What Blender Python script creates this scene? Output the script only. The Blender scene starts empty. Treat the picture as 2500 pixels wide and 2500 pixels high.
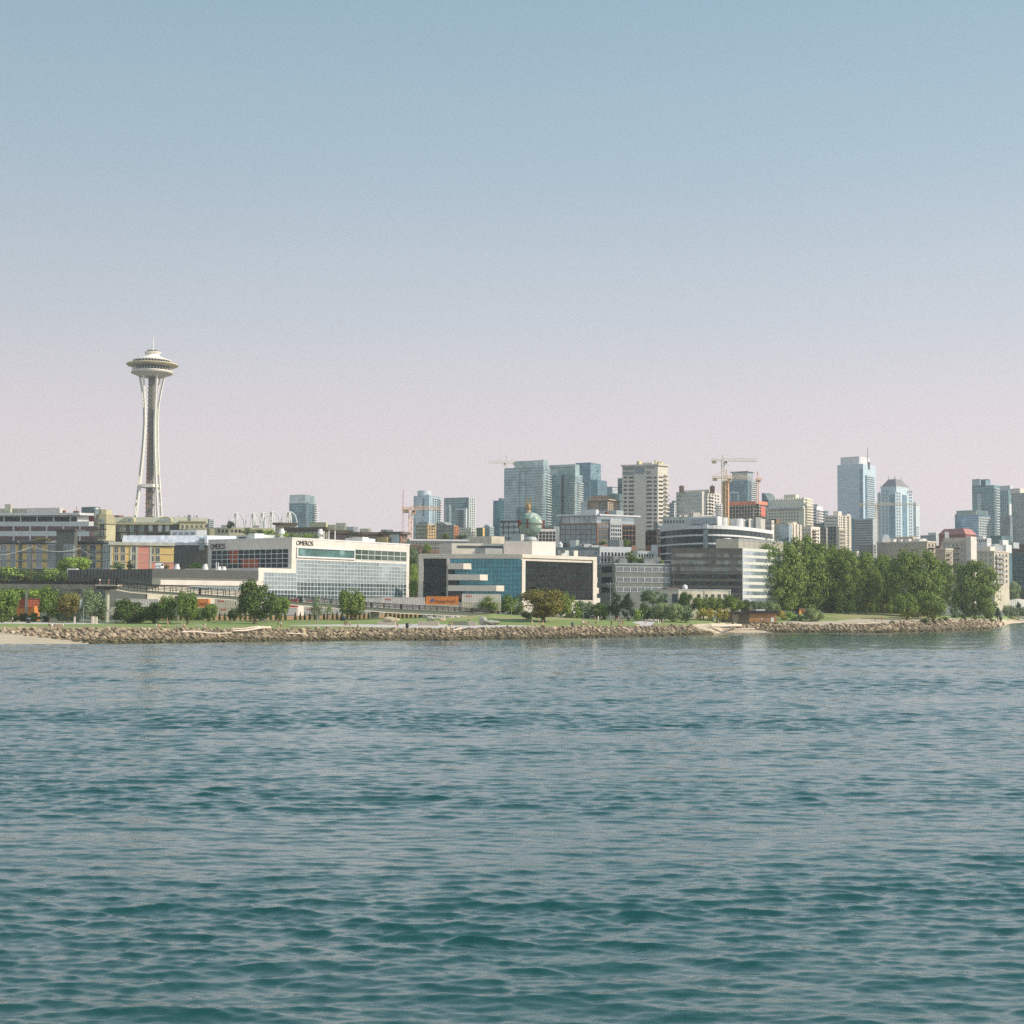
import bpy, bmesh, math, random
import numpy as np
from mathutils import Vector, Matrix, noise
random.seed(7); RNG = np.random.default_rng(7)
SC = bpy.context.scene; COL = SC.collection
# ---------------------------------------------------------------- camera
F = 3571.0; HZ = 1472.0; TH = math.atan((HZ-1250)/F); ROLL = 0.007; CAMZ = 9.5
RM = (Matrix.Rotation(math.pi/2+TH, 3, 'X') @ Matrix.Rotation(ROLL, 3, 'Z'))
cd = bpy.data.cameras.new('camera'); cam = bpy.data.objects.new('camera', cd); COL.objects.link(cam)
cam.matrix_world = Matrix.Translation((0, 0, CAMZ)) @ RM.to_4x4()
cd.sensor_width = 36; cd.lens = 36*F/2500; cd.clip_start = 0.5; cd.clip_end = 30000
SC.camera = cam
def ray(px, py): return RM @ Vector(((px-1250)/F, (1250-py)/F, -1))
def P(px, py, Y):
    d = ray(px, py); t = Y/d.y
    return Vector((d.x*t, Y, CAMZ+d.z*t))
def GZ(px, py, z):
    d = ray(px, py); t = (z-CAMZ)/d.z
    return Vector((d.x*t, d.y*t, z))
RT = RM.transposed()
def proj(v):
    c = RT @ (Vector(v)-Vector((0, 0, CAMZ)))
    return 1250-c.x/c.z*F, 1250+c.y/c.z*F
# ---------------------------------------------------------------- materials
def lin(c):
    r = []
    for v in c[:3]:
        v /= 255.0
        r.append(v/12.92 if v <= .04045 else ((v+.055)/1.055)**2.4)
    return r
MATS = {}
def M(name, rgb=None, rough=.8, var=.14, scale=.35, island=0.0, metal=0.0, spec=.3, bump=0.0, rgb2=None, tilt=0.0, stretch=(1, 1, 1), trans=0.0):
    if name in MATS: return MATS[name]
    m = bpy.data.materials.new(name); m.use_nodes = True; nt = m.node_tree; N = nt.nodes; L = nt.links
    b = N['Principled BSDF']
    b.inputs['Roughness'].default_value = rough; b.inputs['Metallic'].default_value = metal
    b.inputs['Specular IOR Level'].default_value = spec
    geo = N.new('ShaderNodeNewGeometry')
    mp = N.new('ShaderNodeMapping'); mp.inputs['Scale'].default_value = stretch
    L.new(geo.outputs['Position'], mp.inputs['Vector'])
    nz = N.new('ShaderNodeTexNoise'); nz.inputs['Scale'].default_value = scale; nz.inputs['Detail'].default_value = 5
    nz.inputs['Roughness'].default_value = .62
    L.new(mp.outputs[0], nz.inputs['Vector'])
    a = lin(rgb)
    if rgb2 is None:
        c1 = [x*(1-var*1.6) for x in a]; c2 = [min(1, x*(1+var*1.2)) for x in a]
    else: c1, c2 = a, lin(rgb2)
    mr = N.new('ShaderNodeMapRange'); mr.inputs[1].default_value = .28; mr.inputs[2].default_value = .72
    L.new(nz.outputs['Fac'], mr.inputs[0])
    mx = N.new('ShaderNodeMix'); mx.data_type = 'RGBA'
    mx.inputs[6].default_value = (*c1, 1); mx.inputs[7].default_value = (*c2, 1)
    L.new(mr.outputs[0], mx.inputs[0]); out = mx.outputs[2]
    if island:
        m2 = N.new('ShaderNodeMapRange'); m2.inputs[3].default_value = 1-island; m2.inputs[4].default_value = 1+island
        L.new(geo.outputs['Random Per Island'], m2.inputs[0])
        vm = N.new('ShaderNodeVectorMath'); vm.operation = 'SCALE'
        L.new(out, vm.inputs[0]); L.new(m2.outputs[0], vm.inputs[3]); out = vm.outputs[0]
    L.new(out, b.inputs['Base Color'])
    if bump:
        bp = N.new('ShaderNodeBump'); bp.inputs['Strength'].default_value = bump; bp.inputs['Distance'].default_value = .3
        L.new(nz.outputs['Fac'], bp.inputs['Height']); L.new(bp.outputs[0], b.inputs['Normal'])
    if trans:
        tr = N.new('ShaderNodeBsdfTranslucent'); ms = N.new('ShaderNodeMixShader'); ms.inputs[0].default_value = trans
        L.new(out, tr.inputs['Color']); L.new(b.outputs[0], ms.inputs[1]); L.new(tr.outputs[0], ms.inputs[2])
        L.new(ms.outputs[0], N['Material Output'].inputs['Surface'])
    MATS[name] = m
    return m
def G(name, rgb=None, metal=.55, rough=.05, island=.3, var=.25, scale=.12):
    if rgb and name not in ('teal', 'orange'): g = sum(rgb)/3; rgb = tuple(c*.8+g*.2 for c in rgb)
    return M('glass_'+name, rgb, rough, var, scale, island, metal, .6 if metal > .25 else .2)
# ---------------------------------------------------------------- mesh builder
class MB:
    def __init__(s): s.v = []; s.f = []
    def hexa(s, p):
        n = len(s.v); s.v += [tuple(q) for q in p]
        s.f += [(n, n+3, n+2, n+1), (n+4, n+5, n+6, n+7), (n, n+1, n+5, n+4), (n+1, n+2, n+6, n+5), (n+2, n+3, n+7, n+6), (n+3, n, n+4, n+7)]
    def box(s, c, d, rz=0):
        x, y, z = d[0]/2, d[1]/2, d[2]/2; cs, sn = math.cos(rz), math.sin(rz)
        pts = [(-x, -y, -z), (x, -y, -z), (x, y, -z), (-x, y, -z), (-x, -y, z), (x, -y, z), (x, y, z), (-x, y, z)]
        s.hexa([(c[0]+a*cs-b*sn, c[1]+a*sn+b*cs, c[2]+e) for a, b, e in pts])
    def poly(s, pts):
        n = len(s.v); s.v += [tuple(q) for q in pts]; s.f.append(tuple(range(n, n+len(pts))))
    def prism(s, pts, z0, z1):
        n = len(s.v); k = len(pts)
        s.v += [(p[0], p[1], z0) for p in pts]+[(p[0], p[1], z1) for p in pts]
        s.f.append(tuple(n+i for i in reversed(range(k)))); s.f.append(tuple(n+k+i for i in range(k)))
        for i in range(k):
            j = (i+1) % k; s.f.append((n+i, n+j, n+k+j, n+k+i))
    def tube(s, a, b, r0, r1=None, k=6):
        r1 = r0 if r1 is None else r1
        a = Vector(a); b = Vector(b); d = (b-a)
        if d.length < 1e-6: return
        d.normalize(); u = d.orthogonal().normalized(); w = d.cross(u); n = len(s.v)
        for c, r in ((a, r0), (b, r1)):
            for i in range(k):
                t = 2*math.pi*(i+.5)/k; s.v.append(tuple(c+u*(math.cos(t)*r)+w*(math.sin(t)*r)))
        for i in range(k):
            j = (i+1) % k; s.f.append((n+i, n+j, n+k+j, n+k+i))
        s.f.append(tuple(n+i for i in reversed(range(k)))); s.f.append(tuple(n+k+i for i in range(k)))
    def path(s, pts, r, k=6):
        rr = r if isinstance(r, (list, tuple)) else [r]*len(pts)
        for i in range(len(pts)-1): s.tube(pts[i], pts[i+1], rr[i], rr[i+1], k)
    def lathe(s, c, prof, k=32):
        n = len(s.v)
        for r, z in prof:
            for i in range(k):
                t = 2*math.pi*i/k; s.v.append((c[0]+r*math.cos(t), c[1]+r*math.sin(t), c[2]+z))
        for q in range(len(prof)-1):
            for i in range(k):
                j = (i+1) % k; s.f.append((n+q*k+i, n+q*k+j, n+(q+1)*k+j, n+(q+1)*k+i))
        s.f.append(tuple(n+i for i in reversed(range(k)))); m = n+(len(prof)-1)*k; s.f.append(tuple(m+i for i in range(k)))
    def mesh(s, name, mat, loc=(0, 0, 0), smooth=False):
        me = bpy.data.meshes.new(name)
        l = loc
        me.from_pydata([(a-l[0], b-l[1], c-l[2]) for a, b, c in s.v], [], s.f); me.update()
        if mat: me.materials.append(mat)
        if smooth: me.polygons.foreach_set('use_smooth', [True]*len(me.polygons))
        return me
def gloc(o):
    v = Vector((0, 0, 0))
    while o: v += o.location; o = o.parent
    return v
def link(name, me, parent=None, loc=(0, 0, 0)):
    o = bpy.data.objects.new(name, me); COL.objects.link(o); o.location = loc
    if parent: o.parent = parent
    return o
def part(name, mb, mat, parent, label=None, smooth=False, kind=None):
    if not mb.v: return None
    o = link(name, mb.mesh(name, mat, gloc(parent), smooth), parent)
    if label: o['label'] = label
    if kind: o['kind'] = kind
    return o
def tag(o, label, cat=None, group=None, kind=None):
    if label: o['label'] = label
    if cat: o['category'] = cat
    if group: o['group'] = group
    if kind: o['kind'] = kind
    return o
def root(name, label, cat, loc, group=None):
    o = bpy.data.objects.new(name, None); COL.objects.link(o); o.location = loc; o.empty_display_size = .5
    return tag(o, label, cat, group)
def single(name, mb, mat, label, cat, group=None, smooth=False):
    xs = np.array(mb.v); c = xs.mean(0); loc = (float(c[0]), float(c[1]), float(xs[:, 2].min()))
    return tag(link(name, mb.mesh(name, mat, loc, smooth), None, loc), label, cat, group)
def dup(o, loc=None, rz=None, sc=None, parent=None):
    c = o.copy(); COL.objects.link(c); c.parent = parent
    if loc is not None: c.location = loc
    if rz is not None: c.rotation_euler[2] = rz
    if sc is not None: c.scale = sc if isinstance(sc, (tuple, list)) else (sc, sc, sc)
    for ch in o.children: dup(ch, parent=c)
    return c
# ---------------------------------------------------------------- terrain function (columns: px, then (py,Y) of rock top, mid park, back of park; first value is the waterline py)
TC = [(-900, 1573, (1537, 335), (1522, 400), (1516, 440)), (0, 1573, (1537, 335), (1522, 400), (1516, 440)), (230, 1572, (1535, 335), (1525, 385), (1518, 430)),
 (400, 1569, (1537, 345), (1525, 395), (1515, 440)), (700, 1565, (1536, 363), (1527, 400), (1515, 450)), (900, 1563, (1535, 377), (1525, 410), (1511, 460)),
 (1100, 1563, (1535, 384), (1526, 420), (1506, 465)), (1200, 1561, (1533, 396), (1525, 425), (1498, 470)), (1300, 1560, (1531, 402), (1521, 430), (1505, 470)),
 (1500, 1556, (1531, 428), (1522, 455), (1512, 490)), (1620, 1553, (1528, 455), (1521, 480), (1512, 510)), (1735, 1549.5, (1529, 475), (1519, 500), (1510, 520)),
 (1762, 1544.5, (1534, 505), (1520, 525), (1512, 545)), (1850, 1544, (1523, 515), (1517, 530), (1508, 560)), (2000, 1544, (1527, 520), (1516, 545), (1497, 590)),
 (2150, 1544.5, (1524, 528), (1516, 550), (1498, 600)), (2300, 1541, (1515, 565), (1510, 580), (1503, 620)), (2420, 1536, (1515, 620), (1511, 640), (1505, 680)),
 (2470, 1522, (1517, 835), (1515, 850), (1505, 900)), (2540, 1518, (1514, 935), (1512, 960), (1505, 1000)), (3400, 1518, (1514, 935), (1512, 960), (1505, 1000))]
_s = []; _y = [[], [], [], []]; _z = [[], [], []]
for c in TC:
    w = GZ(c[0], c[1], 0); _s.append(w.x/w.y); _y[0].append(w.y)
    for k in range(3):
        p = P(c[0], c[2+k][0], c[2+k][1]); _y[k+1].append(p.y); _z[k].append(max(p.z, .8))
_s = np.array(_s); _y = np.array(_y); _z = np.array(_z)
def prof(s):
    return [np.interp(s, _s, _y[k]) for k in range(4)], [np.interp(s, _s, _z[k]) for k in range(3)]
def Hn(x, y):
    x = np.asarray(x, float); y = np.asarray(y, float); s = x/np.maximum(y, 1)
    Y, Z = prof(s); z = np.where(y < Y[0], -np.minimum((Y[0]-y)*.12, 3), 0)
    t = lambda a, b: np.clip((y-a)/(b-a), 0, 1)
    z = z + Z[0]*t(Y[0], Y[1]) + (Z[1]-Z[0])*t(Y[1], Y[2]) + (Z[2]-Z[1])*t(Y[2], Y[3])
    st = np.maximum(Y[3]+25, 545)
    z = z + np.clip((y-st)*.054, 0, 34)
    return z
def H(x, y): return float(Hn(x, y))
def ground(px, py, y0=290, y1=1200):
    d = ray(px, py); Y = y0
    while Y < y1:
        t = Y/d.y; z = CAMZ+d.z*t
        if z <= H(d.x*t, Y): return Vector((d.x*t, Y, H(d.x*t, Y)))
        Y += .5
    t = Y/d.y
    return Vector((d.x*t, Y, H(d.x*t, Y)))
HAZE = .00013
# ---------------------------------------------------------------- world and sun
SUN = Vector((.955, -.22, .66)).normalized()
el = math.asin(SUN.z); az = math.atan2(SUN.x, SUN.y)
W = bpy.data.worlds.new('World'); SC.world = W; W.use_nodes = True
nt = W.node_tree; N = nt.nodes; L = nt.links; bg = N['Background']; bg.inputs[1].default_value = .1
sk = N.new('ShaderNodeTexSky'); sk.sky_type = 'NISHITA'; sk.sun_disc = False; sk.sun_elevation = el; sk.sun_rotation = az
sk.air_density = 1.2; sk.dust_density = 2.5; sk.ozone_density = 1.5
tc = N.new('ShaderNodeTexCoord'); sx = N.new('ShaderNodeSeparateXYZ'); L.new(tc.outputs['Generated'], sx.inputs[0])
cr = N.new('ShaderNodeValToRGB'); e = cr.color_ramp.elements
stops = [(0, (238, 220, 219)), (.06, (233, 216, 217)), (.12, (219, 208, 212)), (.19, (193, 198, 206)), (.29, (164, 184, 197)), (.39, (145, 174, 189)), (.6, (112, 150, 172)), (1, (80, 124, 152))]
e[0].position = 0; e[0].color = (*lin(stops[0][1]), 1); e[1].position = 1; e[1].color = (*lin(stops[-1][1]), 1)
for p_, c_ in stops[1:-1]:
    q = e.new(p_); q.color = (*lin(c_), 1)
L.new(sx.outputs[2], cr.inputs[0])
# warmer and brighter towards the sun's side of the sky
mr = N.new('ShaderNodeMapRange'); mr.inputs[1].default_value = -.5; mr.inputs[2].default_value = .6; mr.inputs[3].default_value = 9.1; mr.inputs[4].default_value = 10.9
L.new(sx.outputs[0], mr.inputs[0])
nzw = N.new('ShaderNodeTexNoise'); nzw.inputs['Scale'].default_value = 2.2; nzw.inputs['Detail'].default_value = 3; mpw = N.new('ShaderNodeMapping'); mpw.inputs['Scale'].default_value = (1, 1, 4); L.new(tc.outputs['Generated'], mpw.inputs['Vector']); L.new(mpw.outputs[0], nzw.inputs['Vector'])
mw_ = N.new('ShaderNodeMapRange'); mw_.inputs[3].default_value = .955; mw_.inputs[4].default_value = 1.045; L.new(nzw.outputs['Fac'], mw_.inputs[0])
mm_ = N.new('ShaderNodeMath'); mm_.operation = 'MULTIPLY'; L.new(mr.outputs[0], mm_.inputs[0]); L.new(mw_.outputs[0], mm_.inputs[1])
sc_ = N.new('ShaderNodeVectorMath'); sc_.operation = 'SCALE'; L.new(cr.outputs[0], sc_.inputs[0]); L.new(mm_.outputs[0], sc_.inputs[3])
mx = N.new('ShaderNodeMix'); mx.data_type = 'RGBA'; mx.inputs[0].default_value = .9
# unseen sky on the sun's side, behind the camera's right shoulder, brightened for fill
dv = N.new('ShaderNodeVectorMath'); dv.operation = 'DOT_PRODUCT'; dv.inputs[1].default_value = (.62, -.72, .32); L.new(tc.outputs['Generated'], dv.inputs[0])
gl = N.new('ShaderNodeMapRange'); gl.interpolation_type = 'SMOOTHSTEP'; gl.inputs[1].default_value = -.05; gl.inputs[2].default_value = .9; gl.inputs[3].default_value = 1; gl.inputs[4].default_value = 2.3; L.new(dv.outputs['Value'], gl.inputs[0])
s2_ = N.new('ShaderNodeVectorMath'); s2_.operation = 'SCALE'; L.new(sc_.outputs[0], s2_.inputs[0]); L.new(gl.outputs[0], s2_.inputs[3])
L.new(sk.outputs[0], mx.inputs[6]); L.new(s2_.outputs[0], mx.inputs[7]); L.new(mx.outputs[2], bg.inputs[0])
sd = bpy.data.lights.new('sun', 'SUN'); sd.energy = 4.1; sd.angle = math.radians(.6); sd.color = (1, .92, .80)
so = bpy.data.objects.new('sun', sd); COL.objects.link(so); so.rotation_euler = SUN.to_track_quat('Z', 'Y').to_euler(); so.location = (300, -100, 300)
SC.view_settings.view_transform = 'Standard'; SC.view_settings.look = 'None'; SC.view_settings.exposure = 0.21; SC.view_settings.gamma = 1
SC.render.engine = 'CYCLES'; SC.cycles.use_denoising = False; SC.cycles.max_bounces = 6; SC.cycles.diffuse_bounces = 2; SC.cycles.glossy_bounces = 3
SC.cycles.transmission_bounces = 2; SC.cycles.volume_bounces = 0; SC.cycles.caustics_reflective = False; SC.cycles.caustics_refractive = False
SC.cycles.sample_clamp_indirect = 4
# ---------------------------------------------------------------- water
ys = [22.0]
while ys[-1] < 980: ys.append(ys[-1]+(.06+.0013*ys[-1] if ys[-1] < 320 else 1.2))
ys = np.array(ys); ss = np.linspace(-.38, .38, 620)
X = np.outer(ys, ss); Y = np.repeat(ys[:, None], len(ss), 1)
rn = np.random.default_rng(23)
patch = np.zeros_like(X)
for i in range(14):
    l = rn.uniform(18, 90); a = rn.normal(1.45, .5); k = 2*math.pi/l
    patch += np.sin(k*(X*math.cos(a)*.5+Y*math.sin(a)*1.2)+rn.uniform(0, 6.28))
patch = np.clip(1+patch*.12, .6, 1.5)
DZ = np.zeros_like(X); DX = np.zeros_like(X); DY = np.zeros_like(X)
spacing = np.maximum(.06+.0013*Y, .76/620*Y)
for i in range(190):
    l = .14*(2.2/.14)**rn.random() if i > 8 else rn.uniform(2.4, 6.0)
    a = rn.normal(1.5, .36 if l < 1 else .24); k = 2*math.pi/l
    A = l*rn.uniform(.0012, .0035)*(1.75 if l < .6 else 1.45 if l < 1.4 else 1.2 if l < 3 else .85)
    w = np.clip((l/spacing-1.9)/1.3, 0, 1)*A
    if l < 4: w = w*patch
    ph = k*(X*math.cos(a)+Y*math.sin(a))+rn.uniform(0, 6.28)
    DZ += w*np.cos(ph); q = 1.0
    DX -= q*w*math.cos(a)*np.sin(ph); DY -= q*w*math.sin(a)*np.sin(ph)
fade = np.clip((Y-22)/2, 0, 1)
V = np.stack([X+DX*fade, Y+DY*fade, DZ*fade], -1).reshape(-1, 3)
nr, nc = X.shape
idx = np.arange(nr*nc).reshape(nr, nc)
Q = np.stack([idx[:-1, :-1], idx[:-1, 1:], idx[1:, 1:], idx[1:, :-1]], -1).reshape(-1, 4)
ex = [(-4300, -4300, 0), (4300, -4300, 0), (4300, 22, 0), (-4300, 22, 0), (-4300, 22, 0), (-22*.38, 22, 0), (-980*.38, 980, 0), (-4300, 980, 0),
      (22*.38, 22, 0), (4300, 22, 0), (4300, 980, 0), (980*.38, 980, 0)]
n0 = len(V); V = np.concatenate([V, np.array(ex, float)]); Q = np.concatenate([Q, n0+np.arange(12).reshape(3, 4)])
me = bpy.data.meshes.new('water'); me.vertices.add(len(V)); me.vertices.foreach_set('co', V.ravel())
me.loops.add(Q.size); me.loops.foreach_set('vertex_index', Q.ravel().astype(np.int32)); me.polygons.add(len(Q))
me.polygons.foreach_set('loop_start', np.arange(0, Q.size, 4, dtype=np.int32)); me.polygons.foreach_set('loop_total', np.full(len(Q), 4, np.int32))
me.polygons.foreach_set('use_smooth', np.ones(len(Q), bool)); me.update(calc_edges=True)
wm = bpy.data.materials.new('sea_water'); wm.use_nodes = True; nt = wm.node_tree; N = nt.nodes; L = nt.links; b = N['Principled BSDF']
b.inputs['Roughness'].default_value = .15; b.inputs['IOR'].default_value = 1.38; b.inputs['Specular IOR Level'].default_value = .5; b.inputs['Coat Weight'].default_value = .85; b.inputs['Coat Tint'].default_value = (.86, 1, .98, 1); b.inputs['Specular Tint'].default_value = (.78, 1, .97, 1); b.inputs['Coat IOR'].default_value = 1.6; b.inputs['Coat Roughness'].default_value = .13
geo = N.new('ShaderNodeNewGeometry')
nz = N.new('ShaderNodeTexNoise'); nz.inputs['Scale'].default_value = .02; nz.inputs['Detail'].default_value = 3; L.new(geo.outputs['Position'], nz.inputs['Vector'])
mx = N.new('ShaderNodeMix'); mx.data_type = 'RGBA'; mx.inputs[6].default_value = (.005, .045, .036, 1); mx.inputs[7].default_value = (.010, .065, .052, 1)
L.new(nz.outputs['Fac'], mx.inputs[0]); L.new(mx.outputs[2], b.inputs['Base Color'])
mp = N.new('ShaderNodeMapping'); mp.inputs['Scale'].default_value = (.36, 1, 1); L.new(geo.outputs['Position'], mp.inputs['Vector'])
n1 = N.new('ShaderNodeTexNoise'); n1.inputs['Scale'].default_value = 4; n1.inputs['Detail'].default_value = 5; n1.inputs['Roughness'].default_value = .62
L.new(mp.outputs[0], n1.inputs['Vector'])
bp = N.new('ShaderNodeBump'); bp.inputs['Strength'].default_value = 1; bp.inputs['Distance'].default_value = .075
L.new(n1.outputs['Fac'], bp.inputs['Height']); L.new(bp.outputs[0], b.inputs['Normal'])
me.materials.append(wm)
tag(link('water', me), 'teal harbour water ruffled into small wind waves', None, None, 'structure')
# ---------------------------------------------------------------- ground sheets: one grid, split into zones that do not overlap
def inpoly(px, py, poly):
    r = np.zeros(px.shape, bool); n = len(poly)
    for i in range(n):
        x0, y0 = poly[i]; x1, y1 = poly[(i+1) % n]
        c = ((y0 > py) != (y1 > py))
        with np.errstate(divide='ignore', invalid='ignore'): r ^= c & (px < (x1-x0)*(py-y0)/(y1-y0+1e-12)+x0)
    return r
gs = np.concatenate([np.linspace(-1.6, -.37, 30)[:-1], np.linspace(-.37, .37, 640), np.linspace(.37, 1.6, 30)[1:]])
gy = np.concatenate([np.arange(296, 640, 1.3), np.arange(640, 1000, 6), np.geomspace(1000, 4200, 20)])
GX = np.outer(gy, gs); GY = np.repeat(gy[:, None], len(gs), 1); GH = Hn(GX, GY)
for i in range(10):   # gentle unevenness
    l = rn.uniform(8, 40); a = rn.uniform(0, 6.28); GH += np.where(GY > 330, .03, 0)*np.sin(2*math.pi/l*(GX*math.cos(a)+GY*math.sin(a))+i)
cx = (GX[:-1, :-1]+GX[1:, 1:])/2; cy = (GY[:-1, :-1]+GY[1:, 1:])/2; cz = (GH[:-1, :-1]+GH[1:, 1:])/2-CAMZ
R_ = np.array(RT); cc = [R_[i][0]*cx+R_[i][1]*cy+R_[i][2]*cz for i in range(3)]
ppx = 1250-cc[0]/cc[2]*F; ppy = 1250+cc[1]/cc[2]*F
pY, pZ = prof(cx/cy)
zone = np.zeros(cx.shape, int)                                    # 0 city ground
zone[(cy < pY[3]+6)] = 1                                          # lawn
zone[(cy < pY[1]+.5)] = 2                                         # bank under the boulders
dry = [[(60, 1531), (330, 1532), (420, 1537), (0, 1540), (-900, 1540), (-900, 1526)], [(2010, 1504), (2105, 1497), (2240, 1500), (2345, 1514), (2345, 1520), (2100, 1520), (2060, 1512)],
  [(1290, 1502), (1370, 1508), (1440, 1513), (1420, 1515), (1340, 1512), (1280, 1509)], [(1060, 1502), (1180, 1500), (1150, 1512), (1095, 1512)], [(1200, 1503), (1300, 1510), (1290, 1514), (1210, 1509)]]
sand = [[(-900, 1544), (0, 1543), (60, 1548), (110, 1552), (130, 1560), (190, 1563), (215, 1568), (240, 1590), (-900, 1590)],
  [(1690, 1531), (1705, 1522), (1800, 1521), (1830, 1536), (1900, 1546), (1830, 1552), (1738, 1556), (1748, 1544)],
  [(1890, 1521), (1930, 1517), (2040, 1516), (2095, 1510), (2230, 1512), (2330, 1510), (2440, 1512), (2440, 1519), (2330, 1518), (2200, 1523), (2110, 1527), (1960, 1531), (1890, 1526)],
  [(2405, 1514), (2600, 1508), (2600, 1540), (2440, 1540), (2430, 1526)]]
walk = [[(700, 1527), (760, 1525.5), (830, 1524.6), (925, 1524.2), (1000, 1524), (1170, 1525.5), (1280, 1527), (1355, 1530), (1350, 1532), (1200, 1533.3), (1000, 1533.8), (925, 1531.5), (830, 1529), (740, 1528)],
  [(-900, 1518), (60, 1518.5), (150, 1519.5), (270, 1521), (290, 1523), (150, 1523.5), (0, 1522.5), (-900, 1522)],
  [(1545, 1520), (1560, 1524), (1565, 1530), (1600, 1530), (1592, 1522), (1618, 1513), (1590, 1511.5), (1560, 1516)]]
for p_ in dry: zone[inpoly(ppx, ppy, p_) & (zone == 1)] = 3
for p_ in sand: zone[inpoly(ppx, ppy, p_)] = 4
for p_ in walk: zone[inpoly(ppx, ppy, p_) & (zone != 2)] = 5
GV = np.stack([GX, GY, GH], -1).reshape(-1, 3); gi = np.arange(len(GV)).reshape(GX.shape)
GQ = np.stack([gi[:-1, :-1], gi[:-1, 1:], gi[1:, 1:], gi[1:, :-1]], -1)
zm = [('ground', M('city_ground', (120, 116, 104), .95, rgb2=(98, 104, 84), scale=.05), 'grey city ground between the buildings'),
 ('lawn', M('grass', (112, 132, 68), .95, rgb2=(150, 154, 92), scale=.09, bump=.2, stretch=(.5, 1, 1)), 'green park lawn along the shore'),
 ('bank', M('bank_dirt', (84, 72, 56), .95, rgb2=(110, 96, 76), scale=.8), 'brown bank under the shore boulders'),
 ('dry_lawn', M('dry_grass', (176, 158, 112), .95, rgb2=(142, 142, 84), scale=.16, stretch=(.5, 1, 1)), 'dry yellowed patches of park lawn'),
 ('beach', M('sand', (206, 186, 160), .95, rgb2=(178, 156, 128), scale=.4, stretch=(.3, 1, 1)), 'pale sand and gravel beach'),
 ('promenade', M('paving', (206, 192, 182), .9, .08, .2), 'pale paved promenade along the shore')]
for k, (nm, mt, lb) in enumerate(zm):
    q = GQ[zone == k]
    if len(q) == 0: continue
    u, inv = np.unique(q.ravel(), return_inverse=True)
    me = bpy.data.meshes.new(nm); me.from_pydata(GV[u].tolist(), [], inv.reshape(-1, 4).tolist()); me.materials.append(mt); me.update()
    me.polygons.foreach_set('use_smooth', np.ones(len(q), bool))
    tag(link(nm, me), lb, None, None, 'structure')
# ---------------------------------------------------------------- riprap boulders
def rock_mesh(seed, name='boulder', n=16, sx=1, sy=.8, sz=.62):
    r = random.Random(seed); bm = bmesh.new()
    for i in range(n):
        d = Vector((r.gauss(0, 1), r.gauss(0, 1), r.gauss(0, 1))).normalized()*r.uniform(.82, 1.0)
        bm.verts.new((d.x*sx, d.y*sy, d.z*sz))
    bmesh.ops.convex_hull(bm, input=bm.verts)
    bmesh.ops.delete(bm, geom=[v for v in bm.verts if not v.link_faces], context='VERTS')
    bmesh.ops.bevel(bm, geom=list(bm.edges), offset=.035, segments=1, affect='EDGES')
    me = bpy.data.meshes.new(name); bm.to_mesh(me); bm.free(); return me
rm = M('boulder_stone', (186, 162, 132), .92, rgb2=(126, 108, 84), scale=.55, island=.28, bump=.5)
# weed-darkened tide zone: a real stain below the high-water mark
nt = rm.node_tree; N = nt.nodes; L = nt.links; b = N['Principled BSDF']; src = b.inputs['Base Color'].links[0].from_socket
geo = N.new('ShaderNodeNewGeometry'); sx = N.new('ShaderNodeSeparateXYZ'); L.new(geo.outputs['Position'], sx.inputs[0])
oi = N.new('ShaderNodeObjectInfo')
ad = N.new('ShaderNodeTexNoise'); ad.inputs['Scale'].default_value = .25; L.new(geo.outputs['Position'], ad.inputs['Vector'])
ma = N.new('ShaderNodeMath'); ma.operation = 'MULTIPLY_ADD'; ma.inputs[1].default_value = 1.6; L.new(ad.outputs['Fac'], ma.inputs[0]); L.new(sx.outputs[2], ma.inputs[2])
mr = N.new('ShaderNodeMapRange'); mr.inputs[1].default_value = 1.35; mr.inputs[2].default_value = 2.1; L.new(ma.outputs[0], mr.inputs[0])
mx = N.new('ShaderNodeMix'); mx.data_type = 'RGBA'; mx.inputs[6].default_value = (*lin((92, 84, 56)), 1); L.new(mr.outputs[0], mx.inputs[0]); L.new(src, mx.inputs[7])
L.new(mx.outputs[2], b.inputs['Base Color'])
protos = [rock_mesh(i, n=12+i % 6, sx=1, sy=random.uniform(.6, .9), sz=random.uniform(.45, .75)) for i in range(14)]
for p_ in protos: p_.materials.append(rm)
pv = []
for me in protos:
    a = np.zeros(len(me.vertices)*3); me.vertices.foreach_get('co', a); pv.append((a.reshape(-1, 3), [tuple(p.vertices) for p in me.polygons]))
rocks = []
rr = random.Random(3)
def rock_at(px, t, sz):
    s = (ray(px, 1550).x/ray(px, 1550).y); Yp, Zp = prof(s); y = float(Yp[0]+(Yp[1]-Yp[0])*t); x = s*y
    rocks.append((x, y, H(x, y)+sz*.12, sz))
px = 10
while px < 2445:
    seg1 = px < 1742; seg2 = 1800 < px
    if not (seg1 or seg2): px += 3; continue
    n = 11
    for k in range(n):
        t = -.05+1.12*(k+rr.random())/n
        if px < 215 and t < .72-(px-10)/215*.72: continue
        if 1700 < px < 1742 and t > .9-(px-1700)/50: continue
        if 1800 < px < 1900 and t < .55-(px-1800)/180: continue
        sz = .78*rr.choice((.45, .6, .75, .9, 1.25))*(1.12 if px < 460 else 1)*(1.15 if seg2 else 1)*rr.uniform(.8, 1.15)
        rock_at(px+rr.uniform(-4, 4), t, sz)
    px += rr.uniform(5.5, 8.5)*(1 if px < 1742 else .8)
rocks = [(*r, i) for i, r in enumerate(rocks)]
rocks.sort(key=lambda r: -r[3]/r[1])
RL = {}
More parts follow.
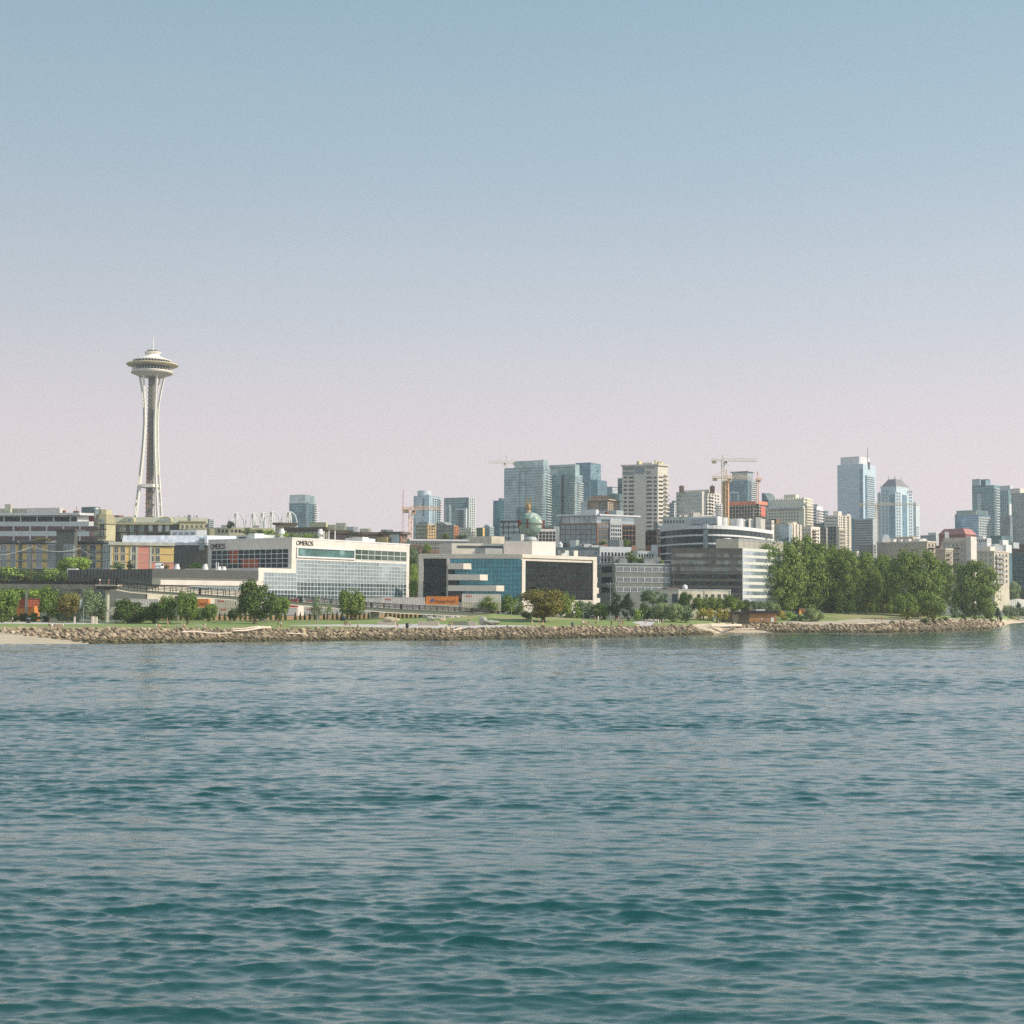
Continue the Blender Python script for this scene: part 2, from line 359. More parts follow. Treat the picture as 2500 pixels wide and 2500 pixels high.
def rrot(): return (rr.uniform(-.5, .5), rr.uniform(.05, .75), rr.uniform(-.9, .9))
SV = []; SF = []; off = 0
for i, (x, y, z, sz, _) in enumerate(rocks):
    k = rr.randrange(14); eu = rrot()
    if i < 300:
        o = link('boulder', protos[k], None, (x, y, z)); o.rotation_euler = eu; o.scale = (sz, sz, sz*.95)
        tag(o, 'angular tan boulder lying in the rock bank along the water', 'boulder', 'boulders of the shore rock bank')
    else:
        from mathutils import Euler
        Rm = np.array(Euler(eu).to_matrix())*sz; a, fs = pv[k]
        SV.append(a@Rm.T+np.array([x, y, z])); SF += [tuple(q+off for q in f_) for f_ in fs]; off += len(a)
me = bpy.data.meshes.new('riprap'); me.from_pydata(np.concatenate(SV).tolist(), [], SF); me.materials.append(rm)
tag(link('riprap', me), 'loose tan riprap stones filling the shore bank', 'stones', None, 'stuff')

# ---------------------------------------------------------------- haze over the harbour and city
mb = MB(); mb.box((0, 0, 130), (9200, 9200, 270)); hz = link('haze', mb.mesh('haze', None)); hm = bpy.data.materials.new('haze'); hm.use_nodes = True; nt = hm.node_tree
for n_ in list(nt.nodes): nt.nodes.remove(n_)
ou = nt.nodes.new('ShaderNodeOutputMaterial'); pv_ = nt.nodes.new('ShaderNodeVolumePrincipled'); pv_.inputs['Color'].default_value = (.88, .9, .92, 1); pv_.inputs['Density'].default_value = HAZE; pv_.inputs['Anisotropy'].default_value = .0
nt.links.new(pv_.outputs[0], ou.inputs['Volume']); hz.data.materials.append(hm); tag(hz, 'thin pale haze over the harbour and city', None, None, 'stuff')
# ---------------------------------------------------------------- trees
def crown_mesh(seed, n, size, lobes, squash=1.0, kind='round'):
    r = np.random.default_rng(seed); pts = []; nrm = []
    C = []
    for i in range(lobes):
        d = r.normal(size=3); d /= np.linalg.norm(d); d *= r.uniform(.5, .8) if i > lobes*.2 else r.uniform(.1, .45)
        rad = r.uniform(.2, .36) if lobes > 16 else r.uniform(.26, .42)
        if lobes > 40: rad *= r.uniform(.5, .85); d *= .94
        if kind == 'tall': d[2] *= 1.15; rad *= .85
        if kind == 'thin': rad *= .75
        if kind == 'pine': d[:2] *= np.clip(.95-d[2], .15, 1.4)*.75; rad *= .8
        C.append((d, rad))
    tot = sum(c[1]**2 for c in C)
    for d, rad in C:
        m = max(6, int(n*rad**2/tot))
        v = r.normal(size=(m, 3)); v /= np.linalg.norm(v, axis=1)[:, None]
        rr_ = rad*(1-.6*r.random(m)**2.6)
        p = d+v*rr_[:, None]*np.array([1, 1, .85]); pts.append(p); nrm.append(v*.95+r.normal(size=(m, 3))*.38+np.array([0, 0, .3]))
    m = int(n*.14); v = r.normal(size=(m, 3)); v /= np.linalg.norm(v, axis=1)[:, None]; pts.append(v*(.95*r.random(m)**.4)[:, None]); nrm.append(v+r.normal(size=(m, 3))*.4)
    p = np.concatenate(pts); nn = np.concatenate(nrm)
    if kind == 'cone':
        m = n; z = 1-2*r.random(m)**.75; z = np.clip(z, -1, 1); h = (z+1)/2
        rad = np.minimum((1-h)**.8*1.05+.03, .3+h*3.2)*r.uniform(.72, 1.03, m); t = r.uniform(0, 6.283, m)
        p = np.stack([rad*np.cos(t), rad*np.sin(t), z], 1); nn = np.stack([np.cos(t), np.sin(t), .4+0*t], 1)+r.normal(size=(m, 3))*.35
    else:
        q = np.linalg.norm(p/np.array([1.0, 1.0, 1.0]), axis=1); k = q < 1.06; p = p[k]; nn = nn[k]
        p[:, 0] /= np.percentile(np.abs(p[:, 0]), 99); p[:, 1] /= np.percentile(np.abs(p[:, 1]), 99); p[:, 2] -= (np.percentile(p[:, 2], .5)+np.percentile(p[:, 2], 99.5))/2; p[:, 2] /= np.percentile(np.abs(p[:, 2]), 99)
    nn /= np.linalg.norm(nn, axis=1)[:, None]; m = len(p)
    a = np.cross(nn, r.normal(size=(m, 3))); a /= np.linalg.norm(a, axis=1)[:, None]; b = np.cross(nn, a)
    s = size*r.uniform(.55, 1.35, m)[:, None]
    V = np.stack([p+a*s, p+b*s*.62, p-a*s, p-b*s*.62], 1).reshape(-1, 3)
    me = bpy.data.meshes.new('crown'); me.vertices.add(len(V)); me.vertices.foreach_set('co', V.ravel())
    me.loops.add(4*m); me.loops.foreach_set('vertex_index', np.arange(4*m, dtype=np.int32)); me.polygons.add(m)
    me.polygons.foreach_set('loop_start', np.arange(0, 4*m, 4, dtype=np.int32)); me.polygons.foreach_set('loop_total', np.full(m, 4, np.int32))
    me.update(calc_edges=True); return me
def FM(name, a, b): return M('leaf_'+name, a, .75, rgb2=b, scale=.3, island=.46, spec=.2, trans=.14)
LM = {'green': FM('green', (92, 114, 48), (124, 144, 66)), 'dark': FM('dark', (68, 88, 38), (96, 112, 50)), 'lime': FM('lime', (134, 160, 62), (162, 182, 86)),
 'olive': FM('olive', (120, 116, 52), (148, 128, 60)), 'willow': FM('willow', (124, 140, 92), (152, 164, 108)), 'grey': FM('greygreen', (104, 122, 84), (134, 148, 104)),
 'yellow': FM('yellow', (186, 164, 72), (160, 158, 74)), 'rust': FM('rust', (150, 122, 66), (122, 128, 66)), 'cedar': FM('cedar', (78, 90, 42), (100, 108, 54)),
 'poplar': FM('poplar', (98, 118, 48), (138, 152, 68)), 'purple': FM('purple', (112, 70, 58), (136, 92, 70)), 'pine': FM('pine', (52, 70, 42), (72, 88, 52))}
BARK = M('bark', (108, 92, 74), .95, .2, 1.5); PALEBARK = M('pale_bark', (168, 152, 132), .95, .2, 1.5)
CR = {'round': [crown_mesh(i, 5600, .066, 26) for i in range(4)], 'big': [crown_mesh(20+i, 26000, .034, 95, kind='tall') for i in range(3)],
 'thin': [crown_mesh(40+i, 900, .07, 12, kind='thin') for i in range(2)], 'shrub': [crown_mesh(50+i, 1500, .1, 11) for i in range(3)],
 'cone': [crown_mesh(60+i, 1300, .1, 1, kind='cone') for i in range(2)], 'pine': [crown_mesh(70+i, 4200, .06, 20, kind='pine') for i in range(2)],
 'wide': [crown_mesh(80, 12000, .05, 34)]}
def trunk_mesh(seed, nl=7, lean=.03):
    r = random.Random(seed); mb = MB()      # unit: crown radius 1 centred at z=0; trunk from z=-B (set by the caller by scaling) to 0.5
    return r
def tree(x0, x1, y0, y1, py, kind, mat, label, Y=None, name='tree', cat='tree', group=None, bark=BARK, depth=None, tr=.05, seed=0):
    pm = (x0+x1)/2
    if Y is None: g = ground(pm, py)
    else:
        q = P(pm, (y0+y1)/2, Y); g = Vector((q.x, Y, H(q.x, Y)))
    c = P(pm, (y0+y1)/2, g.y); hb = (y1-y0)*g.y/F
    if Y is not None and Y >= 500 and c.z-hb/2-g.z > 7: g.z = c.z-hb/2-.9      # planted on a roof or terrace
    w = (x1-x0)*g.y/F/2; h = (y1-y0)*g.y/F/2; d = w if depth is None else w*depth
    t = root(name, label, cat, g, group)
    ms = CR[kind]; sd = int(pm*7+seed); me = ms[sd % len(ms)]
    o = link('crown', me, t, (0, 0, c.z-g.z))
    if not me.materials: me.materials.append(LM[mat])
    o.material_slots[0].link = 'OBJECT'; o.material_slots[0].material = LM[mat]
    o.scale = (w, d, h); o.rotation_euler[2] = 0 if kind == 'wide' else (sd % 4)*math.pi/2
    if abs(math.sin(o.rotation_euler[2])) > .5: o.scale = (d, w, h)
    if kind == 'cone': return t
    r = random.Random(sd); mb = MB(); zc = c.z-g.z; rad = max(tr*w*1.7, .09); top = zc+h*.35
    base = Vector(g); pts = [base+Vector((0, 0, -.3))]
    for i in range(1, 6):
        f_ = i/5; pts.append(base+Vector((r.uniform(-1, 1)*w*.05*f_, r.uniform(-1, 1)*w*.05*f_, top*f_)))
    mb.path(pts, [rad*1.35]+[rad*(1.05-.16*i) for i in range(1, 6)], 7)
    z0 = max(.25*zc, zc-h*.75)
    for i in range(9 if kind == 'big' else 6):
        a = r.uniform(0, 6.28); zz = r.uniform(z0, top*.85); ln = r.uniform(.4, .8)
        s = base+Vector((0, 0, zz)); e_ = Vector((g.x+math.cos(a)*w*ln, g.y+math.sin(a)*d*ln, g.z+zz+h*r.uniform(.2, .6)))
        mid = (s+e_)/2+Vector((0, 0, -h*.06)); mb.path([s, mid, e_], [rad*.5, rad*.33, rad*.12], 5)
    part('trunk', mb, bark, t); return t
T_ = tree
# left park trees
T_(-30, 44, 1437, 1512, 1519, 'round', 'green', 'leafy green park tree cut by the left edge of the picture', Y=415)
T_(20, 116, 1430, 1464, 1515, 'round', 'lime', 'pale green tree behind the red roofed hut, below the footbridge', Y=470)
T_(92, 152, 1431, 1505, 1520, 'round', 'green', 'full green tree just right of the orange and red hut', Y=425)
T_(140, 194, 1447, 1505, 1521, 'round', 'rust', 'green tree tinged orange between the hut and the bridge column', Y=418)
T_(195, 256, 1439, 1508, 1522, 'round', 'grey', 'grey green tree left of the tall round bridge column', Y=412, bark=PALEBARK)
T_(272, 358, 1463, 1521, 1521, 'round', 'dark', 'broad dark bush-like tree right of the tall bridge column', seed=1)
T_(356, 398, 1470, 1522, 1522, 'round', 'dark', 'narrow dark tree between the broad dark tree and the benches', seed=2)
T_(386, 436, 1455, 1515, 1523, 'round', 'green', 'dark green round tree left of the first park bench', seed=3)
T_(433, 482, 1444, 1512, 1524, 'round', 'green', 'dark green tree with a thin straight trunk above the park benches', seed=1)
T_(492, 530, 1475, 1516, 1517, 'round', 'green', 'small light green tree beside the orange container by the hedge', Y=432)
T_(576, 668, 1417, 1510, 1523, 'round', 'dark', 'large dense green tree standing alone on the lawn, tallest left of centre', tr=.04)
T_(655, 706, 1457, 1508, 1518, 'round', 'green', 'open dark tree close to the right of the large lawn tree', seed=2)
T_(756, 793, 1452, 1509, 1520, 'thin', 'grey', 'thin airy young tree with sparse pale leaves before the glass office', bark=PALEBARK)
T_(790, 812, 1470, 1500, 1518, 'thin', 'willow', 'almost bare sapling among the hedge cones', bark=PALEBARK)
T_(828, 891, 1442, 1504, 1513, 'round', 'poplar', 'round bright green tree in front of the footbridge ramp', seed=3)
# behind the bridge
T_(140, 218, 1360, 1400, 1440, 'round', 'lime', 'bright lime tree in front of the yellow and grey apartments', Y=560)
T_(-20, 55, 1384, 1420, 1440, 'shrub', 'lime', 'pale shrubby tree behind the high bridge fence at far left', Y=540)
T_(270, 305, 1372, 1392, 1400, 'shrub', 'grey', 'small shrub at the foot of the yellow apartments', Y=590, name='shrub', cat='shrub')
T_(308, 326, 1368, 1392, 1400, 'pine', 'pine', 'small dark conifer by the pink panel of the yellow apartments', Y=590)
T_(398, 414, 1378, 1390, 1400, 'shrub', 'rust', 'rusty shrub beside the parked white car', Y=590, name='shrub', cat='shrub')
T_(463, 496, 1373, 1390, 1400, 'shrub', 'lime', 'yellow green shrub below the dark sheeted wall', Y=560, name='shrub', cat='shrub')
for i, (a, b, c, d, m, l) in enumerate([(588, 622, 1288, 1306, 'willow', 'grey green hillside tree left of the white arches base'), (612, 648, 1290, 1307, 'grey', 'dull green hillside tree under the white arches'),
   (640, 680, 1292, 1308, 'lime', 'yellow green hillside tree right of the white arches base'), (552, 572, 1272, 1290, 'pine', 'spindly dark tree sticking up left of the white arches')]):
    T_(a, b, c, d, 1310, 'shrub', m, l, Y=760)
T_(998, 1026, 1338, 1392, 1460, 'round', 'grey', 'upper grey green tree in the gap between the two glass offices', Y=585)
T_(1000, 1024, 1378, 1466, 1466, 'round', 'lime', 'tall yellow green tree filling the gap between the two glass offices', Y=545)
T_(1030, 1054, 1326, 1352, 1360, 'pine', 'poplar', 'pointed green tree on the roof line left of the teal glass office', Y=600)
T_(1078, 1097, 1302, 1316, 1320, 'shrub', 'poplar', 'small round tree below the grey gabled apartments', Y=820)
T_(1108, 1145, 1304, 1316, 1320, 'shrub', 'grey', 'low row of bushes below the orange ended apartments', Y=820, name='shrub', cat='shrub')
# middle park
T_(1096, 1138, 1452, 1466, 1470, 'shrub', 'purple', 'left brownish red bush above the train containers', Y=505, name='shrub', cat='shrub')
T_(1142, 1182, 1453, 1466, 1470, 'shrub', 'purple', 'right brownish red bush above the train containers', Y=505, name='shrub', cat='shrub')
T_(1171, 1223, 1453, 1499, 1499, 'round', 'poplar', 'green tree standing at the foot of the ramp on the mound', Y=478, seed=1)
T_(1220, 1276, 1454, 1502, 1502, 'round', 'green', 'full green tree between the ramp foot and the olive tree', Y=482, seed=2)
T_(1274, 1380, 1440, 1506, 1518, 'wide', 'olive', 'wide domed olive and orange leaved tree on the lawn', tr=.05)
T_(1270, 1300, 1490, 1512, 1514, 'shrub', 'dark', 'dark shrub hugging the left foot of the olive tree', Y=450, name='shrub', cat='shrub')
T_(1362, 1412, 1448, 1511, 1512, 'round', 'poplar', 'bright green tree right of the olive tree', Y=478, seed=1)
T_(1396, 1424, 1488, 1512, 1513, 'shrub', 'lime', 'light bush behind the small park sign', Y=482, name='shrub', cat='shrub')
T_(1410, 1454, 1467, 1513, 1514, 'round', 'grey', 'grey green tree left of the pair of dark pines', Y=484, seed=3)
T_(1448, 1492, 1474, 1514, 1514, 'round', 'green', 'rounded green tree just before the dark pines', Y=482, seed=2)
T_(1484, 1522, 1446, 1506, 1513, 'pine', 'pine', 'left one of two dark pines before the grey office', Y=480)
T_(1514, 1550, 1449, 1506, 1513, 'pine', 'pine', 'right one of two dark pines before the grey office', Y=480)
T_(1542, 1572, 1485, 1512, 1513, 'shrub', 'lime', 'light green bush right of the dark pines', Y=486, name='shrub', cat='shrub')
T_(1560, 1588, 1472, 1512, 1512, 'round', 'dark', 'dark narrow tree between the light bush and the willows', Y=490)
T_(1580, 1612, 1482, 1511, 1512, 'round', 'poplar', 'green bushy tree left of the grey willows', Y=495)
T_(1562, 1625, 1441, 1473, 1480, 'round', 'grey', 'dull green tree in front of the low beige building, left end', Y=510)
T_(1655, 1700, 1446, 1495, 1500, 'round', 'dark', 'dark tree rising before the low beige building', Y=512)
T_(1588, 1636, 1472, 1515, 1516, 'round', 'willow', 'grey willow bush at the left end of the willow clump', Y=488, seed=1)
T_(1622, 1668, 1474, 1518, 1518, 'round', 'willow', 'grey willow bush in the middle of the willow clump', Y=486, seed=2)
T_(1652, 1698, 1478, 1517, 1518, 'round', 'grey', 'grey willow bush at the right end of the willow clump', Y=488, seed=3)
T_(1697, 1738, 1458, 1494, 1500, 'round', 'poplar', 'left bright green tree behind the golden shrubs', Y=512, seed=1)
T_(1730, 1772, 1457, 1492, 1500, 'round', 'poplar', 'middle bright green tree behind the golden shrubs', Y=512, seed=2)
T_(1764, 1814, 1453, 1492, 1500, 'round', 'poplar', 'right bright green tree behind the golden shrubs', Y=512, seed=3)
T_(1806, 1832, 1464, 1494, 1500, 'round', 'dark', 'dark shaded tree behind the left end of the stone hut', Y=552)
T_(1834, 1872, 1467, 1492, 1500, 'round', 'grey', 'soft grey green tree above the flat roof of the stone hut', Y=560)
T_(1868, 1904, 1468, 1494, 1500, 'round', 'willow', 'pale tree between the stone hut and the tall poplars', Y=562)
for a, b, l in [(1698, 1724, 'first golden shrub beside the grassy bank'), (1718, 1748, 'tallest golden shrub behind the cove beach'), (1744, 1770, 'third golden shrub behind the cove beach'), (1764, 1782, 'small golden shrub touching the stone hut')]:
    T_(a, b, 1484+(a % 3), 1511, 1512, 'shrub', 'yellow', l, Y=507, name='shrub', cat='shrub')
T_(1896, 1922, 1489, 1513, 1515, 'shrub', 'yellow', 'yellowish shrub just right of the stone hut', Y=545, name='shrub', cat='shrub')
T_(1920, 1946, 1494, 1514, 1516, 'shrub', 'lime', 'light green shrub between the stone hut and the round willow', Y=545, name='shrub', cat='shrub')
T_(1940, 1964, 1500, 1516, 1517, 'shrub', 'willow', 'low pale bush left of the round willow', Y=544, name='shrub', cat='shrub')
T_(1962, 2010, 1484, 1517, 1518, 'round', 'willow', 'small round willow tree with a thin pale stem near the shore', Y=540, bark=PALEBARK, tr=.03)
# tall poplars on the right
B_ = 'tall poplars of the right-hand grove'
for a, b, c, d, py, l, yy, dp in [(1822, 1962, 1330, 1500, 1508, 'leftmost tall poplar of the grove, beside the striped glass office', 580, .8), (1900, 2030, 1314, 1499, 1506, 'tallest broad poplar of the grove, second from its left end', 596, .8),
   (1976, 2064, 1334, 1498, 1503, 'poplar at the middle of the grove behind the tree trunks', 604, .9), (2024, 2104, 1342, 1498, 1503, 'poplar right of the grove centre with a rounded top', 596, .9),
   (2076, 2152, 1352, 1497, 1502, 'lower poplar in the dip of the grove skyline', 604, .9), (2118, 2194, 1358, 1498, 1503, 'shaded poplar behind the dip of the grove skyline', 612, .9),
   (2166, 2298, 1346, 1502, 1512, 'great spreading poplar at the right end of the grove', 590, .7), (2280, 2330, 1372, 1470, 1500, 'darker poplar standing behind the right end of the grove', 660, .9),
   (2316, 2434, 1372, 1506, 1510, 'rounded poplar standing apart at the far right', 640, .8)]:
    T_(a, b, c, d, py, 'big', 'poplar', l, Y=yy, depth=dp, group=B_, tr=.035, name='poplar_tree', seed=a)
T_(2188, 2240, 1450, 1508, 1516, 'round', 'poplar', 'smaller bright tree in front of the great spreading poplar', Y=560, seed=1)
T_(2248, 2308, 1446, 1512, 1516, 'round', 'poplar', 'bright low tree between the great poplar and the separate one', Y=572, seed=2)
T_(2240, 2268, 1476, 1508, 1512, 'shrub', 'yellow', 'yellow shrub glowing between the two bright low trees', Y=600, name='shrub', cat='shrub')
T_(2318, 2345, 1478, 1512, 1512, 'shrub', 'grey', 'dull shrub below the separate far right poplar', Y=610, name='shrub', cat='shrub')
T_(2402, 2424, 1484, 1514, 1515, 'pine', 'pine', 'small dark conifer at the foot of the separate poplar', Y=640)
T_(2426, 2446, 1484, 1516, 1516, 'pine', 'pine', 'small dark conifer left of the ribbed white wall', Y=700)
for a, b, c, d, m, l, yy in [(2416, 2462, 1424, 1474, 'willow', 'pale feathery willow left above the ribbed white wall', 905), (2452, 2490, 1420, 1470, 'willow', 'pale feathery willow above the middle of the ribbed white wall', 912),
   (2484, 2530, 1430, 1470, 'grey', 'pale willow at the right picture edge above the wall', 920), (2444, 2486, 1478, 1508, 'grey', 'grey green bush below the ribbed white wall', 868), (2478, 2530, 1482, 1506, 'willow', 'grey green bush at the right edge below the wall', 880),
   (2442, 2468, 1502, 1518, 'green', 'low green bush beside the gravel spit', 850)]:
    T_(a, b, c, d, 1510, 'round', m, l, Y=yy, name='willow_tree' if 'willow' in l else 'shrub', cat='tree' if 'willow' in l else 'shrub', bark=PALEBARK)
T_(2478, 2494, 1470, 1490, 1500, 'pine', 'pine', 'tiny dark conifer in front of the ribbed white wall', Y=872)
for a, b, c, d, l in [(2246, 2270, 1510, 1523, 'dark low shrub at the top of the right rock bank'), (2272, 2286, 1511, 1522, 'small green shrub right of the dark low shrub'), (2288, 2300, 1509, 1518, 'light green shrub on the bank near the sitting people'),
   (2300, 2316, 1506, 1515, 'shrub on the bank below the two bright trees'), (2346, 2360, 1498, 1514, 'upright green shrub on the bank below the separate poplar'), (2374, 2388, 1503, 1514, 'round bright shrub on the bank near the point'), (2412, 2428, 1510, 1519, 'grey green shrub low on the point'),
   (2172, 2184, 1514, 1524, 'weedy green tuft at the top of the right rock bank'), (1366-80, 1402-80, 1501, 1506, 'low shrub on the mound beside the olive tree')]:
    g = ground((a+b)/2, d)
    T_(a, b, c, d, d, 'shrub', 'green' if 'bright' in l or 'light' in l else 'dark', l, Y=g.y, name='shrub', cat='shrub')
# trees among the city blocks
for a, b, c, d, m, k, l, yy in [(1518, 1542, 1317, 1340, 'poplar', 'round', 'leafy street tree before the brick and glass apartments', 690), (1524, 1558, 1345, 1376, 'poplar', 'pine', 'pointed tree above the grey office roof, left', 585),
   (1556, 1586, 1360, 1378, 'lime', 'round', 'round light tree above the grey office roof', 585), (1605, 1622, 1366, 1380, 'lime', 'shrub', 'small tree left of the dark banded office', 575), (1460, 1482, 1318, 1332, 'willow', 'shrub', 'bush at the foot of the brick and glass apartments', 690),
   (1836, 1866, 1258, 1268, 'green', 'shrub', 'planted bush on the terrace below the building site', 700), (1064, 1072, 1275, 1282, 'green', 'shrub', 'planted bush on the grey apartment roof', 890),
   (78, 126, 1312, 1326, 'olive', 'shrub', 'tree showing over the grey and yellow apartment roof', 640)]:
    T_(a, b, c, d, d, k, m, l, Y=yy)
# conical hedge along the tracks
hx = [401, 414, 427, 441, 454, 468, 483, 496, 510, 522, 536, 549, 562, 574, 587, 599, 611, 623, 635, 648, 661, 674, 685, 697, 721, 733, 744, 756, 768, 791, 800, 812, 823, 835, 848, 857, 868, 878, 889, 900, 911, 942, 953, 963, 973, 983, 993, 1003, 1014, 1024]
proto = None
for i, x in enumerate(hx):
    yb = 1515.5-(max(0, x-640))*.013; Yh = 447+(x-400)*.03
    g = P(x, yb, Yh); g.z = H(g.x, Yh)
    top = P(x, yb-21.5-(i*37 % 5)*.6, Yh).z-g.z; w = 4.3*Yh/F
    if proto is None:
        proto = root('hedge_cone', 'clipped conical evergreen in the row along the train tracks', 'shrub', g, 'conical evergreens along the tracks')
        o = link('crown', CR['cone'][0], proto, (0, 0, top/2)); CR['cone'][0].materials.append(LM['cedar']); o.scale = (w, w, top/2)
        s = MB(); s.tube((g.x, g.y, g.z-.2), (g.x, g.y, g.z+top*.5), .09, .05); part('trunk', s, BARK, proto)
    else:
        o = dup(proto, g, i*1.3); f_ = random.uniform(.9, 1.12); o.scale = (f_, f_, random.uniform(.92, 1.08))
# low hedge and bushes left of the tall column
for a, b, c, d, m, l in [(22, 48, 1496, 1518, 'green', 'low green bush left of the dark bin'), (44, 70, 1494, 1518, 'dark', 'low dark bush behind the dark bin'), (66, 100, 1496, 1518, 'green', 'low green bush right of the dark bin'), (98, 124, 1500, 1519, 'dark', 'low dark bush before the grey bridge wall')]:
    T_(a, b, c, d, d, 'shrub', m, l, Y=430, name='shrub', cat='shrub')
# understorey filling the shade behind the poplar trunks
for i, (a, b, c, m, l) in enumerate([(1862, 1912, 1440, 'dark', 'dark understorey tree under the leftmost poplar'), (1905, 1960, 1446, 'green', 'dark understorey tree behind the orange shed walls'), (1955, 2010, 1444, 'dark', 'understorey tree behind the first pair of poplar trunks'), (2000, 2056, 1446, 'dark', 'understorey tree behind the middle poplar trunks'),
   (2046, 2102, 1448, 'green', 'understorey tree behind the third poplar trunk'), (2094, 2150, 1446, 'dark', 'understorey tree in the dip of the grove'), (2142, 2200, 1446, 'dark', 'understorey tree left of the smaller bright tree'), (2196, 2256, 1448, 'dark', 'understorey tree behind the smaller bright tree'), (2250, 2306, 1440, 'green', 'understorey tree behind the bright low tree')]):
    T_(a, b, c, 1506, 1500, 'round', m, l, Y=632, seed=i, group='understorey of the right-hand grove')
# extra park planting at the left
for a, b, c, d, m, l, yy in [(-20, 30, 1470, 1518, 'green', 'leafy bush at the left picture edge below the footbridge', 436), (118, 166, 1462, 1512, 'green', 'leafy tree filling the gap right of the orange hut', 446), (160, 206, 1470, 1514, 'grey', 'pale bushy tree before the bridge pier wall', 440), (238, 262, 1482, 1514, 'rust', 'small rusty tree left of the tall column', 436), (332, 372, 1482, 1518, 'dark', 'dark filler bush between the two dark trees', 440), (470, 500, 1482, 1516, 'green', 'light bush between the bench trees and the hedge', 446), (556, 586, 1486, 1512, 'dark', 'low dark branches at the left foot of the large lawn tree', 436)]:
    T_(a, b, c, d, d, 'round', m, l, Y=yy)

for a, b, c, d, m, l in [(-30, 30, 1386, 1426, 'lime', 'pale tree behind the high bridge fence at the left picture edge'), (40, 96, 1390, 1426, 'green', 'green tree behind the high bridge fence below the wooden pole'), (92, 146, 1388, 1426, 'lime', 'light green tree behind the bridge fence left of the bright lime tree'), (140, 172, 1394, 1424, 'green', 'small green tree at the left end of the dark bridge screen')]:
    T_(a, b, c, d, 1430, 'round', m, l, Y=545)
# ---------------------------------------------------------------- building kit
class Face:
    def __init__(s, o, u, n, ln, z0, z1): s.o = Vector((o[0], o[1])); s.u = Vector(u); s.n = Vector(n); s.len = ln; s.z0 = z0; s.z1 = z1
    def pt(s, u, z, d=0):
        p = s.o+s.u*u+s.n*d; return (p.x, p.y, z)
    def uz(s, px, py):
        r = ray(px, py); n = s.n; t = (s.o.x*n.x+s.o.y*n.y)/(r.x*n.x+r.y*n.y)
        q = Vector((r.x*t, r.y*t))-s.o; return q.dot(s.u), CAMZ+r.z*t
    def rect(s, r):
        u0, z1 = s.uz(r[0], r[1]); u1, z0 = s.uz(r[2], r[3]); return u0, u1, z0, z1
    def box(s, mb, u0, u1, z0, z1, d0, d1):
        p = s.pt; mb.hexa([p(u0, z0, d1), p(u1, z0, d1), p(u1, z0, d0), p(u0, z0, d0), p(u0, z1, d1), p(u1, z1, d1), p(u1, z1, d0), p(u0, z1, d0)])
    def pbox(s, mb, r, d0=-.1, d1=.1): s.box(mb, *s.rect(r), d0, d1)
class Blk:
    def __init__(s, xl, xm, xr, Y, a, py, aR=None, dl=22, dr=22, C=None):
        az_ = math.atan2((xr if xr else xm)-1250, F); a = math.radians(a)
        if xr is not None and xr > xm+.6:
            if aR is None: a = b = max(a, az_+math.radians(27))
            else: b = max(math.radians(aR), az_+math.radians(20))
        else: b = a if aR is None else math.radians(aR)
        C = P(xm, py, Y) if C is None else Vector(C); s.z1 = C.z; c2 = Vector((C.x, C.y)); s.C = c2
        s.dL = Vector((-math.cos(a), math.sin(a))); s.dR = Vector((math.sin(b), math.cos(b)))
        def ln(px, d, dflt):
            if px is None or abs(px-xm) < .6: return dflt
            r = ray(px, py); r = Vector((r.x, r.y)); cr = lambda p, q: p.x*q.y-p.y*q.x
            return -cr(c2, r)/cr(d, r)
        s.Ll = ln(xl, s.dL, dl); s.Rl = ln(xr, s.dR, dr)
        s.pts = [c2, c2+s.dR*s.Rl, c2+s.dR*s.Rl+s.dL*s.Ll, c2+s.dL*s.Ll]
        s.nL = Vector((-math.sin(a), -math.cos(a))); s.nR = Vector((math.cos(b), -math.sin(b)))
        s.ctr = sum(s.pts, Vector((0, 0)))/4
    def faces(s, z0):
        s.z0 = z0; s.L = Face(s.pts[3], -s.dL, s.nL, s.Ll, z0, s.z1); s.R = Face(s.pts[0], s.dR, s.nR, s.Rl, z0, s.z1)
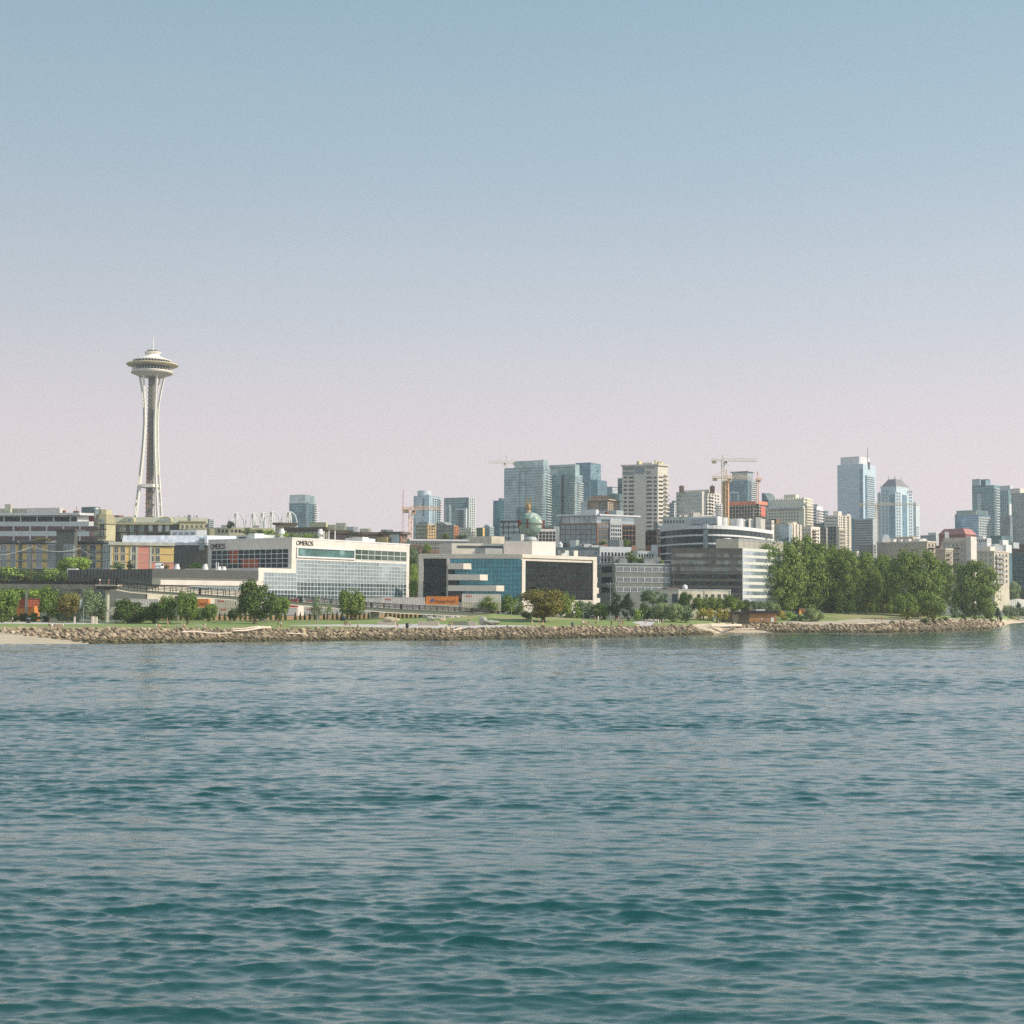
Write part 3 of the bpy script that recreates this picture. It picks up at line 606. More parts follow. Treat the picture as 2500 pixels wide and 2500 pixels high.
class Bld:
    def __init__(s, name, label, cat, xl, xm, xr, Y, a, py, wall, aR=None, dl=22, dr=22, group=None, C=None, top=.0, z0=None):
        k = Blk(xl, xm, xr, Y, a, py, aR, dl, dr, C); s.k = k
        zb = min(H(p.x, p.y) for p in k.pts)-.6 if z0 is None else z0
        k.faces(zb); s.z0 = zb; s.z1 = k.z1; s.L = k.L; s.R = k.R; s.nw = 0; s.over = MB(); s.ovm = None; s.Y = k.C.y
        s.root = root(name, label, cat, (k.ctr.x, k.ctr.y, zb), group); s.wall = wall
        mb = MB(); mb.prism(k.pts, zb, k.z1); part('wall', mb, wall, s.root)
    def part(s, name, mb, mat, label=None, smooth=False, kind=None): return part(name, mb, mat, s.root, label, smooth, kind)
    def add(s, name, xl, xm, xr, Y, py, wall, a=None, aR=None, dl=12, dr=12, z0=None, label=None):
        a = math.degrees(math.atan2(s.k.dL.y, -s.k.dL.x)) if a is None else a
        if aR is None: aR = math.degrees(math.atan2(s.k.dR.x, s.k.dR.y))
        k = Blk(xl, xm, xr, Y, a, py, aR, dl, dr); k.faces(s.z1-.3 if z0 is None else z0)
        mb = MB(); mb.prism(k.pts, k.z0, k.z1); part(name, mb, wall, s.root, label); return k
    def parapet(s, mat, h=.7, d=.25, name='parapet'):
        for f in (s.L, s.R):
            mb = MB(); f.box(mb, -d if f is s.L else d+.01, f.len+d, s.z1-h*.6, s.z1+h*.4, -.35, d); s.part(name, mb, mat)
    def wins(s, f, r, nc, nr, glass, fw=.6, fh=.6, frame=None, fm=.16, d=.05, name='window', cols=None, pan=0, skip=0, sill=None):
        u0, u1, z0, z1 = f.rect(r) if len(r) == 4 else r[1:]
        du = (u1-u0)/nc; dz = (z1-z0)/nr
        for i in range(nc):
            for j in range(nr):
                if skip and random.random() < skip: continue
                a = u0+du*(i+.5-fw/2); b = a+du*fw; c = z0+dz*(j+.5-fh/2); e = c+dz*fh
                if s.nw >= 96:
                    s.ovm = s.ovm or glass; f.box(s.over, a, b, c, e, -.3, d); continue
                s.nw += 1; mb = MB(); f.box(mb, a, b, c, e, -.3, d); w = s.part(name, mb, glass)
                if frame:
                    m2 = MB(); t = fm
                    f.box(m2, a-t, a, c-t, e+t, -.3, d+.08); f.box(m2, b, b+t, c-t, e+t, -.3, d+.08); f.box(m2, a, b, e, e+t, -.3, d+.08); f.box(m2, a, b, c-t, c, -.3, d+.1)
                    for q in range(pan):
                        x = a+(b-a)*(q+1)/(pan+1); f.box(m2, x-t*.3, x+t*.3, c, e, 0, d+.04)
                    part('frame', m2, frame, w)
    def bands(s, f, r, n, mat, frac=.45, d=.05, name='window_band', off=.5):
        u0, u1, z0, z1 = f.rect(r) if len(r) == 4 else r[1:]
        dz = (z1-z0)/n
        for j in range(n):
            mb = MB(); c = z0+dz*(j+off-frac/2); f.box(mb, u0, u1, c, c+dz*frac, -.3, d); s.part(name, mb, mat)
    def piers(s, f, r, n, mat, frac=.3, d=.12, name='pier'):
        u0, u1, z0, z1 = f.rect(r) if len(r) == 4 else r[1:]
        du = (u1-u0)/n
        for j in range(n):
            mb = MB(); c = u0+du*(j+.5-frac/2); f.box(mb, c, c+du*frac, z0, z1, -.3, d); s.part(name, mb, mat)
    def curtain(s, f, r, nc, nr, glass, mull=None, mw=.12, tilt=.006, d=.06, md=.14, name='glass_wall', hv=(1, 1)):
        u0, u1, z0, z1 = f.rect(r) if len(r) == 4 else r[1:]
        mb = MB(); du = (u1-u0)/nc; dz = (z1-z0)/nr
        for i in range(nc):
            for j in range(nr):
                a, b, c, e = u0+du*i, u0+du*(i+1), z0+dz*j, z0+dz*(j+1); t1 = random.gauss(0, tilt); t2 = random.gauss(0, tilt)
                mb.poly([f.pt(a, c, d-t1*du/2-t2*dz/2), f.pt(b, c, d+t1*du/2-t2*dz/2), f.pt(b, e, d+t1*du/2+t2*dz/2), f.pt(a, e, d-t1*du/2+t2*dz/2)])
        w = s.part(name, mb, glass)
        if mull:
            m2 = MB()
            if hv[0]:
                for i in range(nc+1): x = u0+du*i; f.box(m2, x-mw/2, x+mw/2, z0, z1, -.05, md)
            if hv[1]:
                for j in range(nr+1): x = z0+dz*j; f.box(m2, u0, u1, x-mw/2, x+mw/2, -.05, md-.02)
            part('mullions', m2, mull, w)
        return w
    def slabs(s, f, r, n, mat, depth=1.4, th=.25, rail=None, name='balcony', rh=1.0):
        u0, u1, z0, z1 = f.rect(r) if len(r) == 4 else r[1:]
        dz = (z1-z0)/n
        for j in range(n):
            mb = MB(); c = z0+dz*j; f.box(mb, u0, u1, c, c+th, -.2, depth); o = s.part(name, mb, mat)
            if rail:
                m2 = MB(); f.box(m2, u0, u1, c+th, c+th+rh, depth-.08, depth-.02); f.box(m2, u0, u0+.06, c+th, c+th+rh, 0, depth-.08); f.box(m2, u1-.06, u1, c+th, c+th+rh, 0, depth-.08)
                part('railing', m2, rail, o)
    def roofbits(s, n, mat, seed=0, h=(1.2, 3), name='roof_unit', w=(1.5, 5)):
        r = random.Random(seed); k = s.k
        for i in range(n):
            p = k.pts[0]+k.dR*(k.Rl*r.uniform(.12, .88))+k.dL*(k.Ll*r.uniform(.12, .88)); hh = r.uniform(*h); ww = r.uniform(*w)
            mb = MB(); a = math.atan2(k.dR.y, k.dR.x); mb.box((p.x, p.y, s.z1+hh/2-.05), (ww, ww*r.uniform(.6, 1), hh), a)
            mb.box((p.x, p.y, s.z1+hh), (ww*1.08, ww*.9, .18), a); s.part(name, mb, mat)
    def done(s):
        if s.over.v: s.part('window', s.over, s.ovm, kind='stuff')
        return s
def text_mb(txt, size, depth):
    cu = bpy.data.curves.new('lettering', 'FONT'); cu.body = txt; cu.size = size; cu.extrude = depth/2; cu.align_x = 'CENTER'; cu.align_y = 'CENTER'
    o = bpy.data.objects.new('lettering', cu); COL.objects.link(o); dg = bpy.context.evaluated_depsgraph_get()
    me = bpy.data.meshes.new_from_object(o.evaluated_get(dg)); v = [tuple(x.co) for x in me.vertices]; f = [tuple(p.vertices) for p in me.polygons]
    bpy.data.objects.remove(o); bpy.data.meshes.remove(me); return v, f
def lettering(parent, f, txt, r, mat, d=.15, name='sign_lettering', label=None, depth=.12):
    u0, u1, z0, z1 = f.rect(r); v, fc = text_mb(txt, 1.0, depth)
    xs = [p[0] for p in v]; ys_ = [p[1] for p in v]; mb = MB()
    sx = (u1-u0)/(max(xs)-min(xs)); sy = (z1-z0)/(max(ys_)-min(ys_))
    for p in v: mb.v.append(f.pt(u0+(p[0]-min(xs))*sx, z0+(p[1]-min(ys_))*sy, d+p[2]))
    mb.f = fc; return part(name, mb, mat, parent, label)
# common materials
CREAM = M('cream_render', (222, 208, 192), .85, .08); WHITE = M('white_paint', (220, 214, 208), .7, .06); GREY = M('grey_render', (150, 150, 144), .85); LGREY = M('pale_grey', (188, 188, 182), .8)
DGREY = M('dark_grey', (84, 88, 86), .8); TAN = M('tan_stucco', (202, 192, 166), .88); BEIGE = M('beige_concrete', (212, 198, 174), .88); BRICK = M('brick', (150, 112, 94), .9, .2, .8)
BROWN = M('brown_wall', (120, 98, 80), .9); DARKROOF = M('dark_roof', (86, 80, 72), .9); STEEL = M('dark_bronze', (46, 44, 42), .6, .1); CONC = M('concrete', (178, 172, 160), .9)
GDARK = G('dark', (42, 54, 52), .2); GTEAL = G('teal', (58, 128, 138), .42, island=.14, var=.1); GBLUE = G('blue', (96, 134, 146), .5); GSILV = G('silver', (164, 176, 176), .3, island=.1, var=.08)
GMID = G('mid', (104, 124, 126), .4); GGREEN = G('green', (88, 106, 84), .4, island=.15); GPALE = G('pale', (150, 172, 172), .5); WINDK = G('window', (58, 66, 66), .3); WINLT = G('window_light', (124, 136, 132), .35); ALU = M('aluminium', (206, 206, 200), .5, .05)
# ---------------------------------------------------------------- cream glass-fronted office left of centre
b = Bld('office_building', 'cream office with a silver glass front and dark rooftop lettering on two sides', 'building', 509, 713, 1000, 528, 35.7, 1313, CREAM)
f = b.R; o_ = b
k = Blk(None, 631, 713, 0, 35.7, 1386, C=(*f.pt(f.uz(631, 1386)[0], 0)[:2], f.uz(631, 1386)[1]), dl=38); k.faces(b.z0); mb = MB(); mb.prism([p+f.n*-.02 for p in k.pts], k.z0, k.z1); b.part('wing', mb, CREAM)
b.curtain(f, (645, 1397, 724, 1440), 10, 4, GSILV, ALU, .18, name='glass_wall'); b.curtain(f, (645, 1440, 724, 1470), 10, 3, GMID, ALU, .18, name='glass_wall')
b.curtain(f, (724, 1366, 991, 1427), 34, 6, GSILV, ALU, .18); b.curtain(f, (724, 1420.6, 991, 1474), 34, 5, GMID, ALU, .18)
u0, u1, z0, z1 = f.rect((726, 1338, 863, 1363)); mb = MB(); f.box(mb, u0-.5, u1+.5, z0-.6, z0, -.1, .5); f.box(mb, u0-.5, u0, z0, z1, -.1, .5); f.box(mb, u1, u1+.5, z0, z1, -.1, .5); f.box(mb, u0-.5, u1+.5, z1, z1+.4, -.1, .5); b.part('window_surround', mb, WHITE)
b.curtain(f, ('', u0, u1, z0, z1), 12, 1, G('sea', (112, 158, 148), .5, island=.06), name='ribbon_window')
b.curtain(f, (866, 1341, 992, 1371), 8, 2, GGREEN, ALU, .22, name='upper_glass')
f = b.L
b.curtain(f, (517, 1344, 704, 1386), 14, 4, GDARK, ALU, .2, tilt=.01)
for r in [(560, 1344, 583, 1364), (590, 1364, 631, 1385), (563, 1364, 580, 1376)]:
    b.curtain(f, r, 3, 2, G('orange', (150, 70, 34), .1), None, d=.09, name='interior_wall')  # orange panes coloured for the interior wall seen through the glass
INK = M('sign_dark', (62, 54, 50), .6)
lettering(b.root, b.L, 'OMEROS', (515, 1328, 550, 1341), INK, label='dark lettering on the shaded left side')
lettering(b.root, b.R, 'OMEROS', (723, 1319, 764, 1333), INK, label='dark lettering on the sunlit front')
b.parapet(WHITE, .5, .12)
k2 = b.add('penthouse', 577, 640, 676, 550, 1305, LGREY); mb = MB(); k2.L.pbox(mb, (583, 1311, 600, 1316)); b.part('louvre', mb, DGREY)
b.add('roof_unit', 607, 622, 645, 543, 1302, WHITE, dl=5, dr=5); b.add('penthouse', 843, 868, 916, 568, 1313, WHITE); b.add('roof_unit', 860, 885, 900, 562, 1311, WHITE)
mb = MB(); f.box
def fan(bb, px, py, Y, r=1.0, h=2.4):
    c = P(px, py, Y); mb = MB(); mb.lathe((c.x, c.y, c.z-h-.4), [(r*1.15, -1.5), (r*1.15, .4), (r*1.25, .5), (r*1.15, 1.0), (r*.8, h*.85), (r*.8, h)], 14); bb.part('exhaust_fan', mb, WHITE)
for px, py, Y in ((688, 1288, 556), (782, 1289, 568)): fan(b, px, py, Y)
mb = MB(); f.box
for px in (791, 803, 818): q = P(px, 1296, 556); mb.tube((q.x, q.y, b.z1-.2), (q.x, q.y, q.z), .22, k=8)
b.part('vent_pipe', mb, WHITE); b.done()
for i, (x0, x1) in enumerate([(676, 706), (704, 738), (736, 770), (764, 792)]):
    T_(x0, x1, 1302, 1313, 1313, 'shrub', ('lime', 'willow')[i % 2], ['leftmost', 'second', 'third', 'rightmost'][i]+' clump of the planted roof garden above the silver glass front', Y=556+i*4, name='roof_shrub', cat='shrub', depth=.6)
# low dark ribbed wing
RIB = M('ribbed_metal', (114, 110, 100), .7, .12, 2.0, stretch=(.2, .2, 3))
w = Bld('low_building', 'long low dark ribbed warehouse with a white base band left of the glass office', 'building', None, 365, 632, 490, 74, 1388, RIB, aR=52.5, dl=30)
mb = MB(); w.R.pbox(mb, (360, 1415, 632, 1431), -.1, .3); w.part('fascia', mb, CREAM); mb = MB(); w.R.pbox(mb, (360, 1431, 632, 1475), -.1, .08); w.part('lower_wall', mb, BEIGE)
w.curtain(w.R, (465, 1432, 590, 1441), 22, 1, GMID, ALU, .12, d=.12, md=.2, name='window_band'); mb = MB()
for j in range(14): z = w.R.uz(500, 1392)[1]-j*.21; w.R.box(mb, 0, w.R.len, z-.04, z+.04, -.05, .06)
w.part('ribs', mb, DGREY)
for px, Y in ((432, 505), (501, 513), (534, 517), (546, 519)): fan(w, px, 1374 if px < 520 else 1380, Y, .95, 2.6)
mb = MB()
for px in (528, 533): q = P(px, 1373, 513); mb.tube((q.x, q.y, w.z1-.2), (q.x, q.y, q.z), .16, k=8)
w.part('vent_pipe', mb, WHITE); w.done(); WING = w
# ---------------------------------------------------------------- teal glass office with the globe
PIC = M('cream_panel', (216, 202, 184), .8, .07)
b = Bld('office_building', 'cream panelled office with teal glass, stepped balconies and a globe on its roof', 'building', 1023, 1272, 1453, 525, 8, 1353, PIC, aR=47)
f = b.L; RED = M('dark_red_metal', (84, 42, 36), .6)
b.curtain(f, (1033, 1364, 1091, 1470), 8, 9, G('deep', (18, 50, 46), .12), RED, .06, .012)
b.curtain(f, (1098, 1364, 1272, 1470), 18, 10, GTEAL, RED, .08, .008)
mb = MB(); f.pbox(mb, (1023, 1352, 1272, 1364), -.1, .5); f.pbox(mb, (1023, 1363, 1033, 1475), -.1, .5); f.pbox(mb, (1091, 1363, 1098, 1475), -.1, .5); b.part('frame', mb, PIC)
mb = MB()
for j in range(1, 3): f.pbox(mb, (1023, 1352+j*4, 1272, 1352.4+j*4), .48, .53)
b.part('panel_joint', mb, BROWN)
D = 3.2; kk = b.k.dR.dot(f.u)/-b.k.dR.dot(f.n)
for xa, xb, ya, yb in [(1098, 1135, 1375.5, 1390), (1098, 1175, 1402.5, 1417), (1098, 1215, 1429, 1443.5)]:
    u0, u1, z0, z1 = f.rect((xa, ya, xb, yb)); mb = MB()
    mb.prism([Vector(f.pt(u0, 0, D)[:2]), Vector(f.pt(u1, 0, D)[:2]), Vector(f.pt(u1+D*kk, 0, -.2)[:2]), Vector(f.pt(u0, 0, -.2)[:2])], z0, z1); o = b.part('balcony', mb, PIC)
    m2 = MB(); f.box(m2, u0, u0+(u1-u0)*.26, z0-3.5, z0, D-1.2, D-.3); part('balcony_shade', m2, GDARK, o)  # dark glass block stands in for the shadow under the balcony
f = b.R
b.curtain(f, (1280, 1369, 1446, 1465), 18, 9, G('mirror', (16, 40, 34), .12, .05, .5, .5, .3), RED, .06, .02)
mb = MB(); f.pbox(mb, (1272.5, 1353, 1455, 1368), -.1, .5); f.pbox(mb, (1272.5, 1367, 1280, 1478), -.1, .5); f.pbox(mb, (1446, 1368, 1455, 1478), -.1, .5); f.pbox(mb, (1280, 1465, 1446, 1478), -.1, .5); b.part('frame', mb, PIC)
for ya, yb in ((1410, 1422), (1435, 1449), (1460, 1471)):
    mb = MB(); f.pbox(mb, (1455, ya, 1456+(ya-1400)*.13, yb), -6, .3); b.part('balcony', mb, PIC)
PH = b.add('penthouse', 1230, 1299, 1356, 536, 1321, M('penthouse_wall', (222, 206, 192), .85, .06), aR=47)
mb = MB()
k3 = b.add('penthouse', 1072, 1103, 1230, 545, 1326, PIC, a=60, aR=84); k3.R.pbox(mb, (1116, 1332, 1228, 1339)); b.part('louvre_band', mb, DGREY)
b.add('roof_unit', 1160, 1185, 1232, 534, 1338, GREY, a=20, aR=60); b.add('penthouse', 1144, 1200, 1232, 565, 1309, BEIGE, a=20, aR=60); b.add('roof_unit', 1362, 1372, 1389, 548, 1343, LGREY, dl=2, dr=2); b.add('roof_unit', 1400, 1402, 1411, 546, 1344, PIC, dl=3, dr=3)
c = P(1374, 1345, 547.2); mb = MB(); mb.tube((c.x, c.y, c.z), (c.x+.3, c.y-.3, c.z), .9, k=14); b.part('fan_opening', mb, DGREY); b.done()
# globe sign
GC = P(1295.5, 1279.5, 545); GRr = 29.2/F*545
g = root('globe_sign', 'weathered green rooftop globe with red letters and a golden eagle on top', 'sign', (GC.x, GC.y, PH.z1))
mb = MB(); mb.lathe((GC.x, GC.y, GC.z), [(math.cos(t)*GRr, math.sin(t)*GRr) for t in np.linspace(-1.5, 1.5, 24)], 36)
gm = M('patina', (98, 134, 122), .7, rgb2=(158, 170, 150), scale=.5); part('globe', mb, gm, g, smooth=True)
# raised land masses
mb = MB(); r = random.Random(5)
def land(lo, la, pts):
    q = []
    for a, e_ in pts:
        l = math.radians(lo+a); t = math.radians(la+e_); q.append((GC.x+GRr*1.006*math.cos(t)*math.sin(l), GC.y-GRr*1.006*math.cos(t)*math.cos(l), GC.z+GRr*1.006*math.sin(t)))
    mb.poly(q)
def blob(lo, la, w, h):
    n = 9; ang = [2*math.pi*i/n for i in range(n)]; pts = [(math.cos(t)*w*r.uniform(.7, 1.1), math.sin(t)*h*r.uniform(.7, 1.1)) for t in ang]
    for i in range(n): land(lo, la, [(0, 0), pts[i], pts[(i+1) % n]])
for a_ in [(25, 52, 20, 14), (5, 40, 14, 12), (35, 30, 12, 12), (50, 15, 12, 10), (62, 5, 10, 10), (-30, 58, 20, 10), (60, 55, 20, 12), (75, 35, 12, 14), (50, -14, 10, 8)]: blob(*a_)
part('continents', mb, M('pale_patina', (186, 190, 172), .8, .15, .6), g)
mb = MB(); mb.lathe((GC.x, GC.y, PH.z1), [(4.2, -.05), (4.2, .35), (3.0, .4)], 24); part('base_ring', mb, STEEL, g)
mb = MB(); mb.lathe((GC.x, GC.y, PH.z1), [(2.6, .3), (2.6, 1.0), (2.3, 1.1), (2.0, 1.9)], 24); part('pedestal', mb, LGREY, g)
mb = MB(); n = 40
ring = [(GC.x+GRr*1.06*math.cos(6.2832*i/n), GC.y+GRr*1.06*math.sin(6.2832*i/n), GC.z) for i in range(n+1)]; mb.path(ring, .09, 5); part('equator_ring', mb, STEEL, g)
REDL = M('letter_red', (122, 44, 36), .6); EDGE = M('letter_edge', (150, 118, 84), .6)
def globe_letter(ch, lon, size, mat, name='letter', rad=1.12, wid=.62, z=0):
    v, fc = text_mb(ch, 1.0, .16); xs = [p[0] for p in v]; ys_ = [p[1] for p in v]; cx_ = (max(xs)+min(xs))/2; cy_ = (max(ys_)+min(ys_))/2; h = max(ys_)-min(ys_)
    l = math.radians(lon); rt = Vector((math.cos(l), math.sin(l), 0)); out = Vector((math.sin(l), -math.cos(l), 0)); c0 = GC+out*(GRr*rad); mb = MB()
    for p in v: mb.v.append(tuple(c0+rt*((p[0]-cx_)*size/h*wid*1.25)+Vector((0, 0, (p[1]-cy_)*size/h+z))+out*(p[2]*size)))
    mb.f = fc; return part(name, mb, mat, g)
for ch, lo in (('P', -58), ('I', -14), ('P', 87), ('I', 120)):
    # slab serif pieces make the capitals read like the sign
    globe_letter(ch, lo, 3.0, REDL, rad=1.14 if ch == 'I' else 1.12)
l = math.radians(-14); rt = Vector((math.cos(l), math.sin(l), 0)); out = Vector((math.sin(l), -math.cos(l), 0)); c0 = GC+out*(GRr*1.14); mb = MB()
for dz in (-1.4, 1.4): mb.box(c0+Vector((0, 0, dz)), (1.15, .5, .28), l)
part('serif', mb, REDL, g)
for i, ch in enumerate("IT'S IN THE"):
    if ch != ' ': globe_letter(ch, 8+i*7.2, .62, EDGE, 'small_letter', 1.1, .8)
GOLD = M('gold_leaf', (172, 142, 100), .5, .15, metal=.3)
et = P(1291, 1247.5, 545)
mb = MB(); mb.lathe((et.x, et.y, GC.z+GRr-.15), [(.8, 0), (.8, .5), (.6, .65), (.75, 1.0)], 10); part('eagle_base', mb, M('gilt_base', (216, 176, 140), .5), g)
mb = MB(); mb.lathe((et.x, et.y, et.z), [(.25, -.2), (.55, .5), (.75, 1.3), (.62, 2.0), (.34, 2.4), (.3, 2.75), (.12, 2.95)], 10); mb.box((et.x-.1, et.y-.38, et.z+2.6), (.18, .4, .14)); eg = part('eagle', mb, GOLD, g, smooth=True)
for sgn in (-1, 1):
    mb = MB(); wpts = [(.3, .4), (.95, .9), (1.1, 2.2), (.95, 3.6), (.72, 5.0), (.5, 5.9), (.36, 5.6), (.45, 4.4), (.38, 3.0), (.25, 2.0)]
    fr = [(et.x+sgn*a*.92+(-.1 if sgn < 0 else .05), et.y-.1, et.z+z_) for a, z_ in wpts]; bk = [(p[0], p[1]+.35, p[2]) for p in fr]
    n = len(fr); mb.v = fr+bk; mb.f = [tuple(range(n)), tuple(range(2*n-1, n-1, -1))]+[(i, (i+1) % n, n+(i+1) % n, n+i) for i in range(n)]; part('wing', mb, GOLD, eg)
# ---------------------------------------------------------------- striped silver and dark mirrored office
STR = M('striped_panel', (206, 202, 188), .7, .05)
b = Bld('office_building', 'mirrored office with a dark banded front and a silver striped side by the poplars', 'building', 1639, 1812, 1912, 560, 4, 1338.5, M('bronze_panel', (94, 90, 80), .6, .1), aR=42)
MIR = G('mirror_band', (96, 106, 98), .55, .04, .35, .4, .15)
f = b.L; u0, u1, z0, z1 = f.rect((1639, 1345, 1812, 1465)); nf = 7; dz = (z1-z0)/nf
for j in range(nf): b.curtain(f, ('', u0, u1, z0+dz*(j+.1), z0+dz*(j+.66)), 16, 1, MIR if j > 3 else GDARK, None, tilt=.03, name='window_band')
f = b.R; u0, u1, z0, z1 = f.rect((1813, 1338, 1910, 1470)); nf = 8; dz = (z1-z0)/nf
for j in range(nf):
    b.curtain(f, ('', 0.1, u1, z0+dz*(j+.02), z0+dz*(j+.55)), 12, 1, G('skyband', (178, 190, 198), .6, island=.08), None, tilt=.006, name='window_band')
    mb = MB(); f.box(mb, .1, u1, z0+dz*(j+.56), z0+dz*(j+1.0), -.1, .12); b.part('spandrel', mb, STR)
k = b.add('penthouse', 1748, 1803, 1912, 566, 1315.5, M('taupe_panel', (170, 162, 144), .7, .06), z0=b.z1-.4); mb = MB()
for i in range(1, 8): k.R.pbox(mb, (1803+i*13, 1316, 1803.5+i*13, 1340), -.1, .06)
k.R.pbox(mb, (1803, 1320.5, 1908, 1321.1), -.1, .05); b.part('panel_joint', mb, GREY)
b.add('roof_screen', 1768, 1776, 1785, 570, 1313.5, WHITE, dl=3, dr=3, z0=k.z1-.2); b.done()
# curved banded office behind
def curved(name, label, px0, px1, pxc, Y0, curv, py_top, bands_px, wallmat, nseg=26):
    zt = P(pxc, py_top, Y0).z; pts = []
    for i in range(nseg+1):
        px = px0+(px1-px0)*i/nseg; Yq = Y0+((px-pxc)/(px1-px0))**2*curv; q = P(px, py_top, Yq); pts.append(Vector((q.x, q.y)))
    back = [pts[-1]+Vector((6, 32)), pts[0]+Vector((-4, 32))]; ctr = sum(pts, Vector((0, 0)))/len(pts)+Vector((0, 14)); zb = H(ctr.x, ctr.y)-1
    rt = root(name, label, 'building', (ctr.x, ctr.y, zb)); mb = MB(); mb.prism(pts+back, zb, zt); part('glass_wall', mb, wallmat, rt)
    return rt, pts, zt, zb
GRD = G('round', (50, 66, 66), .25, .06, .1)
rt, pts, zt, zb = curved('office_building', 'dark glass office with a curved front and white bands behind the mirrored office', 1613, 1886, 1735, 632, 150, 1282, None, GRD)
for ya, yb in ((1282, 1291), (1304, 1308.5), (1325, 1329), (1346, 1350), (1364, 1367)):
    za = P(1735, ya, 632).z; z_b = P(1735, yb, 632).z; mb = MB()
    for i in range(len(pts)-1):
        if 14 <= i < 26 and ya > 1310 and i > 16: continue
        if i == 10: continue
        p, q = pts[i], pts[i+1]; n = Vector((q.y-p.y, p.x-q.x)).normalized(); p2, q2 = p+n*.5, q+n*.5
        mb.prism([p2, q2, q-n*.2, p-n*.2], z_b, za)
    part('white_band', mb, WHITE, rt)
mb = MB()
for i in range(1, len(pts)-1):
    p = pts[i]; mb.box((p.x, p.y, (zt+zb)/2), (.12, .3, zt-zb-2))
part('mullions', mb, GDARK, rt)
i = 10; p, q = pts[10], pts[11]; n = Vector((q.y-p.y, p.x-q.x)).normalized(); mb = MB(); mb.prism([p+n*1.6, q+n*1.6, q-n, p-n], zb+2, zt-2); part('corner_bay', mb, GMID, rt)
mb = MB(); mb.prism([p+n*1.9, q+n*1.9, q-n, p-n], P(1735, 1291, 632).z, zt+.4); part('bay_cap', mb, WHITE, rt)
mb = MB(); c0 = P(1748, 1270, 650); za = P(1748, 1262, 650).z; mb.prism([Vector(P(x, 1270, Yq)[:2]) for x, Yq in ((1681, 652), (1752, 644), (1775, 662), (1700, 680))], zt-.2, za); part('penthouse', mb, WHITE, rt)
for px, Yq, rr_ in ((1764, 654, 12.5), (1798, 662, 17)):
    c = P(px, 1270, Yq); mb = MB(); mb.lathe((c.x, c.y, zt-.2), [(rr_*Yq/F, 0), (rr_*Yq/F, za-zt+.1)], 24); part('roof_drum', mb, WHITE, rt, smooth=False)
mb = MB(); u = [Vector(P(x, 1270, Yq)[:2]) for x, Yq in ((1688, 648), (1748, 641.8), (1748, 645), (1690, 652))]; mb.prism(u, zt+1, za-.8); part('louvre_screen', mb, LGREY, rt)
for x0, x1, py, m in ((1816, 1830, 1268, LGREY), (1828, 1868, 1266, CREAM), (1845, 1862, 1262, GREY)):
    c0, c1 = P(x0, py, 668), P(x1, py, 672); mb = MB(); mb.prism([Vector(c0[:2]), Vector(c1[:2]), Vector(c1[:2])+Vector((0, 7)), Vector(c0[:2])+Vector((0, 7))], zt-.3, c0.z); part('roof_unit', mb, m, rt)
# ---------------------------------------------------------------- grey three-storey office and low beige building
GO = M('grey_green_office', (136, 136, 124), .85, .07)
b = Bld('office_building', 'grey green office with three rows of white framed windows', 'building', 1455, 1501, 1642, 560, 60, 1376, GO, aR=82)
for ya, yb in ((1383.5, 1397.5), (1409, 1422.5), (1433, 1446)):
    b.wins(b.R, (1504.5, ya, 1643, yb), 8, 1, WINDK, .84, .88, ALU, .2, pan=5); b.wins(b.L, (1464, ya, 1500, yb), 1, 1, GDARK, .66, .85, DGREY, .2, pan=3)
b.parapet(LGREY, .5, .2); b.roofbits(5, GREY, 3); b.done()
b = Bld('low_building', 'low beige building with small dark windows and a satellite dish on its roof', 'building', 1596, 1656, 1784, 522, 22, 1439.5, BEIGE, aR=74)
for px in (1684, 1691+15, 1724, 1740, 1756, 1770): b.wins(b.R, (px-4, 1451, px+4, 1459), 1, 1, WINDK, 1, 1)
mb = MB(); b.L.pbox(mb, (1614, 1450, 1629, 1472)); b.L.pbox(mb, (1641, 1450, 1654, 1472)); b.part('garage_door', mb, DGREY); mb = MB()
for px in (1657, 1720, 1782): b.R.pbox(mb, (px-.6, 1440, px+.6, 1475), -.1, .25)
b.part('drainpipe', mb, CREAM); mb = MB(); c = P(1672, 1434, 530); mb.lathe((c.x, c.y, c.z-1), [(.1, -1), (.12, .1), (.9, .3), (1.0, .9), (.85, 1.6), (.3, 2)], 16); b.part('satellite_dish', mb, WHITE, smooth=True)
mb = MB(); mb.box((c.x-5, c.y+1, c.z-.9), (5, 4, 1.5), .3); mb.tube((c.x-4, c.y, c.z), (c.x-4, c.y, c.z+5), .1); b.part('roof_unit', mb, BROWN); b.parapet(LGREY, .4, .15); b.done()
# stone park hut by the cove
b = Bld('park_hut', 'flat roofed stone park hut with a brown rendered end and white arched door', 'building', 1765, 1828, 1896, 524, 6, 1495.5, M('fieldstone', (128, 112, 94), .95, rgb2=(84, 76, 66), scale=2.2), aR=84)
mb = MB(); b.R.pbox(mb, (1829, 1497, 1895.5, 1520), -.1, .05); b.part('rendered_wall', mb, M('brown_render', (166, 122, 82), .9, .12))
u0, u1, z0, z1 = b.R.rect((1882, 1506, 1889, 1519)); mb = MB(); um = (u0+u1)/2; rr_ = (u1-u0)/2
n = 10; fr = [b.R.pt(u0, z0, .12)]+[b.R.pt(um-rr_*math.cos(math.pi*i/n), z1-rr_+rr_*math.sin(math.pi*i/n), .12) for i in range(n+1)]+[b.R.pt(u1, z0, .12)]
bk = [b.R.pt(u0, z0, 0)]+[b.R.pt(um-rr_*math.cos(math.pi*i/n), z1-rr_+rr_*math.sin(math.pi*i/n), 0) for i in range(n+1)]+[b.R.pt(u1, z0, 0)]
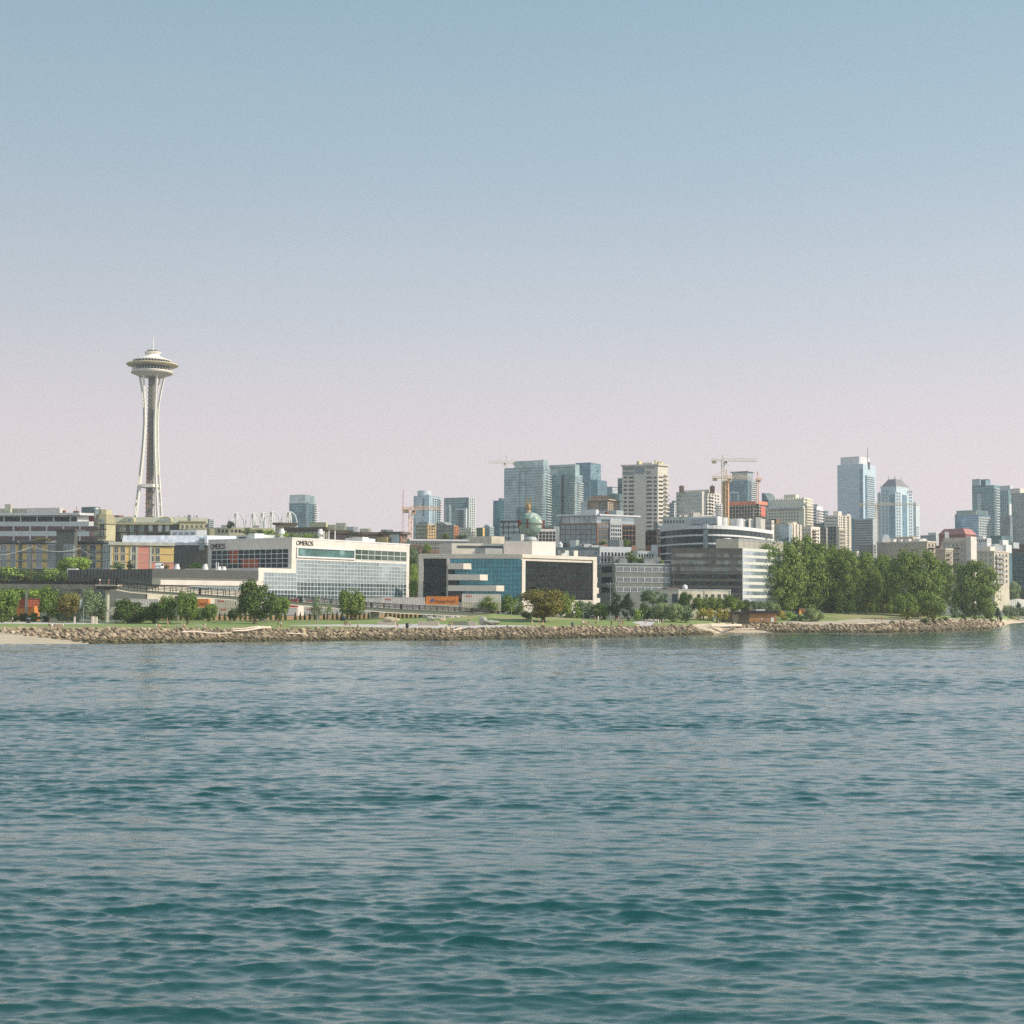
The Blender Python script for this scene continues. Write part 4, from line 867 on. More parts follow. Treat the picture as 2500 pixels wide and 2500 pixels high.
m_ = len(fr); mb.v = fr+bk; mb.f = [tuple(range(m_))]+[(i, m_+i, m_+(i+1) % m_, (i+1) % m_) for i in range(m_)]; b.part('door', mb, WHITE)
mb = MB(); b.L.box(mb, -.6, b.L.len+.3, b.z1-.05, b.z1+.35, -6, 1.0); b.part('roof', mb, DARKROOF); mb = MB(); b.R.box(mb, -.4, b.R.len+1.0, b.z1+.02, b.z1+.7, -6, 1.0); b.part('roof', mb, STEEL)
mb = MB(); u0, u1, z0, z1 = b.R.rect((1848, 1488, 1870, 1490.5)); b.R.box(mb, u0, u1, b.z1+.7, b.z1+1.2, -4, -1); b.part('skylight', mb, WHITE)
mb = MB(); b.L.pbox(mb, (1800, 1497, 1802, 1519), -.1, .1); b.L.pbox(mb, (1788, 1500, 1800, 1518), -.1, .06); b.part('shutter', mb, M('weathered_wood', (160, 146, 122), .9))
mb = MB()
for px in (1798, 1806): q = P(px, 1489, 526); mb.box((q.x, q.y+1, b.z1+.6), (.8, .8, 1.0))
b.part('roof_vent', mb, WHITE); b.done()
mb = MB(); 
for x0, x1 in ((1800, 1870), (1868, 1912)):
    a_, c_ = P(x0, 1521, 518), P(x1, 1521.5, 518); mb.prism([Vector(a_[:2]), Vector(c_[:2]), Vector(c_[:2])+Vector((0, .5)), Vector(a_[:2])+Vector((0, .5))], H(a_.x, 518)-.6, a_.z+(.25 if x0 < 1860 else .1))
single('sea_wall', mb, M('dark_timber', (78, 70, 60), .9), 'low dark timber edge in front of the stone park hut', 'wall')
# ================================================================ left side buildings
# white banded office at far left
OFFW = M('office_white', (206, 202, 194), .8, .06)
b = Bld('office_building', 'white banded office block with dark red window strips at the far left', 'building', -60, 217, 229, 720, 12, 1273, OFFW, aR=60)
DRED = G('maroon', (92, 66, 64), .3, .1, .2)
f = b.L
for ya, yb in ((1285, 1296.5), (1309, 1320)):
    for i in range(8): x = -40+i*40.5-8; b.wins(f, (x+2, ya, min(x+38.5, 214), yb), 1, 1, DRED, 1, 1)
b.wins(b.R, (218, 1284, 228, 1330), 1, 1, DRED, .9, 1)
k = b.add('top_storey', -60, 190, 217, 722, 1253.5, OFFW, z0=b.z1-.2); mb = MB()
for i in range(6): x = -30+i*40.5; f_ = k.L; f_.pbox(mb, (max(x+1.5, -58), 1261.5, min(x+38, 187), 1273), -.1, .15)
b.part('window_band', mb, GDARK); mb = MB(); k.L.box(mb, -2, k.L.len+2.2, k.z1-.9, k.z1+.2, -3, 2.2); b.part('roof_slab', mb, WHITE); mb = MB(); k.R.box(mb, -.1, k.R.len+2, k.z1-.9, k.z1+.25, -3, 2.2); b.part('roof_slab', mb, WHITE)
b.add('penthouse', -60, 68, 90, 745, 1241, TAN, z0=k.z1-.2); b.add('penthouse', 66, 146, 156, 738, 1239.5, CREAM, z0=k.z1-.2); b.add('roof_unit', 12, 26, 30, 742, 1230.5, TAN, dl=4, dr=4, z0=k.z1)
b.add('roof_unit', 153, 157, 161, 732, 1246, M('rust_unit', (140, 84, 62), .8), dl=3, dr=3, z0=k.z1-.2); b.add('roof_unit', 179, 190, 194, 730, 1247, BRICK, dl=3, dr=3, z0=k.z1-.2)
mb = MB(); q = P(187, 1236, 728); mb.tube((q.x, q.y, k.z1), q+Vector((0, 0, .1)), .09); b.part('mast', mb, STEEL); b.done()
# dark teal block with red corner
b = Bld('apartment_building', 'dark grey green block with a red corner peeping over the turret apartments', 'building', 199, 232, 245, 860, 30, 1237, M('slate_teal', (112, 124, 120), .8))
mb = MB(); b.L.pbox(mb, (217, 1257, 230, 1280), -.2, .4); b.part('red_panel', mb, M('red_panel', (126, 52, 48), .8)); b.wins(b.L, (222, 1262, 230, 1280), 1, 2, WINLT, .8, .6)
b.add('roof_unit', 228, 234, 241, 850, 1240, WHITE, z0=b.z1-2, dl=4, dr=4); b.add('wing', 236, 290, 302, 870, 1258, M('red_panel'if 0 else 'maroon_panel', (120, 70, 60), .8), z0=b.z0); b.done()
# turret and long mansard apartments
MANS = M('mansard_metal', (160, 148, 112), .6, .08, 1.5, stretch=(1, 1, .1)); STUC = M('olive_stucco', (196, 184, 146), .88, .08); SLATE = M('slate_wall', (92, 88, 76), .85)
b = Bld('apartment_building', 'tan mansard apartments with a round arched turret window and dormers', 'building', 258, 425, 505, 765, 5, 1275, SLATE, aR=80)
f = b.L
mb = MB(); p = f.pt
for (fc, ex) in ((b.L, .5), (b.R, .5)):
    zt = P(400, 1263, 770).z; pp = fc.pt; L_ = fc.len
    mb.hexa([pp(-.5, b.z1-.2, .7), pp(L_+.5, b.z1-.2, .7), pp(L_+.5, b.z1-.2, -9), pp(-.5, b.z1-.2, -9), pp(0, zt, -3.2), pp(L_, zt, -3.2), pp(L_, zt, -9), pp(0, zt, -9)])
b.part('mansard_roof', mb, M('pale_roof_metal', (176, 168, 144), .6, .06)); mb = MB(); f.pbox(mb, (262, 1275, 425, 1281), -.1, 1.0); b.R.pbox(mb, (425, 1275, 505, 1281), -.1, 1.0); b.part('eaves', mb, STUC)
for x in (291, 302, 322, 346, 368, 391, 409): b.wins(f, (x-4, 1283, x+4, 1297), 1, 1, GPALE, 1, 1, STUC, .2)
for x in (302, 325, 346): b.wins(f, (x-6, 1302, x+6, 1316), 1, 1, GPALE, 1, 1, STUC, .2)
mb = MB(); f.pbox(mb, (284, 1298, 425, 1301), -.1, 1.0); b.part('balcony', mb, SLATE)
for x in (314, 405):
    mb = MB(); u0, u1, z0, z1 = f.rect((x-15, 1263, x+15, 1275)); um = (u0+u1)/2
    pr = [(u0, z0-.3), (u1, z0-.3), (u1, z0+1.3)]+[(um+(u1-um)*math.cos(t), z0+1.3+(z1-z0-.4)*.75*math.sin(t)) for t in np.linspace(.2, 2.94, 9)]+[(u0, z0+1.3)]
    fr = [f.pt(a, c, 1.0) for a, c in pr]; bk = [f.pt(a, c, -3.5) for a, c in pr]; n = len(pr); mb.v = fr+bk; mb.f = [tuple(range(n))]+[(i, n+i, n+(i+1) % n, (i+1) % n) for i in range(n)]
    d = b.part('dormer', mb, STUC); m2 = MB(); f.box(m2, u0+.9, u1-.9, z0+.3, z0+1.7, .9, 1.06); part('window', m2, GPALE, d)
for r in ((439, 1274, 500, 1294), ):
    mb = MB(); b.R.pbox(mb, r, -.1, 2.2); b.part('bay', mb, STUC); b.wins(b.R, ('', *b.R.rect((441, 1281, 498, 1293))), 5, 1, WINDK, .4, .8, STUC, .15, d=2.3)
    mb = MB(); b.R.pbox(mb, (437, 1272, 503, 1276), -.1, 2.8); b.part('bay_roof', mb, MANS)
k = b.add('roof_unit', 447, 458, 466, 770, 1262, STUC, dl=5, dr=5); b.add('roof_unit', 458, 464, 466, 765, 1257, GREY, dl=3, dr=3); mb = MB()
for x in (436, 450, 474, 480, 482): q = P(x, 1258, 772); mb.tube((q.x, q.y, b.z1), q, .13)
b.part('vent_pipe', mb, STEEL); b.add('balcony_wall', 458, 500, 504, 760, 1288, STUC, z0=b.z1-13); b.done()
tc_ = P(256, 1290, 757); tb = H(tc_.x, tc_.y); rad = 25.5*757/F
b = root('turret_building', 'tan octagonal turret with a steep metal roof and round topped window', 'building', (tc_.x, tc_.y, tb))
z = lambda py: P(256, py, 757).z
def octa(mb, r0, z0, r1, z1, k=8):
    n = len(mb.v)
    for r_, zz in ((r0, z0), (r1, z1)):
        for i in range(k): t = 2*math.pi*(i+.5)/k-math.pi/2; mb.v.append((tc_.x+r_*math.cos(t), tc_.y+r_*math.sin(t), zz))
    for i in range(k): j = (i+1) % k; mb.f.append((n+i, n+j, n+k+j, n+k+i))
    mb.f.append(tuple(n+k+i for i in range(k)))
mb = MB(); octa(mb, rad, tb-.5, rad, z(1280)); part('wall', mb, STUC, b); mb = MB(); octa(mb, rad*1.1, z(1280.5), rad*1.1, z(1278)); octa(mb, rad*1.04, z(1278), rad*.82, z(1256)); part('mansard_roof', mb, MANS, b); mb = MB(); octa(mb, rad*.6, z(1257), rad*.6, z(1244.5)); part('chimney_block', mb, STUC, b)
ya = tc_.y-rad*math.cos(math.pi/8)
for yt, yb, wd, m in ((1267, 1278, 9, GPALE), (1281, 1295, 9, WINDK), (1299, 1313, 12, WINLT)):
    w2 = wd*757/F/2; mb = MB(); yy = ya-.05; top = z(yt); bot = z(yb)
    pr = [(-w2, bot), (w2, bot), (w2, top-(w2 if yt == 1267 else 0))]+([(w2*math.cos(t), top-w2+w2*math.sin(t)) for t in np.linspace(.2, 2.94, 8)] if yt == 1267 else [])+[(-w2, top-(w2 if yt == 1267 else 0))]
    for d0, s_, mt, nm in ((.0, 1.0, m, 'window'),):
        fr = [(tc_.x+a, yy-.12, c) for a, c in pr]; bk = [(tc_.x+a, yy+.9, c) for a, c in pr]; n = len(pr); mb.v = fr+bk; mb.f = [tuple(range(n))]+[(i, n+i, n+(i+1) % n, (i+1) % n) for i in range(n)]; w_ = part(nm, mb, mt, b)
    m2 = MB(); m2.box((tc_.x, yy-.1, bot-.15), (w2*2.4, .5, .3)); m2.box((tc_.x, yy-.16, (top+bot)/2), (.12, .1, top-bot)); part('frame', m2, WHITE, w_)
for py in (1293.5, 1312):
    mb = MB(); mb.box((tc_.x, ya-.7, z(py)+.1), (5, 1.5, .2)); o = part('balcony', mb, SLATE, b); m2 = MB()
    for i in range(11): m2.box((tc_.x-2.4+i*.48, ya-1.4, z(py)+.7), (.07, .07, 1.1))
    m2.box((tc_.x, ya-1.4, z(py)+1.25), (5, .1, .1)); part('railing', m2, STEEL, o)
# grey and yellow apartments
YG = M('grey_siding', (112, 112, 102), .85, .08); YEL = M('yellow_siding', (214, 178, 110), .85, .06); PINKP = M('pink_panel', (206, 136, 116), .85, .06); TRIM = M('stone_trim', (186, 180, 160), .85)
b = Bld('apartment_building', 'long grey and yellow apartment block facing the shore, with a pink panel', 'building', -60, 268, 424, 610, 17, 1324, YG, aR=74)
f = b.L
for ya, yb in ((1330, 1345.5), (1351, 1366.5), (1371.5, 1387)):
    for xa, xb in ((0, 45), (55, 115), (186, 208), (210, 246), (-50, -8)):
        mb = MB(); f.pbox(mb, (xa, ya-.5, xb, yb), -.1, .08); b.part('yellow_panel', mb, YEL)
    for xa, xb in ((2.5, 16.5), (25, 38), (67, 80), (89, 103), (117, 141), (156, 182), (198, 212), (220, 234), (253, 266), (-40, -24)): b.wins(f, (xa, ya, xb, yb), 1, 1, WINLT, 1, 1, WHITE, .16, d=.14, pan=1)
    mb = MB(); f.pbox(mb, (-60, yb+.8, 142, yb+3.4), -.1, .5); b.part('floor_band', mb, GREY); mb = MB(); f.pbox(mb, (186, yb+.8, 262, yb+3.4), -.1, .5); b.part('floor_band', mb, GREY)
k = b.add('stair_tower', 138, 182, 190, 604, 1295, YG, z0=b.z0, aR=74); mb = MB(); k.L.box(mb, -1, k.L.len+1, k.z1-.1, k.z1+.5, -6, 1.2); b.part('cornice', mb, DGREY)
for ya in (1331, 1352, 1372): b.wins(k.L, (157, ya, 180, ya+15), 1, 1, WINLT, 1, 1, WHITE, .16, pan=2)
for xa, xb in ((-60, 46), (53, 115), (186, 258)):
    mb = MB(); f.pbox(mb, (xa, 1321, xb, 1326), -2, 1.3); b.part('cornice', mb, DGREY)
f = b.R; mb = MB(); f.pbox(mb, (269, 1331, 332, 1400), -.1, .1); b.part('yellow_wall', mb, YEL); mb = MB(); f.pbox(mb, (367, 1335, 424, 1374), -.1, .1); b.part('yellow_wall', mb, YEL); mb = MB(); f.pbox(mb, (333, 1326, 365, 1400), -.1, .25); b.part('pink_panel', mb, PINKP)
mb = MB(); f.pbox(mb, (367, 1374, 424, 1400), -.1, .12); b.part('pink_base', mb, PINKP)
for xs, rows in (((284, 300, 326), ((1334, 1349), (1354, 1369), (1376, 1388))), ((370.5, 385), ((1338, 1353), (1357.5, 1371)))):
    for ya, yb in rows:
        for x in xs: b.wins(f, (x-4.5, ya, x+4.5, yb), 1, 1, WINDK, 1, 1, TRIM, .22, d=.18, pan=1)
for ya in (1350.5, 1370.5): mb = MB(); f.pbox(mb, (269, ya, 424, ya+3.2), -.1, .35); b.part('floor_band', mb, TRIM)
for x in (269.5, 318, 332, 366): mb = MB(); f.pbox(mb, (x, 1326, x+3.2, 1400), -.1, .4); b.part('pilaster', mb, TRIM)
mb = MB(); f.box(mb, -.5, f.len+.5, b.z1-1.1, b.z1+.2, -2, .9); b.part('cornice', mb, TRIM); b.roofbits(5, GREY, 8, h=(.6, 1.2)); b.done()
# sheeted building
SHEET = M('white_sheeting', (242, 238, 238), .6, .04, .15, bump=.3)
b = Bld('building', 'building wrapped in bright white sheeting over dark walls', 'building', 300, 505, 578, 655, 8, 1331, M('dark_sheet', (92, 88, 78), .8, .15), aR=74)
mb = MB()
for fc, nn in ((b.L, 22), (b.R, 10)):
    zs = [P(400, y_, 655).z for y_ in (1330.5, 1324, 1316, 1306.5)]; rr2 = random.Random(4); g_ = [[fc.pt(fc.len*i/nn, z_+rr2.uniform(-.2, .2)*(j < 3), (.6, 1.0, .5, -.1)[j]+rr2.uniform(-.16, .16)) for i in range(nn+1)] for j, z_ in enumerate(zs)]
    for j in range(3):
        for i in range(nn): mb.poly([g_[j][i], g_[j][i+1], g_[j+1][i+1], g_[j+1][i]])
zt = P(400, 1307, 655).z; mb.poly([Vector((p.x, p.y, zt-.4)) for p in b.k.pts]); b.part('sheeting', mb, SHEET)
mb = MB(); b.R.pbox(mb, (486, 1313, 498, 1344), -.1, 2); 
for y_ in (1318, 1325, 1332, 1339): b.R.pbox(mb, (484, y_, 500, y_+.8), 0, 2.6)
b.part('scaffold_stair', mb, GMID); k = b.add('roof_structure', 416, 480, 505, 672, 1294, WHITE, z0=b.z1, dl=6, dr=6); b.wins(k.L, (420, 1299, 478, 1306), 4, 1, WINLT, .6, .9); b.done()
b = Bld('low_building', 'small grey rooftop block with white louvred end left of the white arches', 'building', 489, 511, 522, 850, 15, 1267, M('zinc', (142, 146, 142), .7)); b.wins(b.R, (512, 1270, 521, 1290), 1, 4, WINDK, .8, .3); b.done()
b = Bld('apartment_building', 'low tan rooftop row between the sheeted building and the arches', 'building', 498, 560, 668, 800, 10, 1288, STUC, aR=82); b.wins(b.L, (530, 1291, 558, 1302), 3, 1, WINDK, .5, .7); b.wins(b.R, (562, 1291, 590, 1302), 3, 1, WINDK, .6, .7)
b.add('dormer_gable', 503, 512, 524, 780, 1291, STUC, z0=b.z1-6, dl=4, dr=4); b.add('roof_unit', 548, 550, 570, 795, 1285, TAN, dl=4, dr=8); b.add('roof_unit', 570, 572, 590, 790, 1286, CREAM, dl=4, dr=8); b.roofbits(4, GREY, 3, h=(.5, 1.5)); b.done()
# teal tower behind the arches
b = Bld('tower_block', 'teal glass tower with a pale glass crown behind the white arches', 'tower', 706, 748, 773, 1330, 14, 1228, G('harbour', (112, 150, 152), .45))
for fc, rct in ((b.L, (706, 1228, 747, 1300)), (b.R, (749, 1228, 772, 1300))): b.bands(fc, rct, 11, G('harbour_dark', (88, 124, 128), .45), .55)
k = b.add('glass_crown', 707, 745, 771, 1331, 1207.5, G('crown', (176, 196, 192), .5)); mb = MB(); k.L.box(mb, 0, k.L.len+.3, k.z0+.2, k.z0+1.2, 0, .5); b.part('crown_band', mb, WHITE)
b.slabs(b.R, (763, 1230, 773, 1296), 12, WHITE, 2.2, .5); mb = MB(); b.L.pbox(mb, (750-2, 1225, 752, 1300), -.1, .6); b.part('pier', mb, GPALE); b.done()
# brown-roofed condominiums behind the glass office
def condo(label, xl, xm, xr, Y, a, py, wall, roofpy, nwl=4, nwr=4, aR=None, rows=2):
    b = Bld('apartment_building', label, 'building', xl, xm, xr, Y, a, py, wall, aR=aR); mb = MB(); h = (py-roofpy)*Y/F
    for fc in (b.L, b.R): fc.box(mb, -.9, fc.len+.9, b.z1-.05, b.z1+h, -3, 1.3)
    b.part('roof', mb, M('brown_roof', (104, 94, 78), .85))
    if xl < xm-3: b.wins(b.L, (xl+2, py+2, xm-2, py+2+13*rows), nwl, rows, WINLT, .5, .6, TRIM, .15)
    if xr > xm+3: b.wins(b.R, (xm+2, py+2, xr-2, py+2+13*rows), nwr, rows, WINDK, .5, .6, TRIM, .15)
    return b
b = condo('tan condominium with a low brown roof above the first rooftop lettering side', 672, 690, 722, 690, 12, 1281, STUC, 1276, 2, 3, 82); b.done()
b = condo('tan condominium with a shallow gable and brown eaves right of the teal tower foot', 700, 795, 800, 640, 8, 1294, M('olive_panel', (122, 118, 96), .85), 1287, 9, 1); b.add('gable', 757, 796, 800, 660, 1275, STUC, z0=b.z1-.5); b.done()
b = condo('brick pillared condominium with dark eaves behind the white rooftop units', 792, 812, 858, 655, 10, 1302, BRICK, 1294, 2, 5, 84, 3)
b.add('penthouse', 775, 816, 830, 675, 1281, TAN, z0=b.z0); b.add('penthouse', 820, 842, 846, 672, 1276.5, TAN, z0=b.z1); b.add('roof_unit', 845, 862, 874, 668, 1286, LGREY, z0=b.z1-2); b.done()
b = condo('dark eaved condominium stepping down right behind the silver glass front', 858, 880, 950, 650, 10, 1305, M('taupe_wall', (136, 124, 106), .85), 1299, 2, 6, 84, 3); b.add('roof_unit', 878, 900, 906, 668, 1290.5, TAN, z0=b.z1-1); b.add('roof_unit', 930, 945, 960, 664, 1293, GREY, z0=b.z1-1); b.done()
b = condo('brick ended condominium with a flat dark roof beside the orange crane', 932, 978, 995, 645, 10, 1304, BRICK, 1298, 3, 2, None, 3); mb = MB(); b.L.pbox(mb, (952, 1304, 975, 1330), -.1, .3); b.part('glass_bay', mb, GPALE); mb = MB(); b.L.pbox(mb, (928, 1312, 952, 1332), -.1, 3); b.part('tan_bay', mb, M('ochre_bay', (184, 162, 108), .85)); b.done()
b = Bld('low_building', 'long white capped low block between the crane foot and the teal glass office', 'building', 993, 1000, 1145, 640, 20, 1316, GREY, aR=84)
mb = MB(); b.R.pbox(mb, (1000, 1316, 1145, 1322), -.1, .4); b.part('white_band', mb, WHITE); b.wins(b.R, (1004, 1324, 1085, 1330), 9, 1, WINDK, .6, .9, TRIM, .12); b.wins(b.R, (1004, 1333, 1085, 1342), 9, 1, WINDK, .6, .8, TRIM, .12)
mb = MB(); b.R.pbox(mb, (1024, 1343, 1075, 1352), -.1, 3); b.part('brick_base', mb, BRICK); mb = MB(); b.R.pbox(mb, (1000, 1331, 1030, 1340), -.1, 1.5); b.part('bay', mb, BROWN); b.done()
b = Bld('building', 'brick and grey backs seen down the gap between the two glass offices', 'building', 996, 1010, 1030, 610, 20, 1355, BROWN, aR=70); b.wins(b.R, (1012, 1358, 1028, 1378), 3, 3, GPALE, .5, .5); b.done()
# ================================================================ middle distance, centre
def small(label, xl, xm, xr, Y, a, py, wall, wl, wr, glass=WINDK, aR=None, name='apartment_building', fw=.5, fh=.5, dr=18, yb=1318, cat='building', wall2=None):
    b = Bld(name, label, cat, xl, xm, xr, Y, a, py, wall, aR=aR, dr=dr)
    if wl: b.wins(b.L, (xl+.8, py+1.5, xm-.8, yb), wl[0], wl[1], glass, fw, fh)
    if wr: b.wins(b.R, (xm+.8, py+1.5, xr-.8, yb), wr[0], wr[1], glass, fw, fh)
    return b
b = small('pale tan apartments left of the peach fronted block', 1014, 1044, 1046, 900, 10, 1279, M('sage_wall', (176, 170, 140), .85), (5, 4), None); b.add('penthouse', 1022, 1044, 1046, 915, 1274, GREY); b.done()
b = small('peach fronted apartment block below the bluish tower', 1042, 1045, 1065, 890, 60, 1280, M('peach_wall', (240, 196, 140), .85), None, (3, 5), aR=80); b.done()
b = small('grey gabled apartments with a terrace garden', 1064, 1108, 1112, 895, 8, 1281, M('grey_green_wall', (148, 152, 138), .85), (6, 4), None, fw=.3)
mb = MB(); u0, u1, z0, z1 = b.L.rect((1066, 1274, 1092, 1282)); um = (u0+u1)/2; fr = [b.L.pt(u0, b.z1-.1, .2), b.L.pt(u1, b.z1-.1, .2), b.L.pt(um, z1, .2)]; bk = [b.L.pt(u0, b.z1-.1, -10), b.L.pt(u1, b.z1-.1, -10), b.L.pt(um, z1, -10)]
mb.v = fr+bk; mb.f = [(0, 1, 2), (5, 4, 3), (0, 3, 4, 1), (1, 4, 5, 2), (2, 5, 3, 0)]; b.part('gable_roof', mb, GREY); b.done()
b = small('narrow orange ended apartment block', 1108, 1109, 1120, 885, 60, 1284, M('orange_wall', (226, 146, 96), .85), None, (2, 5), aR=80); b.done()
b = small('white apartments with small balconies left of the far teal tower', 1120, 1150, 1163, 890, 12, 1288, M('offwhite_wall', (206, 200, 182), .85), (5, 4), (2, 4), aR=70, fw=.35); b.slabs(b.R, (1153, 1292, 1162, 1316), 4, WHITE, 1.2); b.done()
b = small('green and yellow sided apartments next to the far teal tower', 1163, 1178, 1182, 900, 15, 1288, M('moss_wall', (124, 134, 106), .85), (3, 4), None); mb = MB(); b.R.pbox(mb, (1178, 1288, 1182, 1320), -.1, .3); b.part('yellow_wall', mb, YEL); b.done()
b = small('blue grey office below the far teal tower', 1180, 1196, 1206, 930, 20, 1285, M('bluegrey_wall', (158, 168, 166), .8), (4, 5), (4, 5), GMID, fw=.7); b.add('penthouse', 1183, 1193, 1198, 940, 1281, LGREY); b.done()
# bluish apartment tower with a round top
PBLU = M('pale_blue_panel', (190, 206, 208), .6, .06)
b = Bld('tower_block', 'bluish white apartment tower with a drum shaped top beside the orange crane', 'tower', 1010, 1050, 1077, 1300, 20, 1210, G('bluewhite', (156, 182, 190), .5))
b.bands(b.L, (1010, 1212, 1048, 1300), 16, PBLU, .4); b.bands(b.R, (1051, 1212, 1076, 1300), 16, PBLU, .3); mb = MB(); b.L.pbox(mb, (1038, 1208, 1049, 1300), -.1, 1.2); b.part('white_fin', mb, PBLU); b.wins(b.R, (1055, 1216, 1075, 1296), 4, 14, GDARK, .4, .55, d=.2); b.wins(b.L, (1030, 1216, 1038, 1260), 1, 9, GDARK, .6, .5, d=.2)
c = P(1036, 1200, 1315); mb = MB(); mb.lathe((c.x, c.y, b.z1-.3), [(17*1315/F, 0), (17*1315/F, (1210-1195)*1315/F)], 24); b.part('roof_drum', mb, M('drum_metal', (198, 202, 202), .5)); b.slabs(b.R, (1070, 1215, 1077, 1296), 14, WHITE, 1.5); b.done()
b = Bld('tower_block', 'grey gridded apartment tower with a white stepped frame, right of the bluish one', 'tower', 1084, 1143, 1161, 1350, 10, 1214, G('seafoam', (128, 158, 156), .45))
b.bands(b.L, (1085, 1216, 1142, 1300), 15, G('seafoam_dark', (84, 122, 124), .5), .55); b.piers(b.R, (1143, 1214, 1161, 1300), 4, WHITE, .25, .5); b.bands(b.R, (1144, 1214, 1160, 1300), 15, LGREY, .35, .3)
mb = MB(); b.L.pbox(mb, (1113, 1242, 1139, 1245), -.1, 2); b.L.pbox(mb, (1136, 1242, 1140, 1300), -.1, 2); b.part('white_frame', mb, WHITE); b.slabs(b.L, (1113, 1248, 1136, 1296), 10, WHITE, 1.2); b.add('shoulder', 1084, 1096, 1102, 1340, 1232, GPALE, z0=b.z0); b.done()
b = Bld('tower_block', 'dark teal tower half hidden behind the large pale tower', 'tower', 1204, 1218, 1236, 1480, 20, 1222, G('deepteal', (60, 116, 124), .5)); b.bands(b.L, (1204, 1224, 1218, 1310), 14, GTEAL, .5); b.bands(b.R, (1218, 1218, 1235, 1310), 14, GBLUE, .4); b.add('penthouse', 1217, 1226, 1236, 1500, 1216, GBLUE); b.done()
# twin pale condominium towers
def pale_tower(label, xl, xm, xr, Y, py, steps, seed):
    b = Bld('tower_block', label, 'tower', xl, xm, xr, Y, 16, py, G('foam', (150, 178, 172), .42, .08, .1)); n = 27
    W_ = M('tower_white', (206, 206, 196), .7, .06)
    b.bands(b.L, (xl, py+4, xm-1, 1320), n, G('foam_dark', (112, 148, 150), .5, .08), .55); b.bands(b.R, (xm, py+4, xr, 1320), n, G('foam_shade', (120, 146, 146), .45), .5)
    for (x0, x1, fc) in steps: b.slabs(b.R if fc else b.L, (x0, py+16, x1, 1312), 25, W_, 1.6, .45)
    return b
b = pale_tower('largest pale green glass tower with white balconies at its right edge', 1231, 1327, 1343, 1400, 1139, [(1312, 1326, 0), (1334, 1343, 1)], 1)
k = b.add('upper_block', 1256, 1328, 1338, 1402, 1123, G('foam_cap', (146, 176, 168), .4)); mb = MB(); k.L.box(mb, k.L.len-1.6, k.L.len, b.z0, k.z1+.4, 0, 1.2); b.part('fin', mb, GPALE); mb = MB(); k.L.pbox(mb, (1305, 1127, 1314, 1137), -.1, .3); k.L.pbox(mb, (1266, 1137, 1274, 1144), -.1, .3); b.part('white_panel', mb, WHITE)
k.R.box(MB(), 0, 1, 0, 1, 0, 1); b.piers(b.L, (1262, 1150, 1290, 1320), 2, G('foam_pier', (96, 132, 134), .5), .16, .4); b.roofbits(3, STEEL, 2, h=(1, 2.5)); b.done()
b = pale_tower('second pale green glass tower with ragged balconies, right of the largest', 1338, 1404, 1422, 1440, 1158, [(1392, 1404, 0), (1410, 1422, 1)], 2)
k = b.add('upper_block', 1340, 1404, 1415, 1441, 1133, G('foam_cap')); mb = MB(); k.L.box(mb, 0, k.L.len, k.z0+7, k.z0+8.2, 0, .4); b.part('band', mb, GMID); mb = MB(); b.L.pbox(mb, (1371, 1160, 1376, 1320), -.1, .3); b.part('dark_strip', mb, GDARK); b.done()
b = Bld('tower_block', 'deep blue glass tower rising behind the second pale tower', 'tower', 1405, 1441, 1467, 1620, 12, 1129, G('deepblue', (64, 122, 138), .55, .06, .1))
b.piers(b.L, (1412, 1130, 1441, 1240), 9, G('deepblue2', (92, 144, 152), .5), .3, .2); b.curtain(b.R, (1442, 1131, 1467, 1180), 9, 14, G('speckle', (110, 156, 164), .5, .05, .45), tilt=.02); b.done()
b = Bld('tower_block', 'smaller blue office tower at the right foot of the deep blue tower', 'tower', 1442, 1459, 1482, 1550, 14, 1171, G('deepteal')); b.bands(b.R, (1459, 1172, 1481, 1215), 9, GBLUE, .5); b.bands(b.L, (1443, 1172, 1458, 1215), 9, GTEAL, .4); b.done()
b = Bld('tower_block', 'pale topped blue block just left of the tall beige tower', 'tower', 1481, 1495, 1508, 1600, 14, 1188, GBLUE); b.bands(b.R, (1495, 1190, 1508, 1206), 4, WHITE, .5); b.done()
b = Bld('tower_block', 'narrow dark blue slab touching the tall beige tower', 'tower', 1508, 1519, 1530, 1580, 14, 1167, G('slab', (96, 130, 142), .5)); b.bands(b.L, (1508, 1170, 1518, 1240), 12, GDARK, .4); b.done()
b = Bld('office_building', 'teal office block below the pale topped blue block', 'building', 1484, 1512, 1522, 1450, 14, 1206, G('teal_office', (70, 118, 120), .5)); b.bands(b.L, (1485, 1208, 1512, 1260), 8, GMID, .4); b.done()
# brown stepped condominium with hipped roof
b = Bld('apartment_building', 'stepped brown condominium with a shallow hipped roof before the blue towers', 'building', 1435, 1484, 1513, 1000, 14, 1221, M('taupe_brick', (166, 146, 124), .85))
mb = MB()
for fc in (b.L, b.R): fc.box(mb, -1, fc.len+1, b.z1-.05, b.z1+.7, -5, 1.6)
b.part('roof', mb, M('tan_roof', (190, 170, 140), .8)); b.add('penthouse', 1442, 1477, 1490, 1010, 1209, M('pent_brown', (166, 138, 114), .85)); b.wins(b.L, (1461, 1224, 1483, 1250), 3, 4, GDARK, .75, .6, TRIM, .2); b.wins(b.R, (1486, 1226, 1512, 1252), 5, 4, WINDK, .5, .5)
b.add('glass_wing', 1418, 1434, 1436, 1005, 1224, GPALE, z0=b.z0, dl=10, dr=10); b.done()
